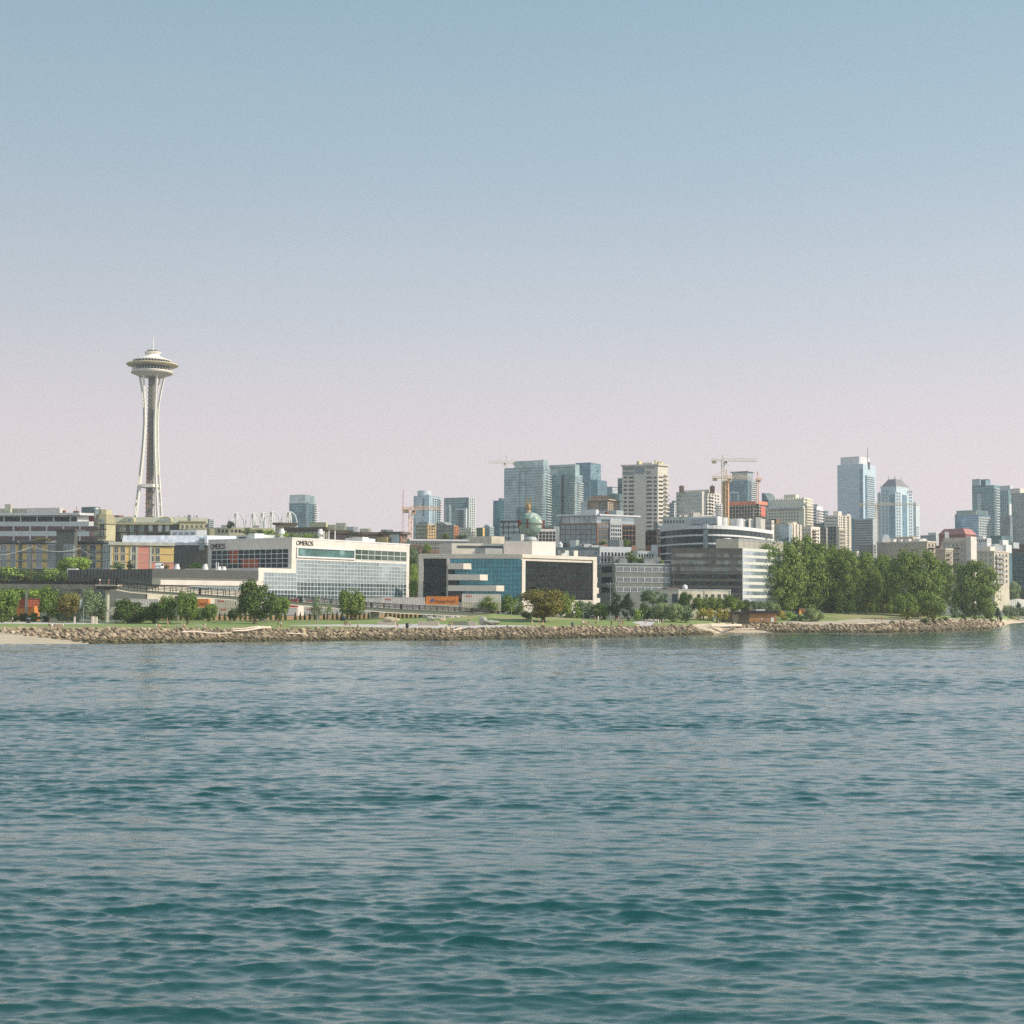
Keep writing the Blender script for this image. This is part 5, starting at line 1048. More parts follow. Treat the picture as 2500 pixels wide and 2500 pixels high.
# glass and white framed offices behind the globe
b = Bld('office_building', 'low grey glass office directly behind the globe', 'building', 1223, 1300, 1312, 800, 8, 1273, GMID); b.bands(b.L, (1223, 1274, 1300, 1340), 5, GPALE, .5); b.piers(b.L, (1223, 1276, 1300, 1340), 6, GDARK, .08, .3); mb = MB(); b.L.box(mb, -.5, b.L.len+.5, b.z1-.1, b.z1+.6, -6, .8); b.part('roof', mb, DGREY); b.add('roof_unit', 1248, 1272, 1280, 770, 1304, LGREY, z0=b.z1-20); b.done()
b = Bld('office_building', 'white framed building with dark bays at the right side of the globe', 'building', 1300, 1315, 1357, 780, 30, 1291, M('white_frame', (222, 206, 192), .8), aR=80)
for i in range(5): b.wins(b.R, (1316.5+i*8.2, 1297, 1323+i*8.2, 1322), 1, 3, WINDK, 1, .85)
b.wins(b.L, (1302, 1297, 1314, 1322), 2, 3, WINDK, .7, .7); b.done()
b = Bld('office_building', 'grey glazed block behind the white framed building by the globe', 'building', 1310, 1352, 1366, 860, 14, 1284, G('greyglaze', (120, 134, 130), .45)); b.bands(b.L, (1310, 1286, 1352, 1330), 5, DGREY, .3); b.done()
# brick and glass apartments with white roof slab
b = Bld('apartment_building', 'brick framed apartments with a glazed top floor under a thin white roof', 'building', 1366, 1458, 1553, 700, 22, 1277, BRICK, aR=62)
GP = G('apartment', (118, 140, 140), .4, .08, .3)
for i in range(7): b.wins(b.L, (1369+i*12.6, 1281, 1379.5+i*12.6, 1330), 1, 4, GP, 1, .86, d=.1)
for i in range(3): b.wins(b.R, (1462+i*9, 1280, 1469+i*9, 1330), 1, 4, GP, 1, .8, d=.1)
mb = MB(); b.R.pbox(mb, (1488, 1266, 1516, 1335), -.1, .8); b.part('white_bay', mb, LGREY); b.wins(b.R, ('', *b.R.rect((1489, 1279, 1515, 1330))), 5, 5, WINDK, .55, .6, d=.9)
for i in range(4): b.wins(b.R, (1520+i*8.2, 1282, 1526.5+i*8.2, 1332), 1, 4, GDARK, 1, .86, d=.1)
k = b.add('top_floor', 1372, 1457, 1548, 704, 1259, GPALE, aR=62); b.piers(k.L, ('', 0, k.L.len, k.z0, k.z1), 7, LGREY, .1, .2); mb = MB()
for fc in (k.L, k.R): fc.box(mb, -2, fc.len+2.4, k.z1-.05, k.z1+.7, -4, 2.2)
b.part('roof_slab', mb, WHITE); b.add('penthouse', 1418, 1455, 1462, 722, 1244, WHITE, z0=k.z1); b.add('penthouse', 1456, 1505, 1522, 730, 1246, LGREY, z0=k.z1); b.add('roof_unit', 1478, 1482, 1486, 718, 1249, M('rust_unit'), dl=3, dr=3, z0=k.z1+.5); b.done()
# grey and white terraced apartments
b = Bld('apartment_building', 'grey apartments with a white balconied side behind the dark mirrored glass panel', 'building', 1357, 1464, 1541, 625, 12, 1336, M('zinc_grey', (128, 134, 132), .8), aR=74)
for i in range(8): b.wins(b.L, (1380+i*10.2, 1343, 1387+i*10.2, 1373), 1, 2, WINLT, 1, .7, WHITE, .12)
mb = MB(); b.R.box(mb, 0, b.R.len, b.z0, b.z1+.3, -.1, .12); b.part('white_wall', mb, M('white_siding', (206, 204, 200), .8, .05)); b.wins(b.R, (1466, 1345, 1540, 1375), 9, 2, WINDK, .5, .6, d=.2)
for yy in (1358, 1372):
    mb = MB(); b.R.pbox(mb, (1466, yy, 1536, yy+1.2), 0, 1.6); o = b.part('balcony', mb, STEEL); m2 = MB(); u0, u1, z0, z1 = b.R.rect((1466, yy, 1536, yy+1.2))
    for q in range(40): b.R.box(m2, u0+(u1-u0)*q/39-.03, u0+(u1-u0)*q/39+.03, z1, z1+1, 1.5, 1.58)
    part('railing', m2, STEEL, o)
b.add('penthouse', 1487, 1512, 1522, 640, 1318, GREY, z0=b.z1-.2); b.add('roof_unit', 1392, 1406, 1414, 640, 1318, LGREY, z0=b.z1-.2); b.add('roof_unit', 1370, 1385, 1389, 645, 1324, DGREY, z0=b.z1-.2); mb = MB(); q = P(1368, 1326, 640); mb.lathe((q.x, q.y, b.z1), [(1, 0), (1.1, 2), (.9, 2.1), (0.1, 2.9)], 10); b.part('roof_vent', mb, WHITE)
b.roofbits(6, LGREY, 9, h=(.6, 1.6)); b.done()
b = Bld('apartment_building', 'small white framed apartments stepping down left of the banded round office', 'building', 1540, 1556, 1598, 640, 30, 1345, M('pale_siding', (190, 190, 182), .8), aR=76); b.wins(b.R, (1558, 1350, 1597, 1376), 6, 2, WINDK, .55, .7); b.slabs(b.R, (1560, 1362, 1592, 1376), 1, STEEL, 1.3); b.add('glass_dome_unit', 1590, 1596, 1606, 655, 1330, WHITE, z0=b.z0); b.done()
b = Bld('apartment_building', 'grey glazed block wedged between the beige tower foot and the round office', 'building', 1596, 1606, 1618, 690, 20, 1276, GREY); b.bands(b.R, (1606, 1280, 1618, 1370), 8, GMID, .5); b.bands(b.L, (1597, 1280, 1605, 1370), 8, GMID, .5); b.done()
# ================================================================ tall beige tower
TB = M('tower_beige', (210, 198, 180), .85, .05)
b = Bld('tower_block', 'tall beige concrete apartment tower with rows of small dark windows', 'tower', 1519, 1606, 1630, 1000, 21, 1136, TB, aR=48)
f = b.L; n = 17
for xa, xb in ((1523, 1530), (1535, 1547), (1551, 1557), (1562.5, 1568), (1572, 1575), (1579, 1591), (1596, 1603)): b.wins(f, (xa, 1161, xb, 1330), 1, n, WINDK, 1, .45, d=.12)
b.bands(b.R, (1608, 1160, 1618, 1330), n, WINDK, .42); b.slabs(b.R, (1621, 1152, 1630, 1330), 18, TB, 1.8, .9)
mb = MB(); f.pbox(mb, (1549, 1140, 1576, 1340), -.1, .9); o = b.part('bay', mb, TB); mb = MB(); f.pbox(mb, (1551, 1141, 1574, 1157), .5, 1.1); b.part('top_glazing', mb, GMID)
for r in ((1522, 1141, 1547, 1147), (1522, 1152, 1547, 1159), (1580, 1139, 1599, 1143), (1579, 1150, 1588, 1157)): mb = MB(); f.pbox(mb, r, -.1, .3); b.part('top_window', mb, GMID)
mb = MB()
for fc in (b.L, b.R): fc.box(mb, -.8, fc.len+.8, b.z1-.1, b.z1+.9, -4, 1.0)
b.part('cornice', mb, TB); b.add('penthouse', 1563, 1592, 1600, 1012, 1129, TB); b.roofbits(6, M('ochre_unit', (206, 190, 150), .8), 5, h=(2, 4), w=(1, 3)); b.done()
# ================================================================ right-hand skyline
PW = M('pale_concrete', (206, 198, 182), .85, .06)
b = Bld('apartment_building', 'light apartment block with two thin spires at its roof corners', 'building', 1651, 1714, 1760, 1000, 18, 1199, PW)
b.wins(b.L, (1652, 1207, 1713, 1262), 8, 6, GPALE, .75, .55, d=.1); b.wins(b.R, (1722, 1203, 1757, 1262), 5, 7, WINDK, .55, .5); b.add('stepped_top', 1668, 1730, 1748, 1006, 1195, PW); b.slabs(b.R, (1730, 1205, 1742, 1262), 7, WHITE, 1.5, .5)
for px, yt in ((1664, 1184), (1739, 1182)):
    q = P(px, 1200, 1004); t_ = P(px, yt, 1004); mb = MB(); mb.box((q.x, q.y, b.z1+1.5), (3, 3, 4.5)); mb.tube((q.x, q.y, b.z1+4), (q.x, q.y, t_.z), .5, .2); b.part('spire', mb, BROWN)
b.done()
b = small('pale low apartments left of the block with two spires', 1628, 1646, 1656, 1080, 16, 1227, LGREY, (5, 5), (2, 5), yb=1262); b.add('penthouse', 1640, 1650, 1656, 1090, 1222, GREY); b.done()
b = small('white balconied apartments squeezed left of the building site', 1747, 1750, 1763, 990, 30, 1228, WHITE, None, (2, 6), yb=1262, aR=70); b.slabs(b.R, (1750, 1230, 1763, 1262), 6, WHITE, 1.5, .5); b.done()
# long terrace roofs in front of them
b = Bld('low_building', 'long pale roof terrace block below the light apartments', 'building', 1617, 1690, 1770, 800, 10, 1262, M('terrace_wall', (176, 178, 166), .85), aR=80); b.wins(b.L, (1620, 1270, 1672, 1277), 7, 1, WINDK, .6, .9); b.roofbits(9, CREAM, 12, h=(.8, 3)); b.add('penthouse', 1680, 1697, 1712, 815, 1255, CREAM); b.done()
# teal tower and concrete frame under construction
b = Bld('tower_block', 'teal glass tower with white frames rising behind the building site', 'tower', 1780, 1826, 1848, 1250, 16, 1172, G('siteteal', (112, 148, 152), .5))
b.bands(b.L, (1780, 1174, 1825, 1250), 12, G('siteteal2', (92, 128, 134), .5), .5); b.slabs(b.R, (1830, 1172, 1848, 1240), 13, WHITE, 1.8, .5); mb = MB(); b.L.pbox(mb, (1783, 1202, 1804, 1204), -.1, 1.5); b.L.pbox(mb, (1783, 1204, 1785, 1225), -.1, 1.5); b.L.pbox(mb, (1803, 1204, 1805, 1225), -.1, 1.5); b.part('white_frame', mb, WHITE)
k = b.add('upper_block', 1787, 1824, 1838, 1255, 1152, GPALE); mb = MB()
for fc in (k.L, k.R): fc.box(mb, -1, fc.len+1, k.z1-.05, k.z1+.6, -3, 1.5)
b.part('roof', mb, GREY); b.done()
b = Bld('building_site', 'concrete tower frame under construction with an orange safety screen on top', 'building', 1780, 1846, 1866, 1010, 16, 1229, M('site_core', (120, 112, 98), .9))
for fc, r, n in ((b.L, (1780, 1229, 1845, 1270), 9), (b.R, (1847, 1229, 1865, 1270), 3)):
    b.slabs(fc, r, 5, CONC, 1.8, .4, name='floor_slab'); u0, u1, z0, z1 = fc.rect(r)
    for i in range(n): mb = MB(); x = u0+(u1-u0)*(i+.5)/n; fc.box(mb, x-.3, x+.3, b.z0, b.z1, 1.0, 1.6); b.part('column', mb, CONC)
OS = M('orange_screen', (222, 140, 110), .8, .1)
for fc in (b.L, b.R): mb = MB(); fc.box(mb, -.5, fc.len+.8, b.z1-.8, b.z1+1.6, 1.7, 2.1); b.part('safety_screen', mb, OS)
mb = MB(); b.R.pbox(mb, (1852, 1236, 1863, 1262), 1.6, 1.9); b.part('safety_net', mb, M('red_net', (206, 116, 100), .85)); b.done()
b = Bld('hoist_tower', 'orange brown hoist tower standing left of the building site', 'tower', 1763, 1778, 1780, 1000, 10, 1174, M('hoist_scaffold', (204, 178, 144), .85, .15, .8, stretch=(1, 1, 3)), dl=5, dr=5)
b.bands(b.L, (1763, 1176, 1778, 1262), 22, M('hoist_bar', (184, 146, 110), .8), .18, .3, name='scaffold_bar'); mb = MB(); b.L.pbox(mb, (1775, 1176, 1779.5, 1262), -.1, .8); b.part('orange_mast', mb, OS); b.done()
b = Bld('office_building', 'dark wedge shaped building with a sloping roof behind the tan hotel', 'building', 1860, 1876, 1896, 1120, 10, 1222, M('wedge_slate', (104, 116, 116), .6), aR=60)
mb = MB(); f = b.L; zt = P(1862, 1203, 1120).z; C4 = [Vector((p.x, p.y)) for p in b.k.pts]
mb.v = [(*C4[3], b.z1-.1), (*C4[0], b.z1-.1), (*C4[1], b.z1-.1), (*C4[2], b.z1-.1), (*C4[3], zt), (*((C4[0]+C4[3])/2), zt-1), (*((C4[1]+C4[2])/2), zt-1), (*C4[2], zt)]; mb.f = [(0, 1, 5, 4), (1, 2, 6, 5), (2, 3, 7, 6), (4, 5, 6, 7), (0, 4, 7, 3)]; b.part('sloped_roof', mb, M('wedge_slate')); b.piers(f, ('', 0, f.len, b.z0, b.z1), 4, DGREY, .15, .3); b.done()
HOT = M('hotel_tan', (214, 206, 184), .85, .06)
b = Bld('hotel', 'old tan hotel with a white toothed cornice and many small windows', 'building', 1872, 1963, 1983, 900, 12, 1236, HOT)
b.wins(b.L, (1875, 1243, 1951, 1288), 11, 6, M('hotel_window', (120, 118, 104), .4), .4, .5); b.slabs(b.R, (1966, 1216, 1982, 1290), 11, HOT, 1.3, .8); mb = MB(); b.L.box(mb, -.6, b.L.len, b.z1-.7, b.z1+.2, -3, 1.0)
for i in range(18): x = b.L.len*(i+.5)/18; b.L.box(mb, x-.4, x+.4, b.z1-1.6, b.z1-.7, 0, .8)
b.part('cornice', mb, WHITE); k = b.add('upper_block', 1888, 1962, 1982, 906, 1218, HOT); mb = MB()
for fc in (k.L, k.R):
    for i in range(12): x = fc.len*(i+.5)/12; fc.box(mb, x-.5, x+.5, k.z1-.05, k.z1+.8, -.5, .3)
b.part('battlements', mb, HOT); b.add('penthouse', 1914, 1943, 1950, 915, 1207, HOT, z0=k.z1-.1); b.done()
b = Bld('tower_block', 'white and grey apartment slab right of the tan hotel', 'tower', 1981, 1994, 2008, 1100, 20, 1236, WHITE); b.bands(b.L, (1982, 1240, 1993, 1300), 8, GMID, .5); b.slabs(b.R, (1995, 1240, 2008, 1300), 9, WHITE, 1.6, .6); b.add('penthouse', 1984, 1996, 2004, 1110, 1231, LGREY); b.done()
b = Bld('office_building', 'teal glazed office between the hotel slab and the beige gridded tower', 'building', 2004, 2014, 2022, 1150, 18, 1247, G('teal_office')); b.bands(b.R, (2014, 1250, 2022, 1300), 6, GPALE, .4); b.done()
b = Bld('office_building', 'dark flat roofed block below the hotel slab', 'building', 1980, 2014, 2022, 1000, 12, 1277, M('charcoal_block', (96, 100, 98), .8)); b.bands(b.L, (1981, 1280, 2014, 1310), 4, GMID, .4); b.done()
# beige condominiums above the poplars
b = Bld('apartment_building', 'beige condominiums with tall pilasters in front of the tan hotel', 'building', 1872, 1925, 1957, 720, 14, 1278, M('condo_beige', (206, 190, 164), .85, .06))
b.wins(b.L, (1884, 1284, 1922, 1330), 4, 5, GPALE, .6, .6); b.wins(b.R, (1928, 1284, 1956, 1330), 4, 5, WINDK, .45, .6); b.piers(b.R, (1926, 1278, 1957, 1330), 4, CREAM, .35, .5); b.add('penthouse', 1876, 1895, 1905, 735, 1267, BROWN); b.add('penthouse', 1920, 1936, 1946, 730, 1274, TAN); b.add('glass_bay', 1902, 1926, 1934, 716, 1280, GPALE, z0=b.z0, dl=4, dr=4); b.done()
b = Bld('apartment_building', 'paler condominium tower half behind the tallest poplar', 'building', 1957, 1980, 2002, 740, 14, 1285, CREAM); b.wins(b.L, (1959, 1290, 1978, 1335), 3, 5, WINLT, .4, .5); b.wins(b.R, (1982, 1290, 2001, 1335), 3, 5, WINDK, .45, .6); b.slabs(b.R, (1983, 1290, 1992, 1335), 6, BROWN, 1.2, .4); b.done()
b = small('grey concrete apartments with small windows, right of the condominium tower', 2001, 2017, 2021, 780, 12, 1288, M('grey_brown', (150, 144, 134), .85), (3, 5), None, yb=1335); b.done()
b = Bld('tower_block', 'beige gridded apartment tower with dark windows on its lit side', 'tower', 2013, 2046, 2078, 900, 16, 1258, M('grid_beige', (218, 204, 182), .85, .05), aR=50)
b.bands(b.L, (2014, 1261, 2045, 1300), 5, GMID, .4); b.wins(b.R, (2047, 1259, 2077, 1342), 6, 13, WINDK, .5, .5); b.piers(b.R, (2057, 1258, 2077, 1342), 2, M('grid_beige'), .2, .5); b.add('penthouse', 2034, 2047, 2055, 910, 1248, CREAM); b.add('penthouse', 2050, 2068, 2076, 915, 1255, CREAM, z0=b.z1-.2); b.done()
b = Bld('office_building', 'dark glass bay block leaning against the beige gridded tower', 'building', 2018, 2041, 2048, 820, 14, 1285, G('baydark', (84, 92, 92), .4)); b.bands(b.L, (2020, 1288, 2041, 1340), 6, GREY, .3); b.piers(b.L, (2020, 1286, 2041, 1340), 3, DGREY, .15, .3); b.done()
b = small('beige narrow apartments with arched gables before the gridded tower', 2045, 2049, 2064, 800, 30, 1292, M('condo_beige'), None, (4, 5), aR=74, yb=1340); b.done()
# tall office tower
TG = G('office_sky', (150, 178, 192), .55, .05, .06, .1)
b = Bld('tower_block', 'tallest skyline office tower with a bright stepped crown and thin antenna', 'tower', 2044, 2107, 2138, 1900, 14, 1132, M('tower_panel', (186, 200, 202), .6, .05))
b.bands(b.L, (2046, 1144, 2099, 1270), 26, TG, .62, .3); b.bands(b.R, (2117, 1162, 2136, 1310), 28, G('office_dim', (110, 128, 134), .5), .5, .4)
mb = MB(); b.L.pbox(mb, (2100, 1144, 2106, 1270), -.1, .5); b.part('dark_strip', mb, GTEAL if 0 else G('strip', (72, 128, 148), .55)); mb = MB(); b.R.pbox(mb, (2112, 1160, 2117, 1270), -.1, .5); b.part('dark_strip', mb, G('strip'))
mb = MB(); b.R.pbox(mb, (2119, 1128, 2123, 1146), -.1, .6); b.part('notch', mb, DGREY); k = b.add('crown', 2052, 2098, 2123, 1910, 1114, M('crown_white', (214, 206, 200), .6, .05)); q = P(2123, 1120, 1900); mb = MB(); mb.tube((q.x, q.y+10, b.z1-1), (q.x, q.y+10, P(2123, 1090, 1900).z), .6, .25); b.part('antenna', mb, STEEL); b.done()
b = Bld('office_building', 'striped grey office slab at the foot of the tallest tower', 'building', 2079, 2131, 2141, 1050, 10, 1266, M('striped_grey', (176, 178, 174), .8)); b.bands(b.L, (2086, 1270, 2130, 1352), 14, M('stripe_shade', (122, 124, 124), .5), .45); mb = MB(); b.L.pbox(mb, (2079, 1266, 2086, 1360), -.1, .4); b.part('end_wall', mb, M('slate_end', (134, 150, 156), .7)); b.done()
b = small('small grey apartments with square dark windows right above the poplars', 2097, 2132, 2140, 760, 10, 1329, GREY, (4, 3), (1, 3), yb=1352); b.done()
# tower with hipped roof
HR = M('granite_pale', (192, 204, 204), .7, .05); BG = G('bluebay', (92, 138, 152), .5)
b = Bld('tower_block', 'blue and white office tower with a steep hipped roof and corner finials', 'tower', 2142, 2186, 2229, 1800, 45, 1202, HR)
for fc, cols in ((b.L, ((2144, 2150), (2154, 2160), (2162, 2168), (2172, 2185))), (b.R, ((2187, 2200), (2203, 2214), (2218, 2228)))):
    for i, (xa, xb) in enumerate(cols):
        big = (xb-xa) > 10.5
        if big and not (fc is b.R and i == 0): mb = MB(); fc.pbox(mb, (xa, 1208, xb, 1312), -.1, .6); b.part('glass_bay', mb, BG)
        else: b.wins(fc, (xa, 1196 if i else 1200, xb, 1312), 2 if fc is b.R else 1, 15, G('bluebay2', (112, 132, 138), .45), .55, .66, d=.3)
k = b.add('upper_block', 2150, 2188, 2219, 1805, 1187, HR, a=45); mb = MB(); c4 = k.pts; ct = sum(c4, Vector((0, 0)))/4; zr = P(2188, 1167, 1800).z; t4 = [ct+(p-ct)*.45 for p in c4]
mb.v = [(*p, k.z1-.1) for p in c4]+[(*p, zr) for p in t4]; mb.f = [(i, (i+1) % 4, 4+(i+1) % 4, 4+i) for i in range(4)]+[(4, 5, 6, 7)]; rf = b.part('roof', mb, M('hip_roof', (138, 130, 126), .8))
mb = MB()
for p in t4: mb.tube((*p, zr-1), (*p, zr+5), .5, .15)
part('finials', mb, M('hip_roof'), rf)
for p in c4: mb = MB(); mb.tube((*p, k.z1-1), (*p, k.z1+3.5), .6, .2); b.part('finial', mb, HR)
b.done()
b = Bld('tower_block', 'pale slim office tower just right of the hipped roof tower', 'tower', 2229, 2236, 2245, 1950, 16, 1226, M('pale_tower', (204, 206, 204), .7)); b.bands(b.R, (2236, 1285, 2244, 1312), 6, GMID, .5); b.bands(b.L, (2230, 1232, 2236, 1312), 14, LGREY, .3); b.done()
# brown beige condominiums over the poplars
CB = M('condo_taupe', (184, 168, 146), .85, .07)
def condor(label, xl, xm, xr, Y, a, py, nl, nr, rows=5, wall=CB, yb=1388, aR=None):
    b = Bld('apartment_building', label, 'building', xl, xm, xr, Y, a, py, wall, aR=aR)
    if nl: b.wins(b.L, (xl+2, py+3, xm-2, yb), nl, rows, WINLT, .38, .42, WHITE, .14)
    if nr: b.wins(b.R, (xm+1, py+3, xr-1, yb), nr, rows, WINDK, .45, .5)
    b.parapet(M('condo_cap', (210, 196, 174), .85), .8, .3); return b
b = condor('wide taupe condominiums with white framed windows right of the hipped tower', 2141, 2263, 2283, 750, 10, 1322, 9, 2); b.slabs(b.R, (2266, 1326, 2282, 1388), 5, STEEL, 1.2); b.add('penthouse', 2184, 2229, 2240, 765, 1310, CB); c = P(2164, 1322, 765)
mb = MB(); n = 12; w2 = 11*765/F; fr = [(c.x+w2*math.cos(t), c.y, b.z1+4.2*math.sin(t)) for t in np.linspace(0, math.pi, n)]; bk = [(p[0], p[1]+8, p[2]) for p in fr]; mb.v = fr+bk; mb.f = [tuple(range(n))]+[(i, n+i, n+i+1, i+1) for i in range(n-1)]; b.part('barrel_vault', mb, WHITE); b.add('penthouse', 2236, 2252, 2262, 760, 1315, WHITE, dl=4, dr=5); b.roofbits(6, WHITE, 6, h=(.8, 2)); b.done()
b = condor('taupe condominium with a lit balcony side behind the darker poplar', 2280, 2308, 2326, 760, 12, 1340, 3, 3, 6, yb=1410); b.slabs(b.R, (2310, 1343, 2320, 1410), 6, STEEL, 1.2); b.add('penthouse', 2284, 2296, 2302, 770, 1332, BROWN, dl=4, dr=4); b.done()
b = condor('taller beige condominium slab below the red roofed building', 2298, 2368, 2384, 800, 10, 1322, 6, 2, 7, M('condo_light', (202, 188, 166), .85), yb=1420); b.add('top_storey', 2302, 2366, 2382, 806, 1312, M('condo_light')); b.add('corner_tower', 2358, 2370, 2384, 798, 1310, CREAM, z0=b.z0, dl=6, dr=6); b.slabs(b.L, (2330, 1326, 2344, 1420), 7, STEEL, 1.2); b.done()
b = condor('beige condominium with twin white barrel vaults at the far right', 2364, 2427, 2463, 860, 12, 1346, 5, 4, 6, M('condo_warm', (206, 192, 168), .85), yb=1426); c = P(2436, 1343, 872); mb = MB(); w2 = 14*872/F; fr = [(c.x+w2*math.cos(t), c.y, b.z1+5*math.sin(t)) for t in np.linspace(0, math.pi, n)]; bk = [(p[0], p[1]+8, p[2]) for p in fr]; mb.v = fr+bk; mb.f = [tuple(range(n))]+[(i, n+i, n+i+1, i+1) for i in range(n-1)]; b.part('barrel_vault', mb, WHITE)
b.slabs(b.R, (2430, 1350, 2450, 1426), 6, CB, 1.2, .3, GREY); b.add('top_storey', 2385, 2418, 2430, 868, 1334, CREAM); b.add('penthouse', 2446, 2456, 2470, 872, 1330, WHITE); b.done()
RR = M('red_roof', (182, 124, 112), .8, .08)
b = Bld('building', 'dark red building with a pink red hipped roof above the condominiums', 'building', 2292, 2357, 2383, 920, 12, 1304, M('red_wall', (148, 104, 94), .85)); mb = MB(); c4 = b.k.pts; ct = sum(c4, Vector((0, 0)))/4; zr = P(2350, 1291.5, 930).z; t4 = [ct+(p-ct)*.72 for p in c4]
mb.v = [(*(ct+(p-ct)*1.06), b.z1-.1) for p in c4]+[(*p, zr) for p in t4]; mb.f = [(i, (i+1) % 4, 4+(i+1) % 4, 4+i) for i in range(4)]+[(4, 5, 6, 7)]; b.part('roof', mb, RR); mb = MB()
for i in range(4): q = P(2305+i*2.6, 1300, 915); mb.tube((q.x, q.y-2, b.z1-3), (q.x, q.y-2, b.z1+1), .35)
b.part('vent_pipe', mb, WHITE); b.done()
b = small('pale grey flat block left of the red roofed building', 2247, 2285, 2296, 950, 10, 1306, LGREY, (7, 2), None, GMID, yb=1320); b.add('penthouse', 2266, 2285, 2294, 960, 1300, LGREY); b.done()
b = small('white low blocks between the red roof and the blue glass office', 2383, 2410, 2420, 880, 12, 1314, WHITE, (5, 1), (2, 2), yb=1326); b.add('penthouse', 2384, 2400, 2408, 890, 1310, WHITE); b.done()
b = Bld('office_building', 'pale blue glass office with setback roof at the far right', 'building', 2331, 2387, 2422, 1300, 14, 1255, G('paleblue', (132, 166, 182), .5)); b.bands(b.L, (2333, 1258, 2386, 1312), 9, G('paleblue2', (98, 140, 160), .5), .5); b.bands(b.R, (2388, 1260, 2421, 1312), 8, LGREY, .4, .4); b.piers(b.R, (2388, 1260, 2421, 1312), 8, LGREY, .25, .3); k = b.add('setback', 2335, 2382, 2412, 1310, 1245, GPALE); mb = MB(); k.L.box(mb, -1, k.L.len+1, k.z0, k.z0+1.6, 0, 1); b.part('gold_band', mb, M('tan_band', (206, 186, 150), .7)); b.done()
b = Bld('tower_block', 'tall teal condominium tower with balconies on its right edge, far right', 'tower', 2373, 2427, 2443, 1500, 14, 1184, G('farteal', (104, 148, 148), .5)); b.bands(b.L, (2374, 1186, 2426, 1312), 19, G('farteal2', (82, 128, 134), .5), .5); b.slabs(b.R, (2428, 1188, 2443, 1318), 20, WHITE, 2, .6); mb = MB(); b.L.pbox(mb, (2386, 1206, 2397, 1250), -.1, .6); b.part('pale_glazing', mb, GPALE)
k = b.add('upper_block', 2373, 2406, 2418, 1510, 1171, G('farteal')); b.add('glass_screen', 2373, 2392, 2394, 1505, 1169, GPALE, z0=b.z1); b.add('penthouse', 2394, 2412, 2418, 1515, 1169.5, M('pent_grey', (150, 142, 136), .8), z0=k.z1-.2); b.done()
b = Bld('tower_block', 'slim glass tower with white ribs right of the tall teal condominium', 'tower', 2441, 2462, 2470, 1450, 14, 1196, G('farteal')); b.piers(b.L, (2442, 1196, 2461, 1320), 4, GPALE, .2, .5); b.bands(b.L, (2442, 1198, 2461, 1320), 14, GTEAL if 0 else G('farteal2'), .4); k = b.add('crown', 2441, 2466, 2472, 1455, 1185, M('crown_white')); mb = MB(); b.R.pbox(mb, (2462, 1230, 2468, 1258), -.1, 1); b.part('white_rib', mb, WHITE); b.done()
b = Bld('tower_block', 'small grey glass tower in front of the slim ribbed tower', 'tower', 2441, 2466, 2472, 1250, 12, 1261, G('greyglaze')); b.bands(b.L, (2442, 1263, 2465, 1320), 9, GMID, .4); b.done()
b = Bld('tower_block', 'broad grey gridded tower cut by the right picture edge', 'tower', 2469, 2540, 2570, 1300, 8, 1201, G('edgegrey', (138, 148, 144), .45)); b.bands(b.L, (2470, 1204, 2540, 1325), 20, M('edge_spandrel', (164, 164, 156), .8), .5, .15); b.add('penthouse', 2466, 2490, 2500, 1330, 1192, CREAM); b.done()
b = Bld('building', 'teal low glazed block under the tall teal condominium', 'building', 2418, 2445, 2470, 960, 12, 1308, G('teal_office')); b.bands(b.L, (2420, 1311, 2444, 1328), 3, GMID, .4); b.add('roof_unit', 2440, 2448, 2462, 950, 1318, WHITE, z0=b.z1-8); b.add('roof_unit', 2466, 2474, 2488, 940, 1324, LGREY, z0=b.z1-9); b.done()
b = Bld('building_site', 'unfinished building wrapped in teal scaffolding at the right picture edge', 'building', 2462, 2540, 2560, 1020, 8, 1345, M('site_dark', (104, 106, 98), .8)); f = b.L; TS = M('teal_scaffold', (70, 132, 136), .7)
b.slabs(f, (2464, 1360, 2540, 1435), 5, CONC, 1.6, .35, name='floor_slab'); mb = MB(); f.pbox(mb, (2464, 1358, 2540, 1440), .3, .6); b.part('mesh_screen', mb, G('meshscreen', (84, 112, 112), .2, .3)); mb = MB()
for i in range(7): u0 = f.len*(i+.1)/7; f.box(mb, u0, u0+.25, b.z0, b.z1-3, 1.7, 1.95)
for j in range(7): zz = b.z1-3-j*2.6; f.box(mb, 0, f.len, zz, zz+.2, 1.95, 2.1)
b.part('scaffolding', mb, TS); b.add('roof_unit', 2470, 2520, 2540, 1035, 1328, BROWN); b.done()
# fillers low between blocks
for lab, xl, xm, xr, Y, py, w in [('plain pale block low between the hotel condominiums and the round office', 1858, 1872, 1882, 740, 1288, CREAM), ('small cream block with a roof terrace right of the round office top', 1866, 1884, 1890, 700, 1270, CREAM),
   ('plain tan block closing the view below the striped office slab', 2060, 2092, 2104, 840, 1345, TAN)]:
    b = small(lab, xl, xm, xr, Y, 12, py, w, (3, 4), (2, 4), yb=py+50, fw=.4); b.done()
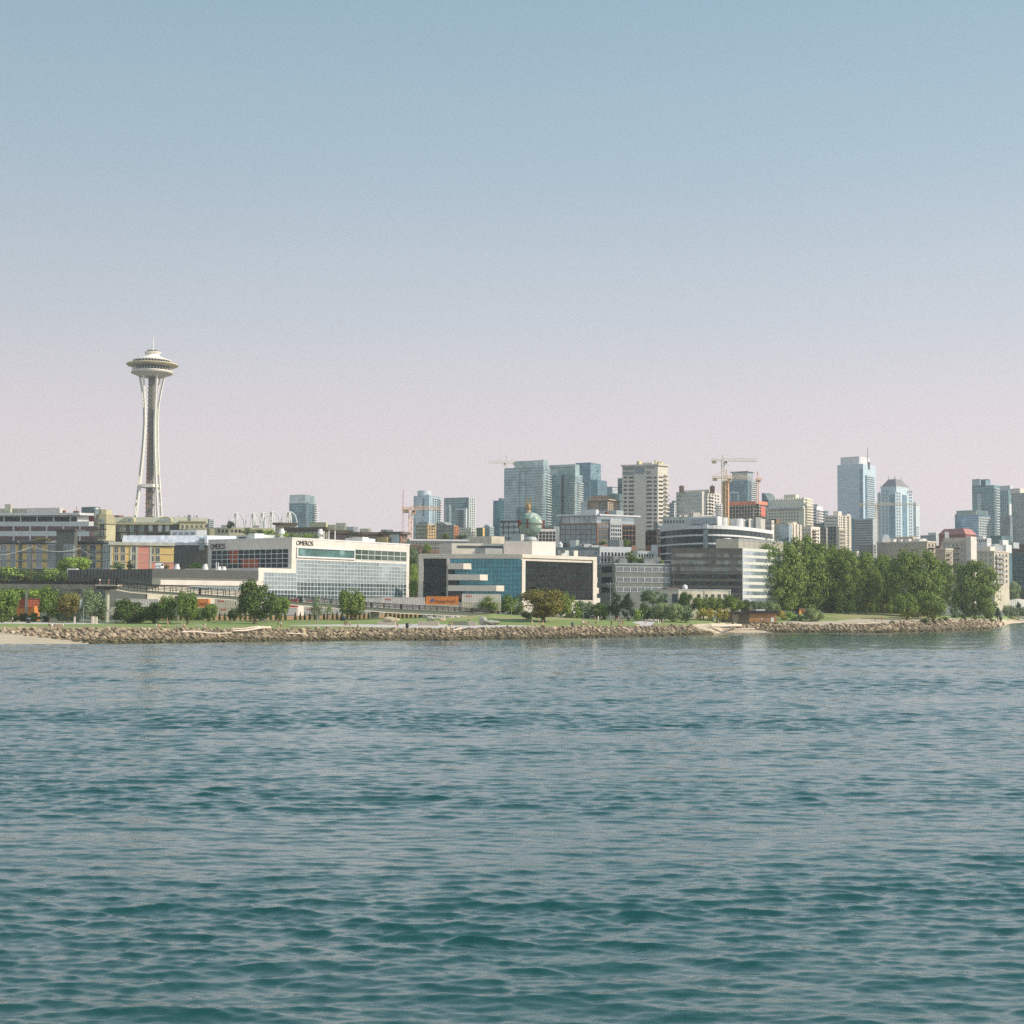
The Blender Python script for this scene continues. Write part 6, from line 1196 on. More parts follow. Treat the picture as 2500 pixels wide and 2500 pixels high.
# ================================================================ landmark tower
NB = P(361, 1388, 1154); nbz = H(NB.x, NB.y); NW = M('needle_white', (226, 216, 200), .7, .04); NG = M('needle_sage', (176, 174, 156), .7, .06)
nd = root('observation_tower', 'slender white observation tower with a saucer top and thin spire', 'tower', (NB.x, NB.y, nbz))
zz0 = P(369, 818.5, 1154).z; NH = zz0-nbz; sc = NH/184.0
def nz(z): return nbz+z*sc
prof_r = lambda z: float(np.interp(z, [0, 20, 40, 70, 95, 114, 128, 140, 151], [15.5, 12.8, 10.6, 7.7, 5.7, 5.0, 5.5, 6.9, 8.7]))
prof_w = lambda z: float(np.interp(z, [0, 40, 70, 114, 124, 132, 151], [2.9, 2.3, 2.0, 1.75, 1.75, 2.3, 4.4]))
zs = [-1, 10, 20, 30, 40, 50, 60, 70, 80, 90, 100, 114, 121, 128, 134, 140, 146, 151.5]
for ang in (212, 332, 92):
    a = math.radians(ang); er = Vector((math.cos(a), math.sin(a), 0)); et_ = Vector((-math.sin(a), math.cos(a), 0)); mb = MB(); C0 = Vector((NB.x, NB.y, 0))
    leg = None
    for s_ in (-1, 1):
        for i in range(len(zs)-1):
            q = []
            for z_ in (zs[i], zs[i+1]):
                r_, w_ = prof_r(z_), prof_w(z_); c = C0+er*r_+et_*(s_*w_)+Vector((0, 0, nz(z_))); hw = .46 if z_ < 120 else .42
                q += [c+et_*hw+er*.8, c-et_*hw+er*.8, c-et_*hw-er*.8, c+et_*hw-er*.8]
            mb.hexa(q)
    leg = part('leg', mb, NW, nd)
    m2 = MB()
    for z0, z1 in ((72, 126), (58, 60), (48, 50), (38, 40), (28, 30)):
        n = 8 if z1-z0 > 10 else 1
        for i in range(n):
            q = []
            for z_ in (z0+(z1-z0)*i/n, z0+(z1-z0)*(i+1)/n):
                r_, w_ = prof_r(z_), prof_w(z_); c = C0+er*r_+Vector((0, 0, nz(z_))); q += [c+et_*(w_-.5)+er*.35, c-et_*(w_-.5)+er*.35, c-et_*(w_-.5)-er*.35, c+et_*(w_-.5)-er*.35]
            m2.hexa(q)
    part('web', m2, NG, leg)
CORE = M('core_green', (112, 112, 98), .7, .15, .4); mb = MB(); mb.lathe((NB.x, NB.y, nbz-1), [(2.15, 0), (2.15, 155*sc)], 6); co = part('core', mb, CORE, nd)
mb = MB()
for i in range(44):
    z_ = 2+i*3.4
    for k_ in range(6):
        t0, t1 = k_*math.pi/3, (k_+1)*math.pi/3; p0 = (NB.x+2.75*math.cos(t0), NB.y+3.15*math.sin(t0), nz(z_)); p1 = (NB.x+3.15*math.cos(t1), NB.y+3.15*math.sin(t1), nz(z_+3.4)); mb.tube(p0, p1, .16, k=4); mb.tube((p1[0], p1[1], p0[2]), (p0[0], p0[1], p1[2]), .16, k=4)
part('lattice', mb, M('lattice_brown', (142, 124, 104), .7), co); mb = MB(); mb.box((NB.x-1.2, NB.y-3.2, nz(75)), (1.5, 1.0, 60)); part('elevator_rail', mb, M('elevator_rust', (150, 110, 82), .7), co)
S_ = lambda pr: [(r_*.955, z_*sc) for r_, z_ in pr]
cc_ = (NB.x, NB.y, nbz)
for nm, pr, mt, k_ in [('lower_disc', [(8.2, 150.6), (9.2, 150.4), (16.6, 153.4), (17.2, 154.4), (16.9, 155.0), (14, 155.0)], NW, 48), ('restaurant', [(14.4, 154.8), (14.9, 159.0)], GDARK, 36), ('halo_ring', [(14.7, 158.6), (20.4, 159.3), (21.3, 160.0), (21.2, 160.5), (15.5, 160.7)], M('halo_gold', (214, 196, 150), .6, .05), 48),
   ('observation_deck', [(14.6, 160.6), (14.6, 163.2)], GDARK, 36), ('roof', [(15.8, 163.1), (15.9, 163.6), (12, 164.8), (8.2, 166.2), (5.6, 167.6), (5.3, 168.4)], M('needle_roof', (240, 226, 210), .6, .04), 48), ('upper_disc', [(5.2, 168.2), (6.9, 169.8), (6.9, 170.3), (5, 170.5)], NW, 36), ('beacon_room', [(4.6, 170.4), (4.6, 171.7), (1, 171.9)], BROWN, 20)]:
    mb = MB(); mb.lathe(cc_, S_(pr), k_); o = part(nm, mb, mt, nd)
    if nm == 'lower_disc':
        m2 = MB()
        for i in range(48): t = 2*math.pi*i/48; m2.tube((NB.x+9.4*math.cos(t), NB.y+9.4*math.sin(t), nz(150.7)), (NB.x+16.4*math.cos(t), NB.y+16.4*math.sin(t), nz(153.5)), .28, k=4)
        for i in range(40): t = 2*math.pi*i/40; m2.tube((NB.x+14.2*math.cos(t), NB.y+14.2*math.sin(t), nz(154.7)), (NB.x+15.6*math.cos(t), NB.y+15.6*math.sin(t), nz(157.0)), .22, k=4)
        part('ribs', m2, NW, o)
    if nm == 'observation_deck':
        m2 = MB()
        for i in range(40): t = 2*math.pi*i/40; m2.tube((NB.x+15.3*math.cos(t), NB.y+15.3*math.sin(t), nz(160.6)), (NB.x+15.3*math.cos(t), NB.y+15.3*math.sin(t), nz(163.2)), .12, k=4)
        part('railing', m2, ALU, o)
mb = MB(); mb.path([(NB.x, NB.y, nz(171.5)), (NB.x, NB.y, nz(174)), (NB.x, NB.y, nz(184))], [1.3, .7, .42], 6)
for i in range(4): mb.tube((NB.x+3.6*math.cos(i*1.57), NB.y+3.6*math.sin(i*1.57), nz(171)), (NB.x+3.6*math.cos(i*1.57), NB.y+3.6*math.sin(i*1.57), nz(173)), .15)
part('spire', mb, ALU, nd); mb = MB(); mb.lathe(cc_, S_([(6.6, 62), (9.6, 62.2), (9.6, 64.6), (6.6, 64.8)]), 6); part('lower_platform', mb, NW, nd)
# ================================================================ white arches
AW = M('arch_white', (224, 218, 208), .7, .04)
for i, (px, yt, hw_, YY, pos) in enumerate([(576.5, 1250, 20, 1120, 'leftmost'), (618, 1251, 20, 1150, 'second'), (640.5, 1249, 20, 1165, 'middle'), (663, 1246, 20, 1125, 'fourth'), (705, 1247, 20, 1140, 'rightmost')]):
    c = P(px, 1290, YY); gz_ = H(c.x, c.y); r_ = hw_*YY/F; top = P(px, yt, YY).z
    t = root('arch_tower', f'{pos} of the five white openwork Gothic arch towers on the skyline', 'arch', (c.x, c.y, gz_), 'white Gothic arch towers')
    base = P(px, 1322, YY).z
    for q in range(4):
        a = math.pi/4*0+q*math.pi/2+.35; d = Vector((math.cos(a), math.sin(a), 0)); mb = MB(); f0 = Vector((c.x, c.y, gz_)); pts = []
        for u in np.linspace(0, 1, 9):
            th = u*math.pi/2; pts.append((f0.x+d.x*r_*math.cos(th)**.8, f0.y+d.y*r_*math.cos(th)**.8, P(px, 1287, YY).z+(top-.8-P(px, 1287, YY).z)*math.sin(th)**.9))
        foot = (pts[0][0], pts[0][1], gz_); off_ = Vector((-d.y, d.x, 0))*.9
        for s_ in (-1, 1): mb.path([(foot[0]+off_.x*s_, foot[1]+off_.y*s_, gz_)]+[(p[0]+off_.x*s_*(1-k_/10), p[1]+off_.y*s_*(1-k_/10), p[2]) for k_, p in enumerate(pts)], .4, 5)
        for k_ in range(len(pts)-1): mb.tube(Vector(pts[k_])-off_*.9, Vector(pts[k_+1])+off_*.9, .2, k=4)
        part('arch_rib', mb, AW, t)
    mb = MB(); mb.tube((c.x, c.y, top-9), (c.x, c.y, top+1.2), .3, .12)
    for q in range(8):
        a = q*math.pi/4; mb.tube((c.x, c.y, top-9), (c.x+r_*.42*math.cos(a), c.y+r_*.42*math.sin(a), top-5.2), .16, k=4)
    part('pinnacle', mb, AW, t)
# ================================================================ tower cranes and masts
def crane(label, px, Y, py_top, py_jib, xj0, xj1, col, py_base, mw=1.7, apex=True, ang=0.0, ctr=True):
    mt = M('crane_'+col[0], col[1], .6, .05); base = P(px, py_base, Y); top = P(px, py_jib, Y); gz_ = H(base.x, base.y)
    t = root('tower_crane', label, 'crane', (base.x, base.y, gz_)); mb = MB(); r_ = mw*.09
    for sx in (-1, 1):
        for sy in (-1, 1): mb.tube((base.x+sx*mw/2, Y+sy*mw/2, gz_), (base.x+sx*mw/2, Y+sy*mw/2, top.z), r_*1.3, k=4)
    n = max(6, int((top.z-gz_)/mw/1.1)); h = (top.z-gz_)/n
    for i in range(n):
        s_ = 1 if i % 2 else -1
        for sy in (-1, 1): mb.tube((base.x-s_*mw/2, Y+sy*mw/2, gz_+i*h), (base.x+s_*mw/2, Y+sy*mw/2, gz_+(i+1)*h), r_*.7, k=4)
    part('mast', mb, mt, t)
    def truss(nm, x0, x1, zc, hh, ww):
        mb = MB(); n = max(4, int(abs(x1-x0)/hh/1.1)); L0 = Vector((base.x, Y, 0))
        def p(x, y_, z_): return (base.x+(x-base.x)*math.cos(ang)-y_*math.sin(ang), Y+(x-base.x)*math.sin(ang)+y_*math.cos(ang), z_)
        for y_, z_ in ((-ww, 0), (ww, 0), (0, hh)): mb.tube(p(x0, y_, zc+z_), p(x1, y_, zc+z_), hh*.09, k=4)
        for i in range(n):
            a, c = x0+(x1-x0)*i/n, x0+(x1-x0)*(i+1)/n; m_ = (a+c)/2
            for y_ in (-ww, ww): mb.tube(p(a, y_, zc), p(m_, 0, zc+hh), hh*.06, k=4); mb.tube(p(m_, 0, zc+hh), p(c, y_, zc), hh*.06, k=4)
        return part(nm, mb, mt, t)
    xa, xb = P(xj0, py_jib, Y).x, P(xj1, py_jib, Y).x; short, long_ = (xa, xb) if abs(xa-base.x) < abs(xb-base.x) else (xb, xa)
    truss('jib', base.x, long_, top.z+.3, mw*1.05, mw*.4); truss('counter_jib', base.x, short, top.z+.3, mw*.8, mw*.4)
    mb = MB(); d = 1 if short > base.x else -1; mb.box((short-d*mw*1.2, Y, top.z-.4), (mw*1.6, mw*.8, mw*1.2)); part('counterweight', mb, M('ballast', (170, 150, 118), .9), t)
    mb = MB(); mb.box((base.x-d*mw*1.1, Y-mw*.5, top.z-mw*.6), (mw, mw, mw*1.3)); cb = part('cab', mb, mt, t); m2 = MB(); m2.box((base.x-d*mw*1.1, Y-mw*.98, top.z-mw*.4), (mw*.8, .12, mw*.6)); part('cab_window', m2, GDARK, cb)
    if py_top < py_jib-3:
        ap = P(px, py_top, Y).z; mb = MB()
        for sx in (-1, 1): mb.tube((base.x+sx*mw*.5, Y, top.z), (base.x, Y, ap), r_*1.4, k=4)
        part('apex', mb, mt, t); mb = MB(); mb.tube((base.x, Y, ap), (base.x+(long_-base.x)*.65, Y, top.z+mw*1.2), r_*.5, k=4); mb.tube((base.x, Y, ap), (short, Y, top.z+mw*.8), r_*.5, k=4); part('tie_rod', mb, mt, t)
OR = ('orange', (226, 178, 140)); YC = ('yellow', (220, 190, 136)); WC = ('white', (216, 206, 184))
crane('orange tower crane left of the bluish apartment tower', 1001.5, 820, 1240, 1246, 981, 1078, OR, 1330, 1.8)
crane('pale tower crane whose mast rises behind the largest pale tower', 1236.5, 1500, 1112, 1131, 1194, 1262, WC, 1200, 2.0)
crane('tall pale tower crane with the highest jib, above the building site', 1765, 1030, 1110, 1126.5, 1736, 1848, WC, 1230, 1.8)
crane('yellow tower crane with a lower jib left of the building site', 1774, 1000, 1146, 1169, 1738, 1832, YC, 1250, 1.8)
crane('thin distant crane rising at the right end of the building site', 1850, 1040, 1150, 1173, 1844, 1861, OR, 1230, 1.2)
crane('yellow tower crane with a long jib across the hipped roof tower', 2141, 1120, 1225, 1234, 2096, 2243, ('pale', (206, 190, 162)), 1330, 1.4)
mb = MB(); b0 = P(983, 1340, 1250); t0_ = P(983, 1196, 1250); g_ = H(b0.x, 1250)
for s_ in (-1, 1): mb.tube((b0.x+s_*1.6, 1250, g_), (b0.x+s_*.3, 1250, t0_.z), .28, .14, k=4)
for i in range(26): za, zb_ = g_+(t0_.z-g_)*i/26, g_+(t0_.z-g_)*(i+1)/26; w_ = 1.6-1.3*i/26; s_ = 1 if i % 2 else -1; mb.tube((b0.x-s_*w_, 1250, za), (b0.x+s_*w_, 1250, zb_), .16, k=4)
single('antenna_mast', mb, M('mast_red', (206, 170, 168), .6), 'thin pinkish lattice radio mast left of the orange crane', 'mast')
# ================================================================ footbridge
BR = root('footbridge', 'long dark railed footbridge ramping down across the park on round columns', 'bridge', ground(261, 1522))
GIRD = M('girder_grey', (108, 110, 98), .8, .07); LIP = M('bridge_lip', (214, 198, 176), .8, .05); BZ = STEEL
rt_ = [(285, 1434, 5.2), (320, 1440, 5.4), (450, 1448.5, 6.4), (581, 1457.5, 7.4), (690, 1467, 7.2), (892, 1482.5, 7.4), (960, 1487, 8.4), (1080, 1492.5, 8.6), (1196, 1498, 7.5)]
Yr = lambda px: 424+(px-285)*44/907
TP = [P(px, py, Yr(px)) for px, py, h in rt_]; TH_ = [h*Yr(px)/F for px, py, h in rt_]
def interp_ramp(u):     # u 0..1 along the ramp
    x = 285+u*911; k = max(i for i in range(len(rt_)-1) if rt_[i][0] <= x+1e-6); f_ = (x-rt_[k][0])/(rt_[k+1][0]-rt_[k][0]); return TP[k].lerp(TP[k+1], min(1, f_)), TH_[k]
mb = MB(); lp = MB(); dk = MB(); Wd = 3.4
for i in range(len(TP)-1):
    a, c = TP[i], TP[i+1]; ha, hc = TH_[i], TH_[i+1]; o = Vector((0, Wd, 0)); e = Vector((0, .05, 0))
    def seg(m, y0, y1, ta, ba, tb, bb): m.hexa([a+Vector((0, y0, ba)), c+Vector((0, y0, bb)), c+Vector((0, y1, bb)), a+Vector((0, y1, ba)), a+Vector((0, y0, ta)), c+Vector((0, y0, tb)), c+Vector((0, y1, tb)), a+Vector((0, y1, ta))])
    seg(mb, 0, Wd, -.05, -ha, -.05, -hc); seg(lp, -.25, Wd+.25, -ha+.02, -ha-.22, -hc+.02, -hc-.22); seg(dk, -.15, Wd+.15, .12, -.05, .12, -.05)
part('ramp_girder', mb, GIRD, BR); part('ramp_soffit', lp, LIP, BR); part('ramp_deck', dk, GIRD, BR)
def rail_post(p, h, d=1, big=False):
    mb = MB(); w = .36 if big else .19
    pts = [p, p+Vector((0, 0, h*.55)), p+Vector((-.08, .18*d, h*.8)), p+Vector((-.2, .5*d, h))]
    mb.path(pts, w*.6, 4); 
    if big: mb.box(p+Vector((0, .1, h*.5)), (.75, .3, h))
    part('railing_post', mb, BZ, BR)
n = 64
for side in (0, Wd):
    for i in range(n):
        p, _h = interp_ramp(i/(n-1)); h = 2.0-.6*i/(n-1)
        if side == 0 or i % 3 == 0: rail_post(p+Vector((0, side, 0)), h, 1 if side == 0 else -1, side == 0 and i in (14, 31, 43, 48, 60))
for side in (0, Wd):
    for q in (.32, .55, .78, 1.0):
        mb = MB(); pts = []
        for i in range(0, n, 3):
            p, _h = interp_ramp(i/(n-1)); h = (2.0-.6*i/(n-1)); off_ = .5 if q == 1 else (.16 if q > .7 else 0); pts.append(p+Vector((-.2 if q == 1 else 0, side+(off_ if side == 0 else -off_), h*q)))
        mb.path(pts, .075 if q < 1 else .1, 4); part('handrail', mb, BZ, BR)
# high span to the left with curved screen posts
A_, B_p = P(-60, 1424.5, 434), P(236, 1426.5, 425); hh = 12*430/F; mb = MB(); y_ = Vector((0, 4, 0)); dz = Vector((0, 0, -hh))
mb.hexa([A_+dz, B_p+dz, B_p+dz+y_, A_+dz+y_, A_, B_p, B_p+y_, A_+y_]); part('span_girder', mb, M('span_concrete', (150, 140, 122), .85), BR)
for i in range(27):
    u = i/26; p = A_.lerp(B_p, u); hs = 4.1 if u < .68 else 4.1-2.0*(u-.68)/.32
    if u > .97: hs = 1.9
    mb = MB(); mb.path([p+Vector((0, -.05, 0)), p+Vector((-.12, -.15, hs*.35)), p+Vector((-.38, .05, hs*.65)), p+Vector((-.85, .75, hs))], [.12, .1, .09, .08], 4); part('screen_post', mb, BZ, BR)
for q in range(8):
    mb = MB(); pts = []; f_ = q/7
    for i in range(27):
        u = i/26; p = A_.lerp(B_p, u); hs = 4.1 if u < .68 else 4.1-2.0*(u-.68)/.32; w_ = np.interp(f_, [0, .35, .65, 1], [0, -.12, -.38, -.85]); d_ = np.interp(f_, [0, .35, .65, 1], [-.05, -.15, .05, .75]); pts.append(p+Vector((float(w_), float(d_), hs*f_+.1)))
    mb.path(pts, .035 if q not in (0, 3, 7) else .07, 4); part('screen_wire', mb, BZ, BR)
mb = MB()
for i in range(27): u0 = i/27; p = A_.lerp(B_p, u0); q = A_.lerp(B_p, u0+.037); hs = 3.9 if u0 < .66 else 1.6; mb.tube(p+Vector((0, 3.9, .1)), q+Vector((0, 3.9, hs)), .05, k=4); mb.tube(p+Vector((0, 3.9, hs)), q+Vector((0, 3.9, .1)), .05, k=4)
part('far_screen', mb, BZ, BR); mb = MB(); a_, c_ = A_+Vector((0, 3.95, 0)), B_p+Vector((0, 3.95, 0)); mb.hexa([a_, c_, c_+Vector((0, .08, 0)), a_+Vector((0, .08, 0)), a_+Vector((0, 0, .9)), c_+Vector((0, 0, .9)), c_+Vector((0, .08, .9)), a_+Vector((0, .08, .9))]); part('far_screen_panel', mb, M('screen_mesh', (98, 92, 82), .8), BR)
# landing
L0, L1 = P(232, 1427, 423), P(286, 1428.5, 422); mb = MB(); mb.prism([Vector(L0[:2]), Vector(L1[:2]), Vector(L1[:2])+Vector((0, 6)), Vector(L0[:2])+Vector((0, 6))], L0.z-.45, L0.z); part('landing_deck', mb, LIP, BR)
mb = MB(); mb.prism([Vector(L0[:2])+Vector((.3, .4)), Vector(L1[:2])+Vector((-.8, .4)), Vector(L1[:2])+Vector((-.8, 5)), Vector(L0[:2])+Vector((.3, 5))], L0.z-1.35, L0.z-.45); part('landing_beam', mb, M('beam_dark', (74, 68, 60), .85), BR)
for i in range(7): p = L0.lerp(L1, i/6); rail_post(p, 1.9, -.6 if i in (0, 6) else 0, i in (0, 6))
for q in (.5, .98):
    mb = MB(); mb.tube(L0+Vector((-.5, -.3 if q > .9 else 0, 1.95*q)), L1+Vector((.6, -.3 if q > .9 else 0, 1.95*q)), .07, k=4); part('handrail', mb, BZ, BR)
def column(px, Y, zt, r_, w=None):
    c = P(px, 1500, Y); g_ = H(c.x, Y)-.4; mb = MB()
    if w: mb.box((c.x, Y, (g_+zt)/2), (w, 1.2, zt-g_))
    else: mb.lathe((c.x, Y, g_), [(r_*1.15, 0), (r_*1.15, .5), (r_, .6), (r_, zt-g_)], 14)
    part('column', mb, M('column_concrete', (186, 178, 156), .85, .06) if not w else M('pier_concrete', (128, 126, 112), .88), BR)
column(261, 424.5, L0.z-1.3, .62); column(187, 428, A_.z-hh+.05, 0, 1.5); column(64, 431, A_.z-hh+.05, .4); column(226, 427, A_.z-hh, .45)
for px in (431, 643, 776, 915): u = (px-285)/911; p, h_ = interp_ramp(u); column(px, p.y+Wd/2, p.z-h_-.1, 0, 1.1 if px < 900 else 2.6)
mb = MB(); g_ = P(170, 1510, 440); mb.box((g_.x, 440, H(g_.x, 440)+1.2), (6.0, .5, 2.9)); part('abutment_wall', mb, M('pier_concrete'), BR)
# dark screened approach span behind
mb = MB(); a_, c_ = P(166, 1391, 515), P(372, 1389, 488); hA, hC = 22*515/F, 25*488/F; up = Vector((0, 0, 1)); bk = Vector((.1, .12, 0))
mb.hexa([a_-up*hA, c_-up*hC, c_-up*hC+bk, a_-up*hA+bk, a_, c_, c_+bk, a_+bk]); part('approach_screen', mb, M('approach_mesh', (112, 108, 98), .85, .1, 1.2, stretch=(4, 4, 1)), BR)
for i in range(26): mb = MB(); p = a_.lerp(c_, i/25); h_ = hA+(hC-hA)*i/25; mb.tube(p-Vector((0, .12, h_)), p-Vector((0, .12, 0)), .07, k=4); part('approach_post', mb, BZ, BR)
mb = MB(); d_ = Vector((0, 0, 2.0)); mb.hexa([a_-up*hA-d_, c_-up*hC-d_, c_-up*hC-d_+Vector((2, 3.5, 0)), a_-up*hA-d_+Vector((2, 3.5, 0)), a_-up*hA, c_-up*hC, c_-up*hC+Vector((2, 3.5, 0)), a_-up*hA+Vector((2, 3.5, 0))]); part('approach_girder', mb, M('girder_grey'), BR)
# ================================================================ container train
CW = M('container_white', (226, 212, 198), .7, .06, .5); CO = M('container_orange', (236, 146, 72), .65, .08, .5); CBG = M('container_beige', (212, 198, 170), .75, .07, .5); CR_ = M('container_red', (196, 72, 52), .7, .08); MARK = M('red_mark', (206, 92, 76), .7)
Yt = lambda px: 474+(px-640)*.006
def container(x0, x1, up_, mat, label, mark=None, txt=None, dark=None):
    Y = Yt((x0+x1)/2); a, c = P(x0, 1470, Y), P(x1, 1470, Y); g_ = H((a.x+c.x)/2, Y); z0 = g_+1.15+(2.75 if up_ else 0); z1 = z0+2.68
    t = root('shipping_container', label, 'container', ((a.x+c.x)/2, Y+1.2, z0), 'containers on the train'); mb = MB(); mb.hexa([(a.x, Y, z0), (c.x, Y, z0), (c.x, Y+2.44, z0), (a.x, Y+2.44, z0), (a.x, Y, z1), (c.x, Y, z1), (c.x, Y+2.44, z1), (a.x, Y+2.44, z1)]); part('box', mb, mat, t)
    mb = MB(); n_ = max(4, int((c.x-a.x)/.55))
    for i in range(n_): x = a.x+.25+(c.x-a.x-.5)*(i+.5)/n_; mb.box((x, Y-.02, (z0+z1)/2), (.24, .08, z1-z0-.4))
    part('ribs', mb, mat, t); mb = MB()
    for x in (a.x+.08, c.x-.08): mb.box((x, Y-.03, (z0+z1)/2), (.2, .14, z1-z0))
    for z_ in (z0+.08, z1-.08): mb.box(((a.x+c.x)/2, Y-.03, z_), (c.x-a.x-.4, .13, .18))
    part('frame', mb, mat, t); mb = MB(); mb.box((c.x+.02, Y+1.2, (z0+z1)/2), (.1, 2.2, z1-z0-.2)); part('door', mb, mat, t)
    f = Face((a.x, Y), (1, 0), (0, -1), c.x-a.x, z0, z1)
    if mark:
        mb = MB()
        for i in range(4): f.box(mb, 1.2+i*.5, 1.55+i*.5, z1-.95, z1-.5, .02, .1)
        part('red_mark', mb, MARK, t)
    if txt:
        v, fc = text_mb(txt, 1.0, .06); xs = [p[0] for p in v]; mb = MB(); s_ = (c.x-a.x)*.62/(max(xs)-min(xs))
        for p in v: mb.v.append(f.pt((c.x-a.x)*.60+p[0]*s_, (z0+z1)/2-.15+p[1]*s_*1.1, .12+p[2]))
        mb.f = fc; part('lettering', mb, M('letter_blue', (150, 84, 60), .7), t); mb = MB(); mb.poly([f.pt((c.x-a.x)*.13, (z0+z1)/2-.5, .14), f.pt((c.x-a.x)*.24, (z0+z1)/2-.5, .14), f.pt((c.x-a.x)*.26, (z0+z1)/2+.55, .14), f.pt((c.x-a.x)*.17, (z0+z1)/2+.55, .14)]); part('blue_emblem', mb, M('emblem_blue', (84, 98, 150), .7), t)
    return t
container(284, 387, 1, CW, 'long white container under the ramp near the tall column', True); container(272, 387, 0, CBG, 'beige lower container under the ramp near the tall column')
container(394, 431, 1, CO, 'short orange container left of the lettered orange one'); container(436, 509, 1, CO, 'orange container with lettering behind the park bench trees', None, 'Hapag-Lloyd'); container(396, 509, 0, CW, 'white lower container behind the park bench trees')
container(524, 618, 1, CBG, 'beige upper container left of the large lawn tree', True); container(530, 620, 0, CBG, 'beige lower container left of the large lawn tree', True)
container(624, 688, 1, CW, 'white upper container hidden behind the large lawn tree'); container(690, 725, 1, CR_, 'red container just right of the large lawn tree'); container(626, 725, 0, CW, 'white lower container below the red one', True)
container(742, 834, 1, CW, 'white upper container behind the thin airy tree', True); container(742, 834, 0, CW, 'white lower container behind the hedge cones and airy tree', True); container(838, 930, 1, CW, 'white upper container behind the round bright tree'); container(838, 930, 0, CW, 'white lower container with red stripe near the stone blocks', True)
container(932, 1036, 1, CW, 'long white upper container left of the lettered orange container above the ramp', True); container(934, 1036, 0, CW, 'white lower container left of the ramp end'); container(1040, 1118, 1, CO, 'orange container with lettering and blue emblem above the ramp end', None, 'Hapag-Lloyd'); container(1040, 1118, 0, CBG, 'beige lower container under the orange lettered one, behind the ramp')
container(1128, 1222, 1, CW, 'white upper container right of the lettered orange one, by the ramp foot tree', True); container(1128, 1222, 0, CBG, 'beige lower container behind the mound and ramp foot')
wag = None
for i, (x0, x1) in enumerate([(268, 390), (392, 514), (522, 622), (624, 730), (738, 836), (836, 932), (932, 1038), (1038, 1124), (1126, 1226)]):
    Y = Yt((x0+x1)/2); a, c = P(x0, 1500, Y), P(x1, 1500, Y); xm = (a.x+c.x)/2; g_ = H(xm, Y); t = root('rail_wagon', 'low rail wagon carrying double stacked containers behind the hedge cones', 'wagon', (xm, Y+1.2, g_), 'wagons of the container train')
    mb = MB(); mb.box((xm, Y+1.2, g_+.95), (c.x-a.x-.6, 2.5, .4)); mb.box((xm, Y-.05, g_+1.15), (c.x-a.x-3, .1, .7)); part('frame', mb, BROWN, t)
    for x in (a.x+1.3, a.x+2.9, c.x-1.3, c.x-2.9): mb = MB(); mb.tube((x, Y+.3, g_+.42), (x, Y+.45, g_+.42), .42, k=14); part('wheel', mb, STEEL, t)
mb = MB(); pa, pb = P(240, 1515, Yt(240)), P(1330, 1510, Yt(1330))
for dy in (.45, 1.95): mb.hexa([(pa.x, 474+dy-.04, H(pa.x, 474)-.1), (pb.x, 476+dy-.04, H(pb.x, 476)-.1), (pb.x, 476+dy+.04, H(pb.x, 476)-.1), (pa.x, 474+dy+.04, H(pa.x, 474)-.1), (pa.x, 474+dy-.04, H(pa.x, 474)+.12), (pb.x, 476+dy-.04, H(pb.x, 476)+.12), (pb.x, 476+dy+.04, H(pb.x, 476)+.12), (pa.x, 474+dy+.04, H(pa.x, 474)+.12)])
tag(link('railway', mb.mesh('railway', STEEL)), 'steel rails behind the hedge', None, None, 'structure')
# tan concrete wall along the tracks
mb = MB(); pts = [P(x, 1512, 452+(x-400)*.028) for x in range(385, 1045, 20)]
for p, q in zip(pts[:-1], pts[1:]):
    zp, zq = H(p.x, p.y), H(q.x, q.y); mb.hexa([(p.x, p.y, zp-.3), (q.x, q.y, zq-.3), (q.x, q.y+.3, zq-.3), (p.x, p.y+.3, zp-.3), (p.x, p.y, zp+1.35), (q.x, q.y, zq+1.35), (q.x, q.y+.3, zq+1.35), (p.x, p.y+.3, zp+1.35)])
single('track_wall', mb, M('tan_wall', (206, 164, 124), .9, .1), 'low tan wall between the hedge cones and the train', 'wall')
# orange and red hut at the left
b = Bld('hut', 'orange walled hut with a red tiled upper part behind the left park trees', 'building', 28, 84, 97, 452, 22, 1480, CO, aR=58); k = b.add('tiled_upper', 25, 66, 100, 451.5, 1461.5, M('red_tile', (178, 84, 60), .85, .1), a=30, aR=66, dl=6, dr=6); mb = MB()
for fc in (k.L, k.R): fc.box(mb, -.1, fc.len+.1, k.z1-.05, k.z1+.2, -1, .25)
b.part('roof_edge', mb, BROWN); mb = MB()
for i in range(1, 5): fc = k.R; fc.box(mb, fc.len*i/5-.05, fc.len*i/5+.05, k.z0, k.z1, -.05, .05)
for i in range(1, 3): fc = k.R; z_ = k.z0+(k.z1-k.z0)*i/3; fc.box(mb, 0, fc.len, z_-.05, z_+.05, -.05, .05)
b.part('tile_joints', mb, BROWN); b.done()
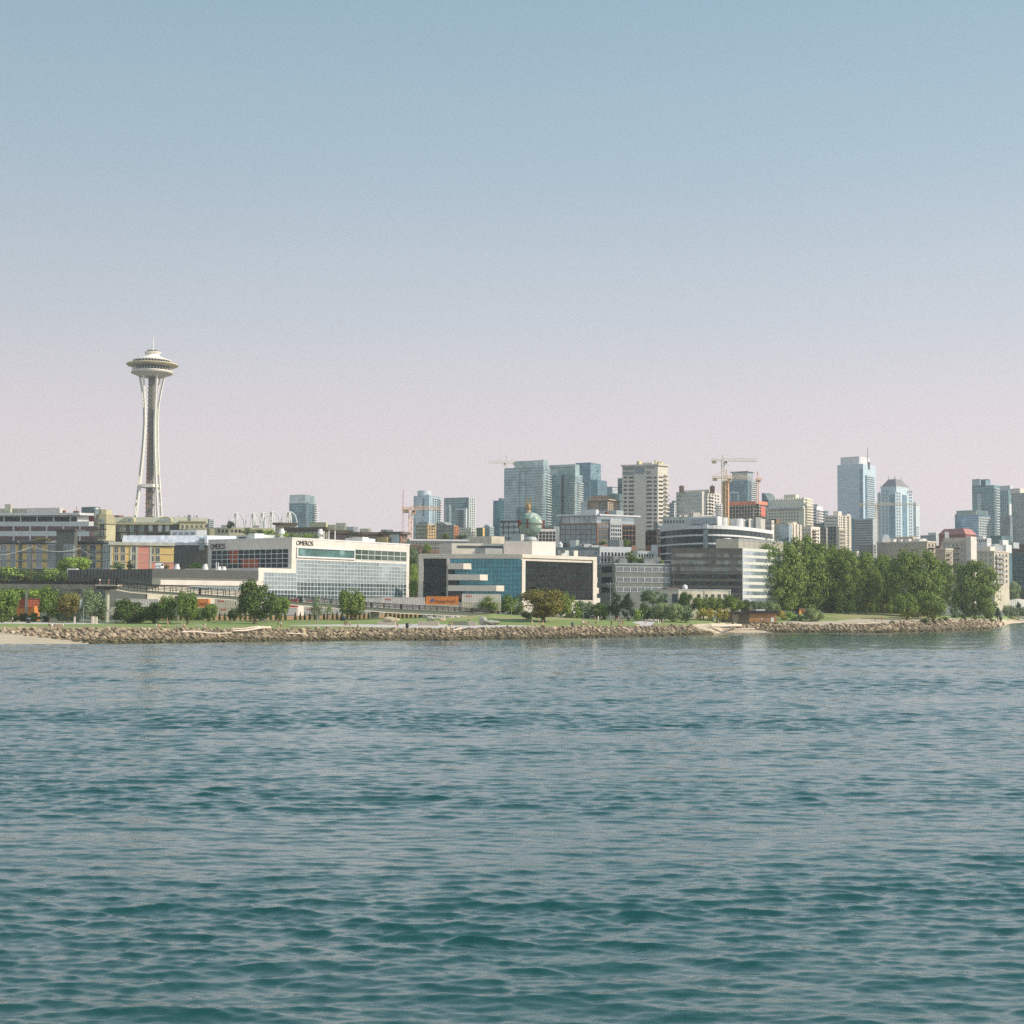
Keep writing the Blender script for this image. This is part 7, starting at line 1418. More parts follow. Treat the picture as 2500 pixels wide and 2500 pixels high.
# ================================================================ park furniture
def at(px, py): return ground(px, py)
SL = M('slab_concrete', (176, 164, 144), .9, .1, 1.2)
def slab(x0, x1, yt, yb, label, d=2.2, mat=SL, name='concrete_block'):
    a = at(x0, yb); c = at(x1, yb); Y = (a.y+c.y)/2; a, c = P(x0, yb, Y), P(x1, yb, Y); zt = P(x0, yt, Y).z; mb = MB(); mb.prism([(a.x, Y), (c.x, Y), (c.x, Y+d), (a.x, Y+d)], min(a.z, c.z)-.4, zt)
    o = single(name, mb, mat, label, 'block'); bm = bmesh.new(); bm.from_mesh(o.data); bmesh.ops.bevel(bm, geom=list(bm.edges), offset=.06, segments=1, affect='EDGES'); bm.to_mesh(o.data); bm.free(); return Y, zt
def bigrock(x0, x1, yt, yb, label, Y=None, zb=None, seed=1, mat=None, name='granite_boulder'):
    g_ = at((x0+x1)/2, yb); Y = Y or g_.y; c = P((x0+x1)/2, (yt+yb)/2, Y); me = rock_mesh(seed, name, 26); me.materials.append(mat or M('granite', (196, 176, 144), .92, .16, 1.0, bump=.4)); zl = zb if zb is not None else g_.z
    w = (x1-x0)*Y/F/2; zt = P(x0, yt, Y).z; o = link(name, me, None, (c.x, Y+w*.5, (zt+zl)/2-.02)); bb = [v.co for v in me.vertices]; ex_ = [max(v[i] for v in bb)-min(v[i] for v in bb) for i in range(3)]; mn = [min(v[i] for v in bb) for i in range(3)]
    for v in me.vertices: v.co = Vector([(v.co[i]-mn[i])/ex_[i]*2-1 for i in range(3)])
    o.scale = (w, w*.7, (zt-zl)/2+.05); return tag(o, label, 'boulder')
Y, zt = slab(920.5, 965, 1517, 1526.5, 'left low concrete plinth beside the promenade'); bigrock(931, 977, 1505.5, 1518, 'flat topped granite boulder resting on the left concrete plinth', Y+.2, zt, 3)
slab(1020, 1071, 1517, 1526.5, 'middle long concrete plinth with a boulder leaning beside it'); bigrock(1069, 1088, 1507.5, 1526, 'tilted brown boulder leaning at the right end of the middle plinth', seed=5); bigrock(1041, 1066, 1503.5, 1517, 'grey boulder on the grass behind the middle plinth', Y=442, seed=6, mat=M('granite_grey', (172, 164, 148), .92, .14, 1.0, bump=.4))
slab(1103, 1143, 1516.5, 1526, 'weathered green grey block left of the seated person', mat=M('mossy_concrete', (132, 132, 108), .92, .16)); slab(1142, 1164, 1517.5, 1527.5, 'pale low block with dark scribbles where a person sits'); bigrock(1169, 1190, 1505, 1526, 'upright grey boulder at the left of the right rock pair', seed=8, mat=M('granite_grey')); bigrock(1182, 1221, 1514, 1527, 'long low grey boulder at the right of the right rock pair', seed=9, mat=M('granite_grey'))
for i in range(15):
    px = 1053+i*4.8; g_ = P(px, 1505, 462); g_.z = H(g_.x, 462); o = link('pale_boulder', protos[i % 14], None, g_); o.scale = (.5+.2*(i % 3), .5, .5+.12*(i % 4)); o.rotation_euler = (0, .3, i); tag(o, 'small pale stone piled under the end of the footbridge ramp', 'stone', 'pale stones below the ramp')
    o.material_slots[0].link = 'OBJECT'; o.material_slots[0].material = M('pale_stone', (214, 202, 188), .9)
for i in range(5):
    px = 1320+i*5; g_ = at(px, 1518.5); o = link('stone', protos[(i*3) % 14], None, g_); o.scale = (.6, .5, .4); o.rotation_euler = (0, .2, i*2); tag(o, 'flat stone lying round the foot of the olive tree', 'stone', 'stones under the olive tree')
DW = M('driftwood', (222, 200, 178), .85, .1, 1.0)
def log(x0, y0, x1, y1, r_, label, bend=.15, t=None):
    a, c = at(x0, y0), at(x1, y1); a = Vector(a)+Vector((0, -.6, r_+.35)); c = Vector(c)+Vector((0, -.6, r_+.3)); mb = MB(); pts = []; rs = []
    for i in range(9): u = i/8; pts.append(a.lerp(c, u)+Vector((0, 0, bend*math.sin(u*7)))); rs.append(r_*(1-.45*u))
    mb.path(pts, rs, 8); m_ = (a+c)/2; mb.tube(pts[2], pts[2]+Vector((.5, -.1, r_*2.4)), r_*.35, r_*.15, 5); single('driftwood_log', mb, DW, label, 'log')
log(446, 1550, 566, 1552, .24, 'long thin wavy driftwood log in the rocks below the benches'); log(661, 1540, 570, 1547, .33, 'thickest pale driftwood log stranded on the rocks below the large lawn tree'); log(645, 1537, 567, 1541, .22, 'thin driftwood log lying above the thickest log'); log(700, 1552.5, 749, 1553.5, .2, 'short driftwood log low on the rocks right of the thickest log', .05)
log(1127, 1540, 1106, 1544, .26, 'short pale driftwood log on the rocks below the leaning boulder', .03); log(1519, 1537, 1540, 1541, .2, 'small driftwood log in the rocks below the park visitors', .05); log(2138, 1526, 2090, 1528, .3, 'straight white driftwood log at the edge of the right bank', .03)
log(1808, 1533, 1735, 1535, .5, 'biggest log on the cove beach', .06); log(1770, 1529, 1690, 1532, .3, 'pale log at the back of the cove beach', .1); log(1792, 1537, 1742, 1534, .24, 'thin log across the middle of the cove beach', .06); log(1842, 1540, 1790, 1538.5, .22, 'dark thin log at the right end of the cove beach', .06); log(1935, 1525, 1920, 1522, .24, 'short brown log on the sand right of the sea wall', .03)
# benches, tables, bins, lamps, signs
WOOD = M('bench_wood', (196, 186, 160), .85)
def bench(px, py, label, rz=0):
    g_ = at(px, py); t = root('park_bench', label, 'bench', g_); mb = MB()
    for i in range(3): mb.box((g_.x, g_.y-.2+i*.17, g_.z+.46), (2.4, .14, .05))
    part('seat', mb, WOOD, t); mb = MB()
    for i in range(2): mb.box((g_.x, g_.y-.33, g_.z+.62+i*.18), (2.4, .05, .13))
    part('backrest', mb, WOOD, t)
    for s_ in (-.9, .9): mb = MB(); mb.box((g_.x+s_, g_.y-.05, g_.z+.2), (.1, .5, .44)); mb.box((g_.x+s_, g_.y-.3, g_.z+.6), (.08, .06, .5)); part('leg', mb, GREY, t)
    return g_
bench(440, 1533, 'left park bench on the lawn, with two people by it'); bench(490, 1533.5, 'right park bench on the lawn, with one person in white')
def table(px, py, label):
    g_ = at(px, py); t = root('picnic_table', label, 'table', g_); mb = MB(); mb.box((g_.x, g_.y, g_.z+.75), (2.2, .8, .07)); part('tabletop', mb, WOOD, t)
    for s_ in (-.75, .75): mb = MB(); mb.box((g_.x, g_.y+s_, g_.z+.45), (2.2, .28, .05)); part('seat', mb, WOOD, t)
    for s_ in (-.8, .8): mb = MB(); mb.tube((g_.x+s_, g_.y-.7, g_.z-.05), (g_.x+s_, g_.y+.2, g_.z+.74), .05, k=4); mb.tube((g_.x+s_, g_.y+.7, g_.z-.05), (g_.x+s_, g_.y-.2, g_.z+.74), .05, k=4); mb.box((g_.x+s_, g_.y, g_.z+.42), (.07, 1.6, .07)); part('leg', mb, WOOD, t)
    return g_
table(650, 1520, 'picnic table in the shade of the large lawn tree'); table(132, 1515, 'picnic table under the left park trees'); table(1430, 1524, 'picnic table on the grass with people round it'); table(2080, 1501, 'distant picnic table between the poplar trunks')
def bin_(px, py, h, r_, m, label, lid=None):
    g_ = at(px, py); t = root('litter_bin', label, 'bin', g_); mb = MB(); mb.lathe((g_.x, g_.y, g_.z-.05), [(r_*.85, 0), (r_, .15), (r_, h*.8), (r_*.92, h*.84)], 16); part('drum', mb, m, t); mb = MB(); mb.lathe((g_.x, g_.y, g_.z-.05), [(r_*1.06, h*.82), (r_*1.06, h*.9), (r_*.5, h), (.03, h*1.02)], 16); part('lid', mb, lid or m, t)
bin_(69.5, 1521, 1.5, .55, STEEL, 'dark bin with a blue grey lid on the left path', M('lid_blue', (110, 128, 136), .6)); bin_(994, 1533, 1.3, .42, STEEL, 'dark drum shaped bin at the edge of the promenade'); bin_(1398, 1530, 1.3, .42, M('bin_grey', (98, 102, 100), .7), 'grey bin on the shore edge below the olive tree'); bin_(1535, 1515.5, 1.1, .4, STEEL, 'black bin by the winding path'); bin_(1740, 1518, 1.1, .4, GREY, 'grey bin beside the cove beach path')
g_ = at(837, 1515.5); mb = MB(); mb.lathe((g_.x, g_.y, g_.z-.1), [(.15, 0), (.85, .3), (1.05, .85), (.9, 1.3), (.4, 1.55), (.1, 1.6)], 18); single('round_stone', mb, M('black_ball', (44, 54, 56), .4), 'dark round ball shaped stone under the round bright tree', 'stone', smooth=True)
def lamp(px, py, yt, label, arms=2):
    g_ = at(px, py); zt = P(px, yt, g_.y).z; t = root('street_lamp', label, 'lamp', g_); mb = MB(); mb.tube((g_.x, g_.y, g_.z-.1), (g_.x, g_.y, zt), .1, .06, 8); part('pole', mb, GREY, t)
    for s_ in ((-1, 1) if arms == 2 else (1,)): mb = MB(); mb.tube((g_.x, g_.y, zt-.1), (g_.x+s_*.7, g_.y, zt), .04, k=5); mb.box((g_.x+s_*.75, g_.y, zt+.02), (.5, .28, .14)); part('lamp_head', mb, LGREY, t)
    return t, g_, zt
t, g_, zt = lamp(198.5, 1520, 1452.5, 'grey twin headed lamp with a pale banner among the left trees'); mb = MB(); mb.box((g_.x+.05, g_.y-.1, zt-2.6), (1.2, .05, 2.6)); part('banner', mb, M('banner', (198, 200, 196), .8), t)
lamp(1248.5, 1501, 1478, 'thin pale lamp post on the mound between two green trees', 1); lamp(1425, 1516, 1494, 'thin lamp post behind the picnic group', 1); lamp(1441, 1515, 1502, 'short lamp post before the grey green tree', 1); lamp(205-2, 1522, 1478, 'short lamp post between the banner lamp and the tall column', 1)
def sign(px, py, x0, x1, yt, yb, label):
    g_ = at(px, py); a, c = P(x0, yt, g_.y), P(x1, yb, g_.y); t = root('park_sign', label, 'sign', g_); mb = MB(); mb.tube((g_.x, g_.y, g_.z-.1), (g_.x, g_.y, a.z), .06, k=6); part('post', mb, GREY, t); mb = MB(); mb.box(((a.x+c.x)/2, g_.y-.1, (a.z+c.z)/2), (c.x-a.x, .06, a.z-c.z)); part('board', mb, WHITE, t)
sign(1402, 1511, 1399.5, 1404.5, 1492, 1497, 'white square sign on a post right of the olive tree'); sign(264, 1520, 261, 270, 1488, 1494, 'small yellow topped board beside the tall bridge column')
def post(px, py, yt, label, w=.28, mat=None, name='marker_post'):
    g_ = at(px, py); zt = P(px, yt, g_.y).z; mb = MB(); mb.prism([(g_.x-w, g_.y-w), (g_.x+w, g_.y-w), (g_.x+w, g_.y+w), (g_.x-w, g_.y+w)], g_.z-.3, zt); mb.prism([(g_.x-w*1.1, g_.y-w*1.1), (g_.x+w*1.1, g_.y-w*1.1), (g_.x+w*1.1, g_.y+w*1.1), (g_.x-w*1.1, g_.y+w*1.1)], zt, zt+.06); single(name, mb, mat or LIP, label, 'post')
post(226, 1522, 1505, 'pale square post left of the tall bridge column'); post(233.5, 1523, 1506, 'wider pale square post left of the tall bridge column', .38); post(182, 1522, 1506, 'pale slim post under the left park trees', .2)
def pole(px, Y, yt, label, mat, arm=1.6, r_=.16):
    c = P(px, yt, Y); g_ = H(c.x, Y); t = root('utility_pole', label, 'pole', (c.x, Y, g_)); mb = MB(); mb.tube((c.x, Y, g_-.2), (c.x, Y, c.z), r_, r_*.7, 8); part('pole', mb, mat, t)
    for dz in (.9, 2.0): mb = MB(); mb.box((c.x, Y-.1, c.z-dz), (arm*2, .14, .16)); part('crossarm', mb, mat, t)
    for i in range(3): mb = MB(); mb.lathe((c.x-arm+i*arm, Y-.1, c.z-.82), [(.08, 0), (.14, .1), (.07, .3)], 8); part('insulator', mb, LGREY, t)
    return c
PW_ = M('pole_wood', (112, 74, 54), .9)
c1 = pole(79, 535, 1330, 'brown wooden utility pole in front of the grey and yellow apartments', PW_); pole(1490, 520, 1420, 'grey utility pole with white insulators before the grey office', GREY, 1.2); c3 = pole(196, 575, 1334, 'short utility pole beside the apartment stair tower', PW_); c4 = P(-60, 1352, 520)
for a_, c_, l in ((c4, c1+Vector((0, 0, -.7)), 'pale power cable running left from the wooden pole'), (c1+Vector((0, 0, -.7)), c3+Vector((0, 0, -.7)), 'pale power cable sagging between the two wooden poles'), (c3+Vector((0, 0, -.7)), P(268, 1356, 560), 'thin power cable running right from the short pole')):
    mb = MB(); pts = [a_.lerp(c_, i/14)+Vector((0, 0, -1.6*math.sin(math.pi*i/14))) for i in range(15)]; mb.path(pts, .09, 4); single('power_cable', mb, M('cable', (186, 182, 170), .6), l, 'cable')
# vehicles
def van(px, py, Y, z, label, name='white_van', w=1.9, l=4.6, h=2.1, rz=0.0):
    c = P(px, py, Y); t = root(name, label, 'van', (c.x, Y, z)); cs, sn = math.cos(rz), math.sin(rz); R2 = lambda x, y, zz: (c.x+x*cs-y*sn, Y+x*sn+y*cs, z+zz); mb = MB(); hw = w/2; hl = l/2
    pr = [(-hl, .35), (hl, .35), (hl, h*.55), (hl*.82, h*.6), (hl*.55, h), (-hl*.95, h), (-hl, h*.85)]; n_ = len(pr)
    mb.v = [R2(-hw, a, b) for a, b in pr]+[R2(hw, a, b) for a, b in pr]; mb.f = [tuple(range(n_))]+[tuple(range(2*n_-1, n_-1, -1))]+[(i, n_+i, n_+(i+1) % n_, (i+1) % n_) for i in range(n_)]; part('body', mb, M('car_white', (236, 234, 230), .35, .03), t)
    mb = MB(); q = [R2(-hw*.85, -hl-.02, h*.5), R2(hw*.85, -hl-.02, h*.5), R2(hw*.8, -hl*.97, h*.88), R2(-hw*.8, -hl*.97, h*.88)]; mb.poly(q); part('rear_window', mb, GDARK, t)
    for x in (-hw*1.01, hw*1.01): mb = MB(); mb.poly([R2(x, -hl*.8, h*.58), R2(x, hl*.55, h*.58), R2(x, hl*.42, h*.92), R2(x, -hl*.8, h*.92)]); part('side_window', mb, GDARK, t)
    for x in (-hw*.95, hw*.95):
        for y in (-hl*.65, hl*.65): mb = MB(); mb.tube(R2(x-.1, y, .36), R2(x+.1, y, .36), .36, k=14); part('wheel', mb, STEEL, t)
    for x in (-hw*.8, hw*.8): mb = MB(); a = R2(x, -hl-.03, h*.42); mb.box(a, (.18, .05, .3)); part('tail_light', mb, CR_, t)
van(389.5, 1388, 505, WING.z1, 'white van seen from behind on the roof deck of the ribbed warehouse')
def truck(px, py, Y, label):
    c = P(px, py, Y); g_ = P(px, 1413, Y).z; t = root('white_truck', label, 'truck', (c.x, Y, H(c.x, Y))); mb = MB(); mb.box((c.x, Y, (c.z+g_)/2), (3.4, 2.3, c.z-g_)); part('cargo_box', mb, WHITE, t); mb = MB(); mb.box((c.x+2.2, Y, g_+1.4), (1.1, 2.1, 2.4)); part('cab', mb, WHITE, t); mb = MB(); mb.box((c.x+2.78, Y, g_+2.0), (.06, 1.8, .8)); part('windscreen', mb, GDARK, t)
    for x in (-1.2, 2.2): mb = MB(); mb.tube((c.x+x, Y-1.2, g_-.1), (c.x+x, Y+1.2, g_-.1), .45, k=12); part('wheel', mb, STEEL, t)
    mb = MB(); mb.box((c.x, Y, (g_+H(c.x, Y))/2-.5), (9, 4.5, g_-H(c.x, Y)-.9)); single('ramp_block', mb, M('girder_grey'), 'grey road embankment carrying the white truck behind the footbridge', 'road')
truck(178, 1388, 522, 'white box truck whose roof shows above the dark bridge screen')
# far right ribbed white wall and sea wall
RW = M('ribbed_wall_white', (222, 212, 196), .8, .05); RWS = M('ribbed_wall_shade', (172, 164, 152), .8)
t = root('ribbed_wall', 'white ribbed sloping wall rising to the right picture edge', 'wall', (P(2455, 1480, 890).x, 890, H(P(2455, 1480, 890).x, 890)))
tx = np.linspace(2413, 2512, 22); ty = np.interp(tx, [2413, 2486, 2512], [1475.5, 1461, 1466]); by = np.interp(tx, [2413, 2426, 2470, 2512], [1477, 1486, 1484, 1488])
for i in range(21):
    mb = MB(); Ya, Yb = 742-(i % 2)*.0, 742; a, c, d, e = P(tx[i], ty[i], 894), P(tx[i+1]-.9, ty[i+1], 894), P(tx[i+1]-.9, by[i+1]+3, 888), P(tx[i], by[i]+3, 888); bk = Vector((0, .6, -.2)); mb.hexa([e, d, d+bk, e+bk, a, c, c+bk, a+bk]); part('panel', mb, RW, t)
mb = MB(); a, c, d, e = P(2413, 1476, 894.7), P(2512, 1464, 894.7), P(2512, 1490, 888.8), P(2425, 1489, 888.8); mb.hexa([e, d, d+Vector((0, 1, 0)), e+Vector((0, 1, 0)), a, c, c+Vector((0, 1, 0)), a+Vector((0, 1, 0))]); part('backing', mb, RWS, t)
mb = MB(); a, c = P(2467, 1507, 905), P(2560, 1506, 905); mb.prism([(a.x, 905), (c.x, 905), (c.x, 912), (a.x, 912)], -1, a.z); single('sea_wall', mb, M('seawall', (168, 164, 150), .9), 'grey concrete sea wall at the far right water edge', 'wall'); mb = MB(); a, c = P(2485, 1505, 915), P(2560, 1505, 915); mb.prism([(a.x, 915), (c.x, 915), (c.x, 925), (a.x, 925)], 0, a.z+.4); single('sea_wall_block', mb, CREAM, 'pale block on top of the far right sea wall', 'block')
b = Bld('hut', 'small red roofed shed peeping out left of the poplar grove', 'building', 1826, 1833, 1856, 575, 30, 1473, M('shed_red', (186, 84, 56), .85), aR=78); mb = MB(); b.R.box(mb, -.3, b.R.len+.3, b.z1-.05, b.z1+.5, -4, .6); b.part('roof', mb, RR); b.done()
for x0, x1, l in ((1950, 1968, 'left orange painted shed wall between poplar trunks'), (1970, 1984, 'right orange painted shed wall between poplar trunks')):
    b = Bld('shed', l, 'building', x0, x0+1, x1, 586, 50, 1487, M('shed_orange', (232, 160, 92), .85), aR=82, dr=6); mb = MB(); b.R.box(mb, -.2, b.R.len+.2, b.z1, b.z1+.4, -3, .4); b.part('roof', mb, BROWN); mb = MB(); b.R.box(mb, b.R.len*.4, b.R.len*.6, b.z0, b.z0+2.2, -.05, .08); b.part('door', mb, BROWN); b.done()
# ================================================================ people
SKIN = M('skin', (206, 150, 122), .6, .05)
def skin_mesh(name, chains, sub=1):
    """chains: list of lists of (x,y,z,r); chains may share points (by position) so limbs join into one surface"""
    V = []; E = []; R_v = []; idx_ = {}
    for ch in chains:
        prev = None
        for p in ch:
            k_ = tuple(round(q, 3) for q in p[:3])
            if k_ not in idx_: idx_[k_] = len(V); V.append(p[:3]); R_v.append(p[3])
            if prev is not None and prev != idx_[k_]: E.append((prev, idx_[k_]))
            prev = idx_[k_]
    me = bpy.data.meshes.new(name); me.from_pydata(V, E, []); me.update(); o = bpy.data.objects.new(name, me); COL.objects.link(o); o.modifiers.new('s', 'SKIN'); 
    for i, sv in enumerate(me.skin_vertices[0].data): sv.radius = (R_v[i], R_v[i]); sv.use_root = (i == 0)
    if sub: o.modifiers.new('d', 'SUBSURF').levels = sub
    dg = bpy.context.evaluated_depsgraph_get(); out = bpy.data.meshes.new_from_object(o.evaluated_get(dg)); bpy.data.objects.remove(o); bpy.data.meshes.remove(me); out.name = name
    out.polygons.foreach_set('use_smooth', [True]*len(out.polygons)); return out
def lerp3(a, b, t): return tuple(a[i]+(b[i]-a[i])*t for i in range(3))
def person_proto(pose):
    # joints (x right, y back, z up); facing -y
    J = dict(pel=(0, 0, .93), wai=(0, 0, 1.1), che=(0, .01, 1.32), nek=(0, .01, 1.47), hed=(0, -.01, 1.62), top=(0, 0, 1.72))
    for s_, n_ in ((-1, 'l'), (1, 'r')):
        J['sh'+n_] = (s_*.17, .01, 1.42); J['hip'+n_] = (s_*.09, 0, .9)
        if pose == 'stand': J['el'+n_] = (s_*.23, .03, 1.14); J['wr'+n_] = (s_*.24, -.06, .9); J['kn'+n_] = (s_*.1, -.02, .5); J['an'+n_] = (s_*.11, .03, .09); J['to'+n_] = (s_*.13, -.14, .04)
        if pose == 'walk': J['el'+n_] = (s_*.22, s_*.14, 1.15); J['wr'+n_] = (s_*.2, s_*.12-.16, .95); J['kn'+n_] = (s_*.1, -s_*.2-.04, .51); J['an'+n_] = (s_*.1, -s_*.28+.1, .1 if s_ > 0 else .14); J['to'+n_] = (s_*.11, -s_*.28-.08, .04 if s_ > 0 else .05)
    if pose == 'sit':
        d = -.5
        for k_ in ('pel', 'wai', 'che', 'nek', 'hed', 'top'): x, y, z_ = J[k_]; J[k_] = (x, y+(z_-.93)*.12, z_+d)
        for s_, n_ in ((-1, 'l'), (1, 'r')):
            J['sh'+n_] = (s_*.17, .06, 1.42+d); J['el'+n_] = (s_*.24, -.02, 1.15+d); J['wr'+n_] = (s_*.14, -.24, 1.02+d); J['hip'+n_] = (s_*.09, 0, .41); J['kn'+n_] = (s_*.13, -.42, .46); J['an'+n_] = (s_*.12, -.48, .08); J['to'+n_] = (s_*.13, -.64, .04)
    if pose == 'lie':
        L_ = lambda p: (p[2]-.9, p[0]*1.0, .12+p[1]*.5)
        for s_, n_ in ((-1, 'l'), (1, 'r')): J['el'+n_] = (s_*.3, .0, 1.2); J['wr'+n_] = (s_*.22, -.02, .98); J['kn'+n_] = (s_*.13, -.2 if s_ > 0 else 0, .5); J['an'+n_] = (s_*.13, .0, .1); J['to'+n_] = (s_*.15, -.2, .06)
        J = {k_: L_(v) for k_, v in J.items()}
    def c(*ks): return [(*J[k_], r_) for k_, r_ in ks]
    ch = [c(('pel', .13), ('wai', .115), ('che', .135), ('nek', .055), ('hed', .085), ('top', .07))]
    hx_, hy, hz = J['hed']; fwd = (0, -1, 0) if pose != 'lie' else (0, 0, 1); ch.append([(*J['hed'], .085), (hx_+fwd[0]*.1, hy+fwd[1]*.1, hz+fwd[2]*.1-.01, .018)])    # nose
    for n_ in 'lr':
        ch.append([(*J['che'], .135)]+c(('sh'+n_, .06), ('el'+n_, .042), ('wr'+n_, .03))); w_ = J['wr'+n_]; e_ = J['el'+n_]; d = Vector(w_)-Vector(e_); d.normalize(); sd = d.orthogonal().normalized(); palm = Vector(w_)+d*.07; ch.append([(*w_, .03), (*palm, .034)])
        for q in range(4): b_ = palm+sd*(.022*(q-1.5)); ch.append([(*palm, .034), (*(b_+d*.03), .009), (*(b_+d*(.06+.008*(q % 3)))+Vector((0, -.012, 0)), .008)] if False else [(*palm, .034), (*(b_+d*.035), .009), (*(b_+d*(.07+.006*(q % 3))), .008)])
        ch.append([(*w_, .03), (*(Vector(w_)+d*.03-sd*.04), .011), (*(Vector(w_)+d*.065-sd*.045), .009)])
        ch.append([(*J['pel'], .13)]+c(('hip'+n_, .095), ('kn'+n_, .06), ('an'+n_, .042), ('to'+n_, .035)))
    body = skin_mesh('body', ch)
    sh = [c(('pel', .14), ('wai', .135), ('che', .158))+[(*lerp3(J['che'], J['nek'], .75), .075)]]
    for n_ in 'lr': sh.append([(*J['che'], .158)]+c(('sh'+n_, .08))+[(*lerp3(J['sh'+n_], J['el'+n_], .7), .066)])
    shirt = skin_mesh('shirt', sh)
    tr_ = [[(*lerp3(J['pel'], J['wai'], .35), .145), (*J['pel'], .15)]]; so_ = [[(*lerp3(J['pel'], J['wai'], .35), .145), (*J['pel'], .15)]]
    for n_ in 'lr':
        tr_.append([(*J['pel'], .15)]+c(('hip'+n_, .112), ('kn'+n_, .078))+[(*lerp3(J['kn'+n_], J['an'+n_], .9), .062)]); so_.append([(*J['pel'], .15)]+c(('hip'+n_, .115))+[(*lerp3(J['hip'+n_], J['kn'+n_], .85), .09)])
    trousers = skin_mesh('trousers', tr_); shorts = skin_mesh('shorts', so_)
    bk = (0, .035, .03) if pose != 'lie' else (.03, 0, -.03); hair = skin_mesh('hair', [[(*(Vector(J['hed'])+Vector(bk)*.9), .088), (*(Vector(J['top'])+Vector(bk)*.5), .082)]])
    return body, shirt, trousers, shorts, hair
PP = {k_: person_proto(k_) for k_ in ('stand', 'walk', 'sit', 'lie')}
for k_ in PP:
    for me in PP[k_]: me.materials.append(SKIN)
CL = {'white': (230, 226, 220), 'black': (44, 44, 46), 'grey': (140, 142, 142), 'blue': (92, 112, 142), 'red': (196, 60, 52), 'pink': (222, 150, 142), 'maroon': (110, 46, 46), 'tan': (186, 160, 128), 'yellow': (216, 196, 86), 'brown': (96, 72, 56), 'skin': None}
def person(px, py, pose, shirt, legs, label, long_=False, rz=None, hair='brown', z=None, Y=None):
    g_ = at(px, py) if Y is None else P(px, py, Y)
    if z is not None: g_.z = z
    t = root('person', label, 'person', g_); r = random.Random(int(px*10)); t.rotation_euler[2] = rz if rz is not None else r.uniform(-1.2, 1.2); s_ = r.uniform(.98, 1.08); t.scale = (s_, s_, s_)
    b_, sh, tr_, so_, hr = PP[pose]; link('body', b_, t)
    for nm, me, col in (('shirt', sh, shirt), ('trousers' if long_ else 'shorts', tr_ if long_ else so_, legs), ('hair', hr, hair)):
        if col == 'skin': continue
        o = link(nm, me, t); o.material_slots[0].link = 'OBJECT'; o.material_slots[0].material = M('cloth_'+col, CL[col], .85, .08)
PE = person
PE(30.5, 1522, 'stand', 'white', 'black', 'person in white top and dark trousers standing on the left path', True)
for px, sh, lg, lb in ((120, 'black', 'tan', 'seated person in black, leftmost of the group above the beach'), (127, 'white', 'pink', 'seated person in white, second of the group above the beach'), (134, 'grey', 'blue', 'seated person in grey, middle of the group above the beach'), (141, 'skin', 'blue', 'bare chested seated person in the group above the beach'), (147.5, 'pink', 'white', 'seated person in pink in the group above the beach'), (153, 'white', 'grey', 'seated person in white, rightmost of the group above the beach')): PE(px, 1534, 'sit', sh, lg, lb)
PE(308, 1535.5, 'lie', 'skin', 'pink', 'sunbather lying at the rock edge left of the couple'); PE(381, 1534.5, 'sit', 'white', 'grey', 'seated person in white, left one of the couple on the rock edge'); PE(389.5, 1534.5, 'sit', 'pink', 'tan', 'seated person in pink, right one of the couple on the rock edge')
PE(409, 1529.5, 'walk', 'skin', 'tan', 'bare chested person walking on the lawn left of the benches', rz=1.4); PE(443.5, 1533, 'sit', 'grey', 'tan', 'person in grey sitting on the left park bench'); PE(449.5, 1533.5, 'sit', 'tan', 'tan', 'person in tan clothes sitting on the left park bench'); PE(500, 1533.8, 'sit', 'white', 'pink', 'person in white sitting at the right park bench')
PE(522, 1521, 'lie', 'skin', 'black', 'sunbather lying near the hedge cones'); PE(472, 1523, 'lie', 'black', 'black', 'person in black lying in the tree shade behind the benches', True); PE(629, 1530, 'lie', 'white', 'pink', 'person lying on the lawn below the large tree'); PE(679, 1528, 'stand', 'maroon', 'brown', 'person in maroon standing right of the large lawn tree', True); PE(686, 1535, 'stand', 'white', 'black', 'person in white top and black shorts standing on the rock edge')
PE(841.5, 1531, 'walk', 'black', 'maroon', 'left one of three walkers, in black top', rz=-1.4); PE(846.5, 1531, 'walk', 'black', 'brown', 'middle one of three walkers, in black top', rz=-1.4); PE(854, 1533, 'walk', 'white', 'maroon', 'right one of three walkers, in white top and maroon shorts', rz=-1.4); PE(873.5, 1535.5, 'sit', 'brown', 'black', 'person in brown sitting at the rock edge below the left plinth'); PE(970, 1532, 'sit', 'maroon', 'black', 'person in maroon crouched at the end of the left plinth'); PE(1002.5, 1531.5, 'walk', 'grey', 'grey', 'walker in grey beside the dark drum bin', True, rz=1.5)
PE(1097, 1531, 'walk', 'brown', 'black', 'left one of two strollers by the leaning boulder', True); PE(1103, 1531, 'walk', 'maroon', 'tan', 'right one of two strollers by the leaning boulder', rz=1.3); g_ = at(1144.5, 1527); PE(1144.5, 1517.5, 'sit', 'black', 'tan', 'person in black sitting on the pale low block', z=P(1144, 1517.5, g_.y).z-.4, Y=g_.y+.5)
PE(1299, 1528, 'walk', 'white', 'yellow', 'jogger in white top and yellow shorts on the promenade', rz=-1.5); PE(1316, 1528.5, 'walk', 'maroon', 'tan', 'jogger in maroon top on the promenade', rz=-1.5); PE(1325.5, 1529, 'walk', 'grey', 'yellow', 'jogger in grey top at the end of the promenade', rz=-1.5)
for px, sh, lb in ((1424, 'white', 'person in white at the left end of the picnic table'), (1430.5, 'pink', 'person in pink at the middle of the picnic table'), (1437, 'black', 'person in black at the right end of the picnic table')): PE(px, 1525, 'sit', sh, 'tan', lb)
PE(1454, 1527, 'sit', 'black', 'black', 'person in black sitting alone right of the picnic table'); slab(1442, 1450, 1523, 1527, 'small pale concrete seat block right of the picnic table', .8)
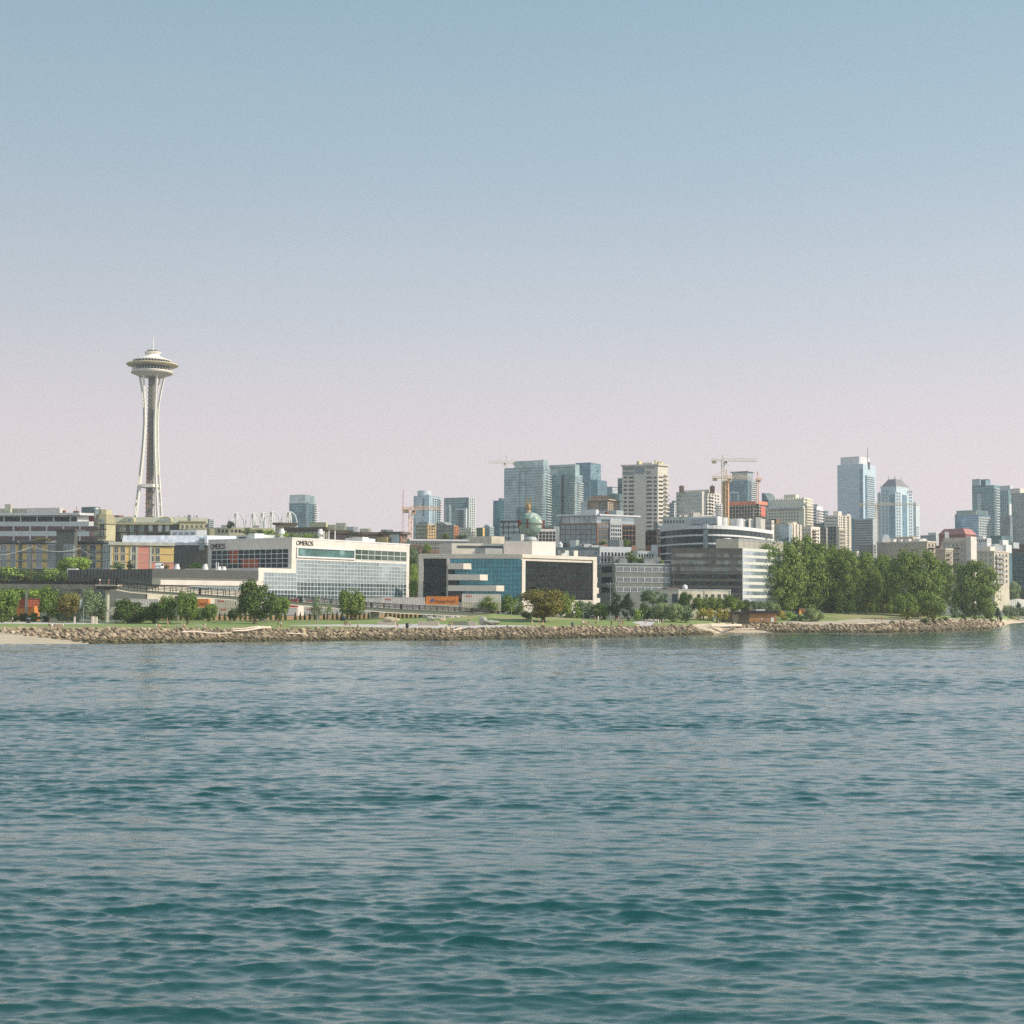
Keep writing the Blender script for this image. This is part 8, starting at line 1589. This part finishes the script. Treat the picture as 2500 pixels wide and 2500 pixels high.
PE(1453, 1516.5, 'stand', 'black', 'brown', 'left one of three people under the grey green trees'); PE(1460.5, 1516.5, 'stand', 'white', 'white', 'person in white, middle of three under the grey green trees', True); PE(1468, 1516.5, 'stand', 'blue', 'black', 'right one of three people under the grey green trees', True)
PE(1493, 1528, 'stand', 'brown', 'black', 'person in brown standing alone at the rock edge before the pines', True); PE(1503.5, 1521, 'stand', 'maroon', 'tan', 'person in maroon at the left of the group before the pines'); PE(1509.5, 1516, 'stand', 'red', 'pink', 'person in red at the back of the group before the pines'); PE(1510.5, 1527.5, 'walk', 'grey', 'blue', 'person in grey and blue at the front of the group before the pines'); PE(1515, 1527.5, 'walk', 'blue', 'tan', 'person in blue at the front of the group before the pines'); PE(1520, 1527.5, 'walk', 'red', 'black', 'person in red top and black shorts at the right of the group before the pines')
PE(1576, 1525, 'walk', 'tan', 'grey', 'walker in tan on the winding path'); PE(1607.5, 1525, 'stand', 'white', 'white', 'left person in white below the grey willows', True); PE(1612, 1525.5, 'stand', 'tan', 'white', 'middle person in tan below the grey willows'); PE(1618, 1525, 'stand', 'white', 'tan', 'right person in white and tan below the grey willows')
PE(1782, 1539.5, 'walk', 'red', 'tan', 'person in red walking on the cove beach'); PE(1774, 1537.5, 'sit', 'yellow', 'tan', 'small person in yellow sitting on a cove beach log'); PE(1778.5, 1517.5, 'stand', 'skin', 'blue', 'bare chested person at the left corner of the stone hut'); PE(1803, 1518, 'sit', 'white', 'grey', 'person in white sitting before the fieldstone wall'); PE(1843, 1520, 'sit', 'maroon', 'black', 'person in maroon sitting on the timber edge'); PE(1858, 1520.5, 'stand', 'white', 'blue', 'person in white standing by the brown hut wall'); PE(1862, 1520.5, 'stand', 'grey', 'black', 'person in grey standing by the brown hut wall', True); PE(1873, 1520.5, 'stand', 'black', 'blue', 'person in black standing near the white arched door', True); PE(1892.5, 1520.5, 'sit', 'yellow', 'black', 'person in yellow sitting right of the white arched door')
PE(2153, 1517, 'stand', 'red', 'red', 'person all in red standing before the poplars', True); PE(2137, 1518, 'stand', 'black', 'brown', 'person in dark clothes left of the red one before the poplars', True); PE(2207, 1513.5, 'sit', 'maroon', 'brown', 'person in maroon sitting under the smaller bright tree'); PE(2242, 1509.5, 'stand', 'black', 'black', 'left one of two people in black under the great poplar', True); PE(2248, 1509.5, 'stand', 'black', 'grey', 'right one of two people under the great poplar', True); PE(2312, 1510, 'sit', 'white', 'tan', 'left seated person in white below the separate poplar'); PE(2318, 1510, 'lie', 'white', 'pink', 'person reclining beside the seated one below the separate poplar'); PE(2372.5, 1513, 'stand', 'grey', 'tan', 'person in grey standing near the right point'); PE(2461.5, 1517, 'stand', 'white', 'grey', 'person in white on the gravel spit at the far right', True); PE(2222, 1512, 'sit', 'white', 'tan', 'person in white sitting between the front tree trunks')
PE(243.5, 1424, 'stand', 'white', 'blue', 'person in white standing at the left of the footbridge landing', Y=425, z=L0.z, rz=0); PE(266, 1424, 'stand', 'pink', 'tan', 'person in pink standing at the right of the footbridge landing', Y=425, z=L0.z, rz=0)
